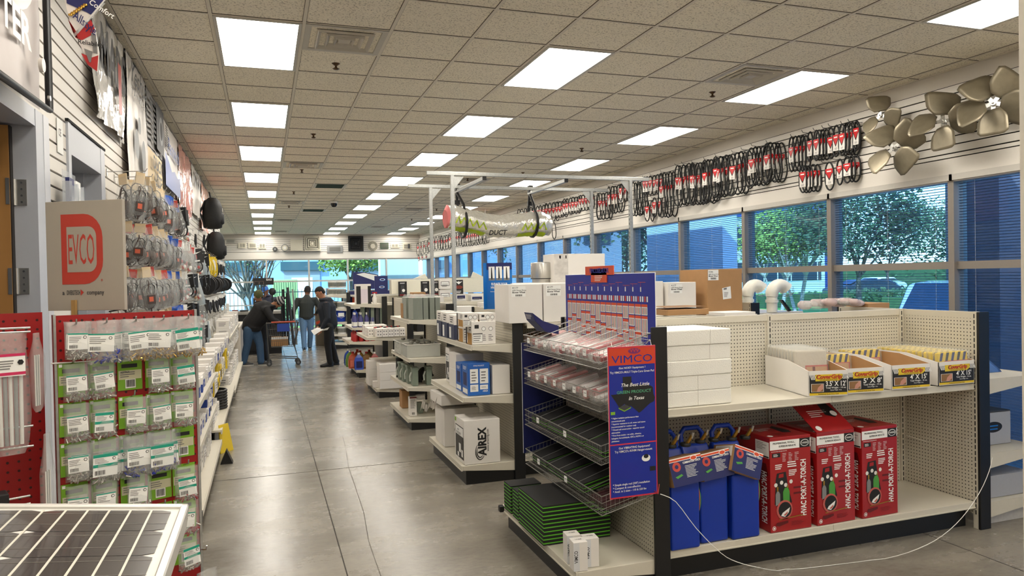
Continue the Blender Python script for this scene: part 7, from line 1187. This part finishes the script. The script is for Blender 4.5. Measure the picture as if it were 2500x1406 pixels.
# man bending over the cart
person('person in black jacket, jeans and striped bobble beanie bending over the shopping cart', dict(head=(.30, 16.78, 1.40), neck=(.17, 16.84, 1.33), chest=(-.04, 16.92, 1.22), pelvis=(-.27, 17.0, .9), shL=(.05, 17.1, 1.26), shR=(.03, 16.72, 1.26), elL=(.12, 17.12, 1.0), elR=(.16, 16.66, 1.02), wrL=(.32, 17.02, .92), wrR=(.36, 16.72, .9), hipL=(-.22, 17.08, .84), hipR=(-.34, 16.95, .84), knL=(-.12, 17.0, .46), knR=(-.38, 16.98, .46), anL=(-.1, 16.93, .076), anR=(-.47, 17.02, .076), toeL=(1, -.1, 0), toeR=(1, 0, 0)), (.75, -.35, -.6), SKIN2, JBLK, JEANM, SHOEB, hat=beanie(mat('knit_dark', (34, 34, 38), .9, bump=.4, bscale=80), mat('knit_grey', (150, 148, 146), .9), True), build=1.18)
person('person in black jacket and olive beanie standing behind the one bending over the cart', dict(head=(-.13, 17.62, 1.53), neck=(-.1, 17.68, 1.4), chest=(-.05, 17.72, 1.22), pelvis=(-.02, 17.75, .92), shL=(-.07, 17.52, 1.3), shR=(.02, 17.92, 1.3), elL=(-.12, 17.46, 1.02), elR=(-.02, 17.96, 1.02), wrL=(-.28, 17.5, .94), wrR=(-.2, 17.9, .94), hipL=(-.02, 17.65, .86), hipR=(-.02, 17.86, .86), knL=(-.04, 17.65, .48), knR=(-.02, 17.87, .48), anL=(-.0, 17.65, .076), anR=(.02, 17.88, .076)), (-.9, -.45, -.15), SKIN2, JBLK, PBLK, SHOEB, hat=beanie(mat('knit_olive', (78, 78, 44), .9, bump=.4, bscale=80)), build=1.1)
person('person in dark blue jacket and blue cap behind the counter', dict(head=(.03, 21.5, 1.62), neck=(.07, 21.55, 1.48), chest=(.1, 21.58, 1.3), pelvis=(.12, 21.6, .95), shL=(.27, 21.52, 1.38), shR=(-.09, 21.52, 1.38), elL=(.3, 21.4, 1.12), elR=(-.14, 21.35, 1.16), wrL=(.14, 21.3, 1.2), wrR=(-.02, 21.35, 1.42), hipL=(.2, 21.6, .88), hipR=(.02, 21.6, .88), knL=(.2, 21.58, .48), knR=(.02, 21.58, .48), anL=(.2, 21.6, .076), anR=(.02, 21.6, .076)), (-.5, -.85, 0), SKIN1, mat('jacket_blue_dark', (40, 44, 66), .7, bump=.3, bscale=14), PBLK, SHOEB, hat=cap(mat('cap_blue', (50, 110, 190), .6)))
person('person in dark green grey jacket and light jeans walking away down the aisle', dict(head=(1.1, 20.14, 1.60), neck=(1.08, 20.1, 1.46), chest=(1.07, 20.1, 1.27), pelvis=(1.06, 20.1, .96), shL=(.85, 20.1, 1.36), shR=(1.29, 20.1, 1.36), elL=(.73, 20.06, 1.08), elR=(1.42, 20.12, 1.1), wrL=(.7, 20.2, .85), wrR=(1.33, 20.32, .98), hipL=(.97, 20.1, .88), hipR=(1.15, 20.1, .88), knL=(.97, 20.08, .48), knR=(1.16, 20.2, .48), anL=(.98, 19.98, .08), anR=(1.14, 20.42, .076), toeL=(0, 1, 0), toeR=(.1, 1, 0)), (.1, 1, 0), SKIN1, JGRN, JEANL, SHOEB, build=1.06, hood=False)
person('person in black trousers and dark hooded top standing in profile holding papers', dict(head=(1.14, 16.1, 1.60), neck=(1.22, 16.1, 1.46), chest=(1.27, 16.1, 1.27), pelvis=(1.31, 16.1, .95), shL=(1.25, 16.28, 1.36), shR=(1.25, 15.92, 1.36), elL=(1.3, 16.3, 1.06), elR=(1.27, 15.86, 1.05), wrL=(1.12, 16.26, .86), wrR=(1.14, 15.88, .82), hipL=(1.3, 16.2, .87), hipR=(1.3, 16.0, .87), knL=(1.37, 16.22, .47), knR=(1.27, 16.0, .47), anL=(1.46, 16.24, .076), anR=(1.31, 15.98, .076), toeL=(-.95, -.2, 0), toeR=(-1, -.1, 0)), (-1, -.1, -.12), SKIN2, JNVY, PBLK, SHOEB, sole=SHOEB, build=1.03)
b = MB(); b.poly([(1.18, 15.84, .82), (.98, 15.82, .7), (.92, 15.86, .8), (1.06, 15.88, .86)], LABEL); b.poly([(1.18, 15.845, .82), (1.3, 15.83, .86), (1.26, 15.86, .8), (1.1, 15.87, .78)], LABEL); o = b.build('paper_sheet'); s = o.modifiers.new('solid', 'SOLIDIFY'); s.thickness = .002; tag(o, 'white papers held in the hand of the person in dark hoodie', 'paper')
# shopping cart
g = thing('shopping_cart', 'grey wire shopping cart with red handle and blue plate in the aisle', 'shopping cart', (.37, 16.85, 0)); CG = mat('cart_wire', (96, 94, 90), .4, .6)
def cq(t, z0=.42, z1=.95): # corners at height
    k = (t-z0)/(z1-z0); return [(-.25-.09*k, -.2-.07*k, t), (.25+.08*k, -.2-.07*k, t), (.25+.08*k, .2+.07*k, t), (-.25-.09*k, .2+.07*k, t)]
b = MB()
for z, r_ in ((.42, .007), (.95, .011), (.55, .004), (.68, .004), (.81, .004)): b.tube(cq(z), r_, CG, 6, closed=True, smooth=False)
b.build('basket_frame', g); b = MB(); lo, hi = cq(.42), cq(.95)
for e in range(4):
    p0, p1, q0, q1 = Vector(lo[e]), Vector(lo[(e+1) % 4]), Vector(hi[e]), Vector(hi[(e+1) % 4])
    for i in range(13): t = i/13; b.tube([p0.lerp(p1, t), q0.lerp(q1, t)], .0034, CG, 4)
for i in range(12): t = i/12; b.tube([Vector(lo[0]).lerp(Vector(lo[1]), t), Vector(lo[3]).lerp(Vector(lo[2]), t)], .0024, CG, 4)
b.build('basket_wire', g); b = MB()
b.tube([(.32, -.24, .8), (.24, -.22, .42), (.31, -.2, .14), (-.3, -.2, .2)], .012, CG, 8); b.tube([(.32, .24, .8), (.24, .22, .42), (.31, .2, .14), (-.3, .2, .2)], .012, CG, 8); b.tube([(-.34, -.25, .95), (-.32, -.22, .5), (-.3, -.2, .12)], .012, CG, 8); b.tube([(-.34, .25, .95), (-.32, .22, .5), (-.3, .2, .12)], .012, CG, 8); b.tube([(.31, -.2, .14), (.31, .2, .14)], .01, CG, 6); b.build('undercarriage', g)
b = MB(); b.tube([(-.24, -.275, .965), (.26, -.275, .965)], .016, mat('handle_red', (190, 80, 56), .5), 8); b.build('handle', g); b = MB(); b.box(-.12, -.29, .76, .14, -.275, .93, BLUE); b.build('blue_plate', g)
for x, y in ((-.3, -.2), (-.3, .2), (.31, -.2), (.31, .2)): b = MB(); b.cyl((x, y-.013, .06), (x, y+.013, .06), .06, DGREY, 18); b.cyl((x, y-.016, .06), (x, y+.016, .06), .025, GREY, 10); b.tube([(x, y-.02, .06), (x, y-.02, .12), (x, y+.02, .12), (x, y+.02, .06)], .006, CG, 5); b.build('caster_wheel', g)
carton('brown_carton', 'small brown carton lying in the shopping cart', 'box', (.3, 16.85, .43), 0, .36, .24, .2, KRAFT, lambda b, fr: decal(b, fr('F'), 0, .75, 1, 1, LABEL))
for i, (x, y, z, dx, m) in enumerate(((.42, 16.9, 1.68, -.02, BLK2), (.48, 16.82, 1.6, .0, BLK2), (.6, 16.92, 1.72, -.1, DGREY), (.66, 16.8, 1.68, -.06, GREY), (.36, 16.8, 1.5, 0, BLK2))): b = MB(); b.cyl((x, y, .44), (x+dx, y, z), .03 if i < 3 else .02, m, 10); tag(b.build('long_tube'), 'long %s tube standing upright in the cart, %s' % ('dark' if i < 3 or i == 4 else 'grey', ('tallest dark one', 'thick dark one', 'leaning dark one', 'thin one at the right', 'short one near the bending person')[i]), 'tube', 'tubes standing in the cart')
# counter
CT = mat('counter_grey', (140, 136, 128), .5); g = thing('service_counter', 'grey service counter with black front at the end of the left aisle side', 'counter', (-.2, 20.0, 0))
b = MB(); b.box(-.72, -.4, .1, -.5, .4, 1.03, CT); b.box(-.5, -.39, .1, .6, .4, 1.03, BLACK); b.box(-.52, -.4, .1, -.48, -.36, 1.03, STEEL); b.build('counter_body', g); b = MB(); b.box(-.72, -.34, 0, .6, .36, .1, BLACK); b.build('kick_plate', g)
b = MB(); b.box(-.76, -.45, 1.03, .64, .45, 1.1, CT); b.build('worktop', g, bevel=.008); b = MB(); b.box(-.66, -.405, .85, -.56, -.4, .98, LABEL); b.box(-.64, -.405, .3, -.57, -.4, .42, LABEL); b.build('notice', g)
o = thing('wooden_desk', 'brown wooden desk left of the grey counter', 'desk', (-1.25, 20.4, 0)); b = MB(); b.box(-.3, -.4, 0, .28, .4, .95, mat('desk_wood', (120, 76, 42), .5, var=.2, scale=4)); b.build('desk_body', o, bevel=.004); b = MB(); b.box(-.32, -.42, .95, .3, .42, .99, PWHITE); b.build('desk_top', o)
o = thing('desk_monitor', 'dark monitor and papers on the grey counter', 'monitor', (-.25, 20.0, 1.1)); b = MB(); b.box(-.02, -.18, .08, .02, .18, .34, BLK2); b.build('screen', o); b = MB(); b.tube([(0, 0, 0), (0, 0, .1)], .02, BLK2, 8); b.box(-.08, -.1, 0, .08, .1, .012, BLK2); b.build('stand', o)
for i, (x, y, w, h, m, lb) in enumerate(((-.72, 19.85, .14, .05, DRED, 'dark red folder on the counter'), (-.5, 19.8, .2, .04, BLK2, 'black keyboard on the counter'), (.0, 19.8, .1, .22, LABEL, 'white holder of leaflets on the counter'), (.1, 19.95, .22, .16, PWHITE, 'white rounded bag on the counter'), (-.85, 19.95, .08, .22, PWHITE, 'white bottle at the left end of the counter'))): b = MB(); b.box(-w/2, -.05, 0, w/2, .05, h, m); tag(b.build(lb.split(' on')[0].split(' at')[0].split(' of')[0].replace(' ', '_'), bevel=.012, loc=(x if x > -.8 else -.9, y, 1.1)), lb, 'counter item')
g = thing('toolbox_sign', 'black toolbox shaped sign board on a post above the counter', 'sign', (0, 19.75, 1.1)); b = MB(); b.box(-.26, -.01, .68, .24, .01, .86, BLK2); b.tube([(-.16, 0, .86), (-.16, 0, .9), (-.04, 0, .9), (-.04, 0, .86)], .012, BLK2, 6); b.build('board', g, bevel=.008); b = MB(); b.tube([(0, 0, 0), (0, 0, .68)], .012, BLK2, 8); b.build('post', g)
b = MB(); b.text('BLACK', (.13, -.012, .79), (1, 0, 0), (0, 0, 1), .05, LABEL, .14, bold=.03)
for x in (-.18, -.06): b.tube([(x-.05, -.014, .7), (x-.05, -.014, .77), (x+.05, -.014, .77), (x+.05, -.014, .7)], .006, mat('taupe', (120, 100, 90), .5), 5)
b.build('printing', g)
b = MB(); b.ell((.2, 19.9, 1.6), (.09, .06, .1), BLK2); b.tube([(.2, 19.9, 1.1), (.2, 19.9, 1.55)], .02, BLK2, 8); tag(b.build('black_display'), 'black rounded display piece beside the toolbox sign', 'display')
for i in range(4): carton('grey_binder', 'grey upright folder on the far stand between the two standing people, %s' % ORD[i], 'folder', (1.45+.1*i, 21.6, 1.3), 0, .07, .25, .34, GREY if i % 2 else PWHITE, None, 'folders on the far stand', seam=False)
b = MB(); b.box(1.38, 21.4, 0, 1.9, 21.85, 1.298, mat('stand_wood', (110, 100, 84), .6)); o = b.build('display_stand', bevel=.01); tag(o, 'brown grey stand carrying folders at the far end of the aisle', 'stand'); b = MB(); b.prism([(1.4, 21.39, .6), (1.62, 21.39, .72), (1.6, 21.39, .78), (1.38, 21.39, .68)], (0, -.02, 0), ORG); b.prism([(1.42, 21.37, .45), (1.66, 21.37, .5), (1.6, 21.37, .62), (1.4, 21.37, .55)], (0, -.01, 0), LABEL); b.build('leaflets', o)
# ================= outside =================
def leafmat(nm, c1, c2): return mat(nm, c1, .6, col2=c2, scale=1.5)
LG1 = leafmat('leaves_dark', (40, 62, 34), (84, 108, 60)); LG2 = leafmat('leaves_light', (92, 128, 44), (170, 186, 80)); LG3 = leafmat('leaves_mid', (60, 92, 50), (120, 146, 84)); BARK = mat('bark', (96, 84, 74), .9, var=.3); BARKW = mat('bark_pale', (186, 176, 166), .8, var=.2)
GZ = -.15
b = MB(); b.box(-120, -60, GZ-.5, 200, 200, GZ, mat('asphalt', (110, 110, 108), .9, var=.08, scale=.8)); struct(b.build('ground'))
GRS = mat('lawn', (104, 160, 50), .95, col2=(150, 190, 80), scale=.6)
b = MB(); b.box(17, 19, GZ, 140, 26.5, GZ+.03, GRS); b.box(22, 28.5, GZ, 150, 58, GZ+.03, GRS); tag(b.build('lawn'), 'sunlit green lawn outside the window wall', 'lawn', kind='stuff')
b = MB(); b.box(12, 26.8, GZ, 150, 28.2, GZ+.035, mat('sidewalk', (206, 200, 188), .9)); b.box(7.5, 2, GZ, 9.5, 27, GZ+.08, mat('sidewalk')); struct(b.build('path'))
def leaves(b, c, r_, n_, m, rr_, s=.13, k=1.0):
    for _ in range(n_):
        v = Vector((rr_.gauss(0, 1), rr_.gauss(0, 1), rr_.gauss(0, 1))).normalized()*(rr_.random()**.4); p = Vector(c)+Vector((v.x*r_[0], v.y*r_[1], v.z*r_[2])); a = Vector((rr_.gauss(0, 1), rr_.gauss(0, 1), rr_.gauss(0, .6))).normalized()*s*rr_.uniform(.6, 1.3); e = a.orthogonal().normalized()*s*.5
        b.v += [tuple(p), tuple(p+a*.5+e), tuple(p+a), tuple(p+a*.5-e)]; o = len(b.v)-4; b.f.append((o, o+1, o+2, o+3)); b.m.append(b.mi(m)); b.s.append(False)
def tree(label, x, y, h, cr, trunk, lm, bm, seed, n_=2600, multi=1, s=.16, group=None, bare=False, cz=None):
    rr_ = rng(seed); g = thing('tree', label, 'tree', (x, y, GZ), 0, group); b = MB(); tips = []
    for q in range(multi):
        a = 2*PI*q/multi+.4; lean = (.0 if multi == 1 else .35); e = Vector((math.cos(a)*lean*trunk, math.sin(a)*lean*trunk, trunk)); b.tube([(0+.1*math.cos(a)*(multi > 1), .1*math.sin(a)*(multi > 1), 0), e*.5+Vector((.03, .02, 0)), e], [.16 if multi == 1 else .09, .11 if multi == 1 else .06, .07 if multi == 1 else .04], bm, 8)
        for w in range(7 if not bare else 11):
            a2 = rr_.random()*2*PI; t = e+Vector((math.cos(a2)*cr[0]*rr_.uniform(.3, .8), math.sin(a2)*cr[1]*rr_.uniform(.3, .8), (h-trunk)*rr_.uniform(.3, .9))); mid = e.lerp(t, .5)+Vector((rr_.uniform(-.1, .1), rr_.uniform(-.1, .1), .1)); b.tube([e*.9, mid, t], [.05, .03, .012], bm, 5); tips.append(t)
            if bare:
                for _ in range(5): t2 = t+Vector((rr_.uniform(-.8, .8), rr_.uniform(-.8, .8), rr_.uniform(.1, 1))); b.tube([mid.lerp(t, rr_.random()), t2], [.015, .005], bm, 4); tips.append(t2)
    b.build('trunk', g); b = MB(); zc = cz or (trunk+(h-trunk)*.55)
    if bare:
        for t in tips: leaves(b, t, (.4, .4, .3), 14, lm, rr_, .07)
    else:
        leaves(b, (0, 0, zc), (cr[0]*.8, cr[1]*.8, (h-trunk)*.42), n_//2, lm, rr_, s)
        for t in range(11): a = rr_.random()*2*PI; rr2 = rr_.uniform(.4, .85); leaves(b, (math.cos(a)*cr[0]*rr2, math.sin(a)*cr[1]*rr2, zc+(h-trunk)*rr_.uniform(-.35, .3)), (cr[0]*.36, cr[1]*.36, (h-trunk)*.2), n_//22, lm, rr_, s)
    b.build('foliage', g); return g
tree('large dark green tree in the middle of the window view', 22.5, 22.8, 5.9, (3.1, 3.0), 1.9, LG1, BARK, 1, 5200, group='trees outside the window wall')
tree('light green tree with pale double trunk, left of the large dark one', 21.8, 26.6, 5.0, (2.3, 2.3), 2.0, LG2, BARKW, 2, 3200, 3, group='trees outside the window wall')
tree('mid green tree with pale double trunk beside the light green one', 23.4, 27.3, 5.9, (2.6, 2.6), 2.1, LG3, BARKW, 3, 4000, 3, group='trees outside the window wall')
tree('dark green tree right of the light pole', 31, 24.6, 5.6, (3.4, 3.4), 1.6, LG1, BARK, 4, 4600, group='trees outside the window wall')
tree('dark green tree at the right end of the window view', 36, 24.2, 6.6, (4.0, 4.0), 1.6, LG3, BARK, 5, 4600, group='trees outside the window wall')
tree('distant dark tree between the two large ones', 40, 38, 7.4, (4, 4), 2.0, LG1, BARK, 6, 3000, group='trees outside the window wall')
tree('tree close outside the wall behind the frame post', 9.8, 16.5, 5.2, (2.2, 1.9), 2.6, LG1, BARK, 7, 3400, s=.12, group='trees outside the window wall')
for i, (x, y) in enumerate(((16, 30), (19, 38), (13, 34), (24, 46))): tree('leafy tree behind the far half of the window wall, %s' % ('nearest', 'farther right', 'left', 'farthest')[i], x, y, 6.2, (2.8, 2.8), 1.6, LG3 if i % 2 else LG1, BARK, 10+i, 2200, group='trees outside the window wall')
tree('nearly bare tree outside the far left window', -.6, 36, 5.0, (2.2, 1.5), 1.4, LG3, BARK, 20, bare=True, multi=3, group='trees beyond the far wall')
tree('green leafy tree outside the far windows, upper right', 4.2, 37.5, 4.4, (2.3, 1.4), 2.2, LG2, BARK, 21, 3000, group='trees beyond the far wall', s=.14)
b = MB(); leaves(b, (0, 0, .6), (1.1, .8, .6), 900, LG3, rng(5), .1); tag(b.build('shrub', loc=(.4, 36.5, GZ)), 'round shrub below the bare tree outside the far wall', 'shrub')
for i, (x, y, w, d, h) in enumerate(((21.5, 18.6, 1.6, 2.2, 1.2), (26, 33, 20, 1.2, .9), (56, 60, 60, 2, 3.0))): b = MB(); leaves(b, (w/2, d/2, h/2), (w*.52, d*.6, h*.55), (1600, 5200, 5200)[i], (LG3, LG1, LG1)[i], rng(30+i), (.09, .2, .5)[i]); b.box(.05, .05, 0, w-.05, d-.05, h*.85, LG1); tag(b.build('hedge', loc=(x, y, GZ)), ('clipped pale green hedge next to the parked blue tinted car', 'low hedge row behind the lawn', 'dark tree line at the back of the lawn')[i], 'hedge')
# buildings
BW1 = mat('facade_pale', (206, 206, 202), .8, var=.02); BW2 = mat('facade_shaded', (50, 80, 150), .7); BWN = mat('window_dark', (30, 44, 60), .2); BW3 = mat('facade_grey', (150, 154, 160), .8)
g = thing('office_building', 'pale office building with dark window bands behind the trees at left', 'building', (44, 58, GZ)); b = MB(); b.box(-9, 0, 0, 9, 12, 11, BW1); b.build('wall', g); b = MB(); b.box(9, 2, 0, 12, 12, 10, BW2); b.box(-2, -.3, 7.4, 9.2, 0, 11, BW2); b.build('shaded_portion', g)  # blue boxes: shadowed portion of the building, shade put into their colour
for z in (1.2, 4.6): b = MB(); b.box(-8, -.05, z, 8.5, 0, z+1.8, BWN); [b.box(-8+1.6*i, -.08, z, -7.92+1.6*i, -.04, z+1.8, LABEL) for i in range(11)]; b.build('window_band', g)
g = thing('annex_building', 'grey blue building block seen through the middle blinds', 'building', (14.5, 25, GZ)); b = MB(); b.box(-3.4, 0, 0, -1.4, 8, 7, BW3); b.build('wall', g); b = MB(); b.box(-3.0, -.04, 3.2, -1.9, 0, 4.4, BWN); b.build('window_panel', g)
struct((b := MB(), b.box(7.5, 10.6, GZ, 7.8, 13.2, 3.7, mat('render_light', (210, 216, 224), .8)), b)[2].build('wall_outer')); b = MB(); b.box(7.2, 5.42, GZ, 7.6, 5.84, 3.7, mat('column_brown', (120, 104, 108), .8)); b.box(8.0, .5, GZ, 8.2, 6.0, 3.7, mat('render_light', (210, 216, 224), .8)); struct(b.build('wall_entry'))
g = thing('warehouse', 'pale blue building with dark door bands beyond the far windows', 'building', (4, 52, GZ)); b = MB(); b.box(-16, 0, 0, 16, 10, 7.5, mat('warehouse_blue', (150, 176, 206), .8)); b.build('wall', g)
for x in (-6, -1.5, 3, 7.5): b = MB(); b.box(x-1.2, -.08, 0, x+1.2, 0, 2.9, BW3); b.box(x-1.4, -.3, 2.8, x+1.4, 0, 3.4, mat('awning_dark', (50, 80, 90), .7)); b.box(x-.7, -.1, .2, x+.7, -.08, 2.3, LABEL); b.build('door_bay', g)
for x in (-2, 2.4): b = MB(); b.box(x-.3, -.2, 5.0, x+.3, 0, 5.3, BWN); b.build('wall_lamp', g)
g = thing('green_container', 'yellow green ribbed container outside the far windows', 'container', (1.1, 41.5, GZ)); b = MB(); b.box(-.65, 0, 0, .65, 1.2, 2.15, mat('container_green', (178, 196, 140), .6)); [b.box(-.62+.12*i, -.04, .25, -.58+.12*i, 0, 2.1, mat('container_rib', (160, 180, 120), .6)) for i in range(11)]; b.build('container_body', g)
b = MB(); [b.box(-4+.16*i, 34.0, GZ, -3.98+.16*i, 34.02, 1.5, DGREY) for i in range(80)]; b.box(-4, 34, 1.38, 8.8, 34.03, 1.42, DGREY); b.box(-4, 34, .1, 8.8, 34.03, .14, DGREY); tag(b.build('bar_fence'), 'dark vertical bar fence outside the far windows', 'fence')
b = MB(); b.box(-3, 31, GZ, 8, 33.4, GZ+.03, GRS); tag(b.build('lawn'), 'grass strip outside the far windows', 'lawn', kind='stuff')
b = MB(); b.box(4.6, 30.2, GZ, 6.6, 30.8, 3.6, BW1); struct(b.build('wall_pier'))
g = thing('light_pole', 'dark square parking lot light pole rising above the trees', 'light pole', (26.3, 21.9, GZ)); b = MB(); b.box(-.09, -.09, 0, .09, .09, 9.5, mat('pole_dark', (50, 56, 66), .6)); b.build('pole', g); b = MB(); b.box(-.6, -.15, 9.3, .2, .15, 9.5, mat('pole_dark')); b.build('lamp_head', g)
def car(x, y, rz, s, col, label, suv=False):
    g = thing('car', label, 'car', (x, y, GZ), rz, 'cars outside'); h = 1.75 if suv else 1.45; b = MB(); P_ = [(-2.3, .35), (2.3, .35), (2.35, .8), (1.9, 1.0), (1.1, 1.08), (.5, h-.04), (-.3, h), (-1.5, h-.05), (-2.1, 1.05), (-2.35, .95)]
    b.prism([(a, -.88, c) for a, c in P_], (0, 1.76, 0), col); b.build('car_body', g, bevel=.12, seg=4); b = MB()
    for sg in (-1, 1): b.prism([(a, sg*.885, c) for a, c in ((.95, 1.1), (.42, h-.12), (-1.4, h-.12), (-1.95, 1.1))], (0, sg*.01, 0), BWN)
    b.prism([(1.14, -.72, 1.12), (.58, -.66, h-.06), (.58, .66, h-.06), (1.14, .72, 1.12)], (.04, 0, .03), BWN); b.prism([(-2.13, -.72, 1.1), (-1.6, -.66, h-.1), (-1.6, .66, h-.1), (-2.13, .72, 1.1)], (-.04, 0, .03), BWN); b.build('car_glass', g); b = MB()
    for xx in (-1.45, 1.45):
        for sg in (-1, 1): b.cyl((xx, sg*.78, .34), (xx, sg*.93, .34), .34, BLK2, 20); b.cyl((xx, sg*.92, .34), (xx, sg*.94, .34), .2, STEEL, 14)
    b.build('wheels', g); return g
c = at(2290, 705, 'X', 12.6); car(c.x+.9, c.y+.2, R(200), 1, mat('car_silver', (196, 200, 206), .25, .3, coat=.6), 'silver car parked close outside the window wall', True)
car(38.5, 38.8, R(165), 1, mat('car_dark', (60, 66, 74), .3, .3), 'dark sedan parked across the lawn')
car(52, 50, R(10), 1, PWHITE, 'white car far beyond the lawn')
# ---- look-alikes: say which one, counted from the left as seen from the aisle ----
bpy.context.view_layer.update(); same = {}
for o in SC.objects:
    if o.parent is None and o.get('label'): same.setdefault(o['label'], []).append(o)
for lb, os_ in same.items():
    if len(os_) > 1:
        def sx(o): v = o.matrix_world.translation-Vector((0, 0, CZ)); return v.dot(rt)/max(.1, v.dot(fw))
        os_.sort(key=sx)
        for i, o in enumerate(os_): o['label'] = lb+', '+('leftmost' if i == 0 else 'rightmost' if i == len(os_)-1 else ORD[i]+' from left')
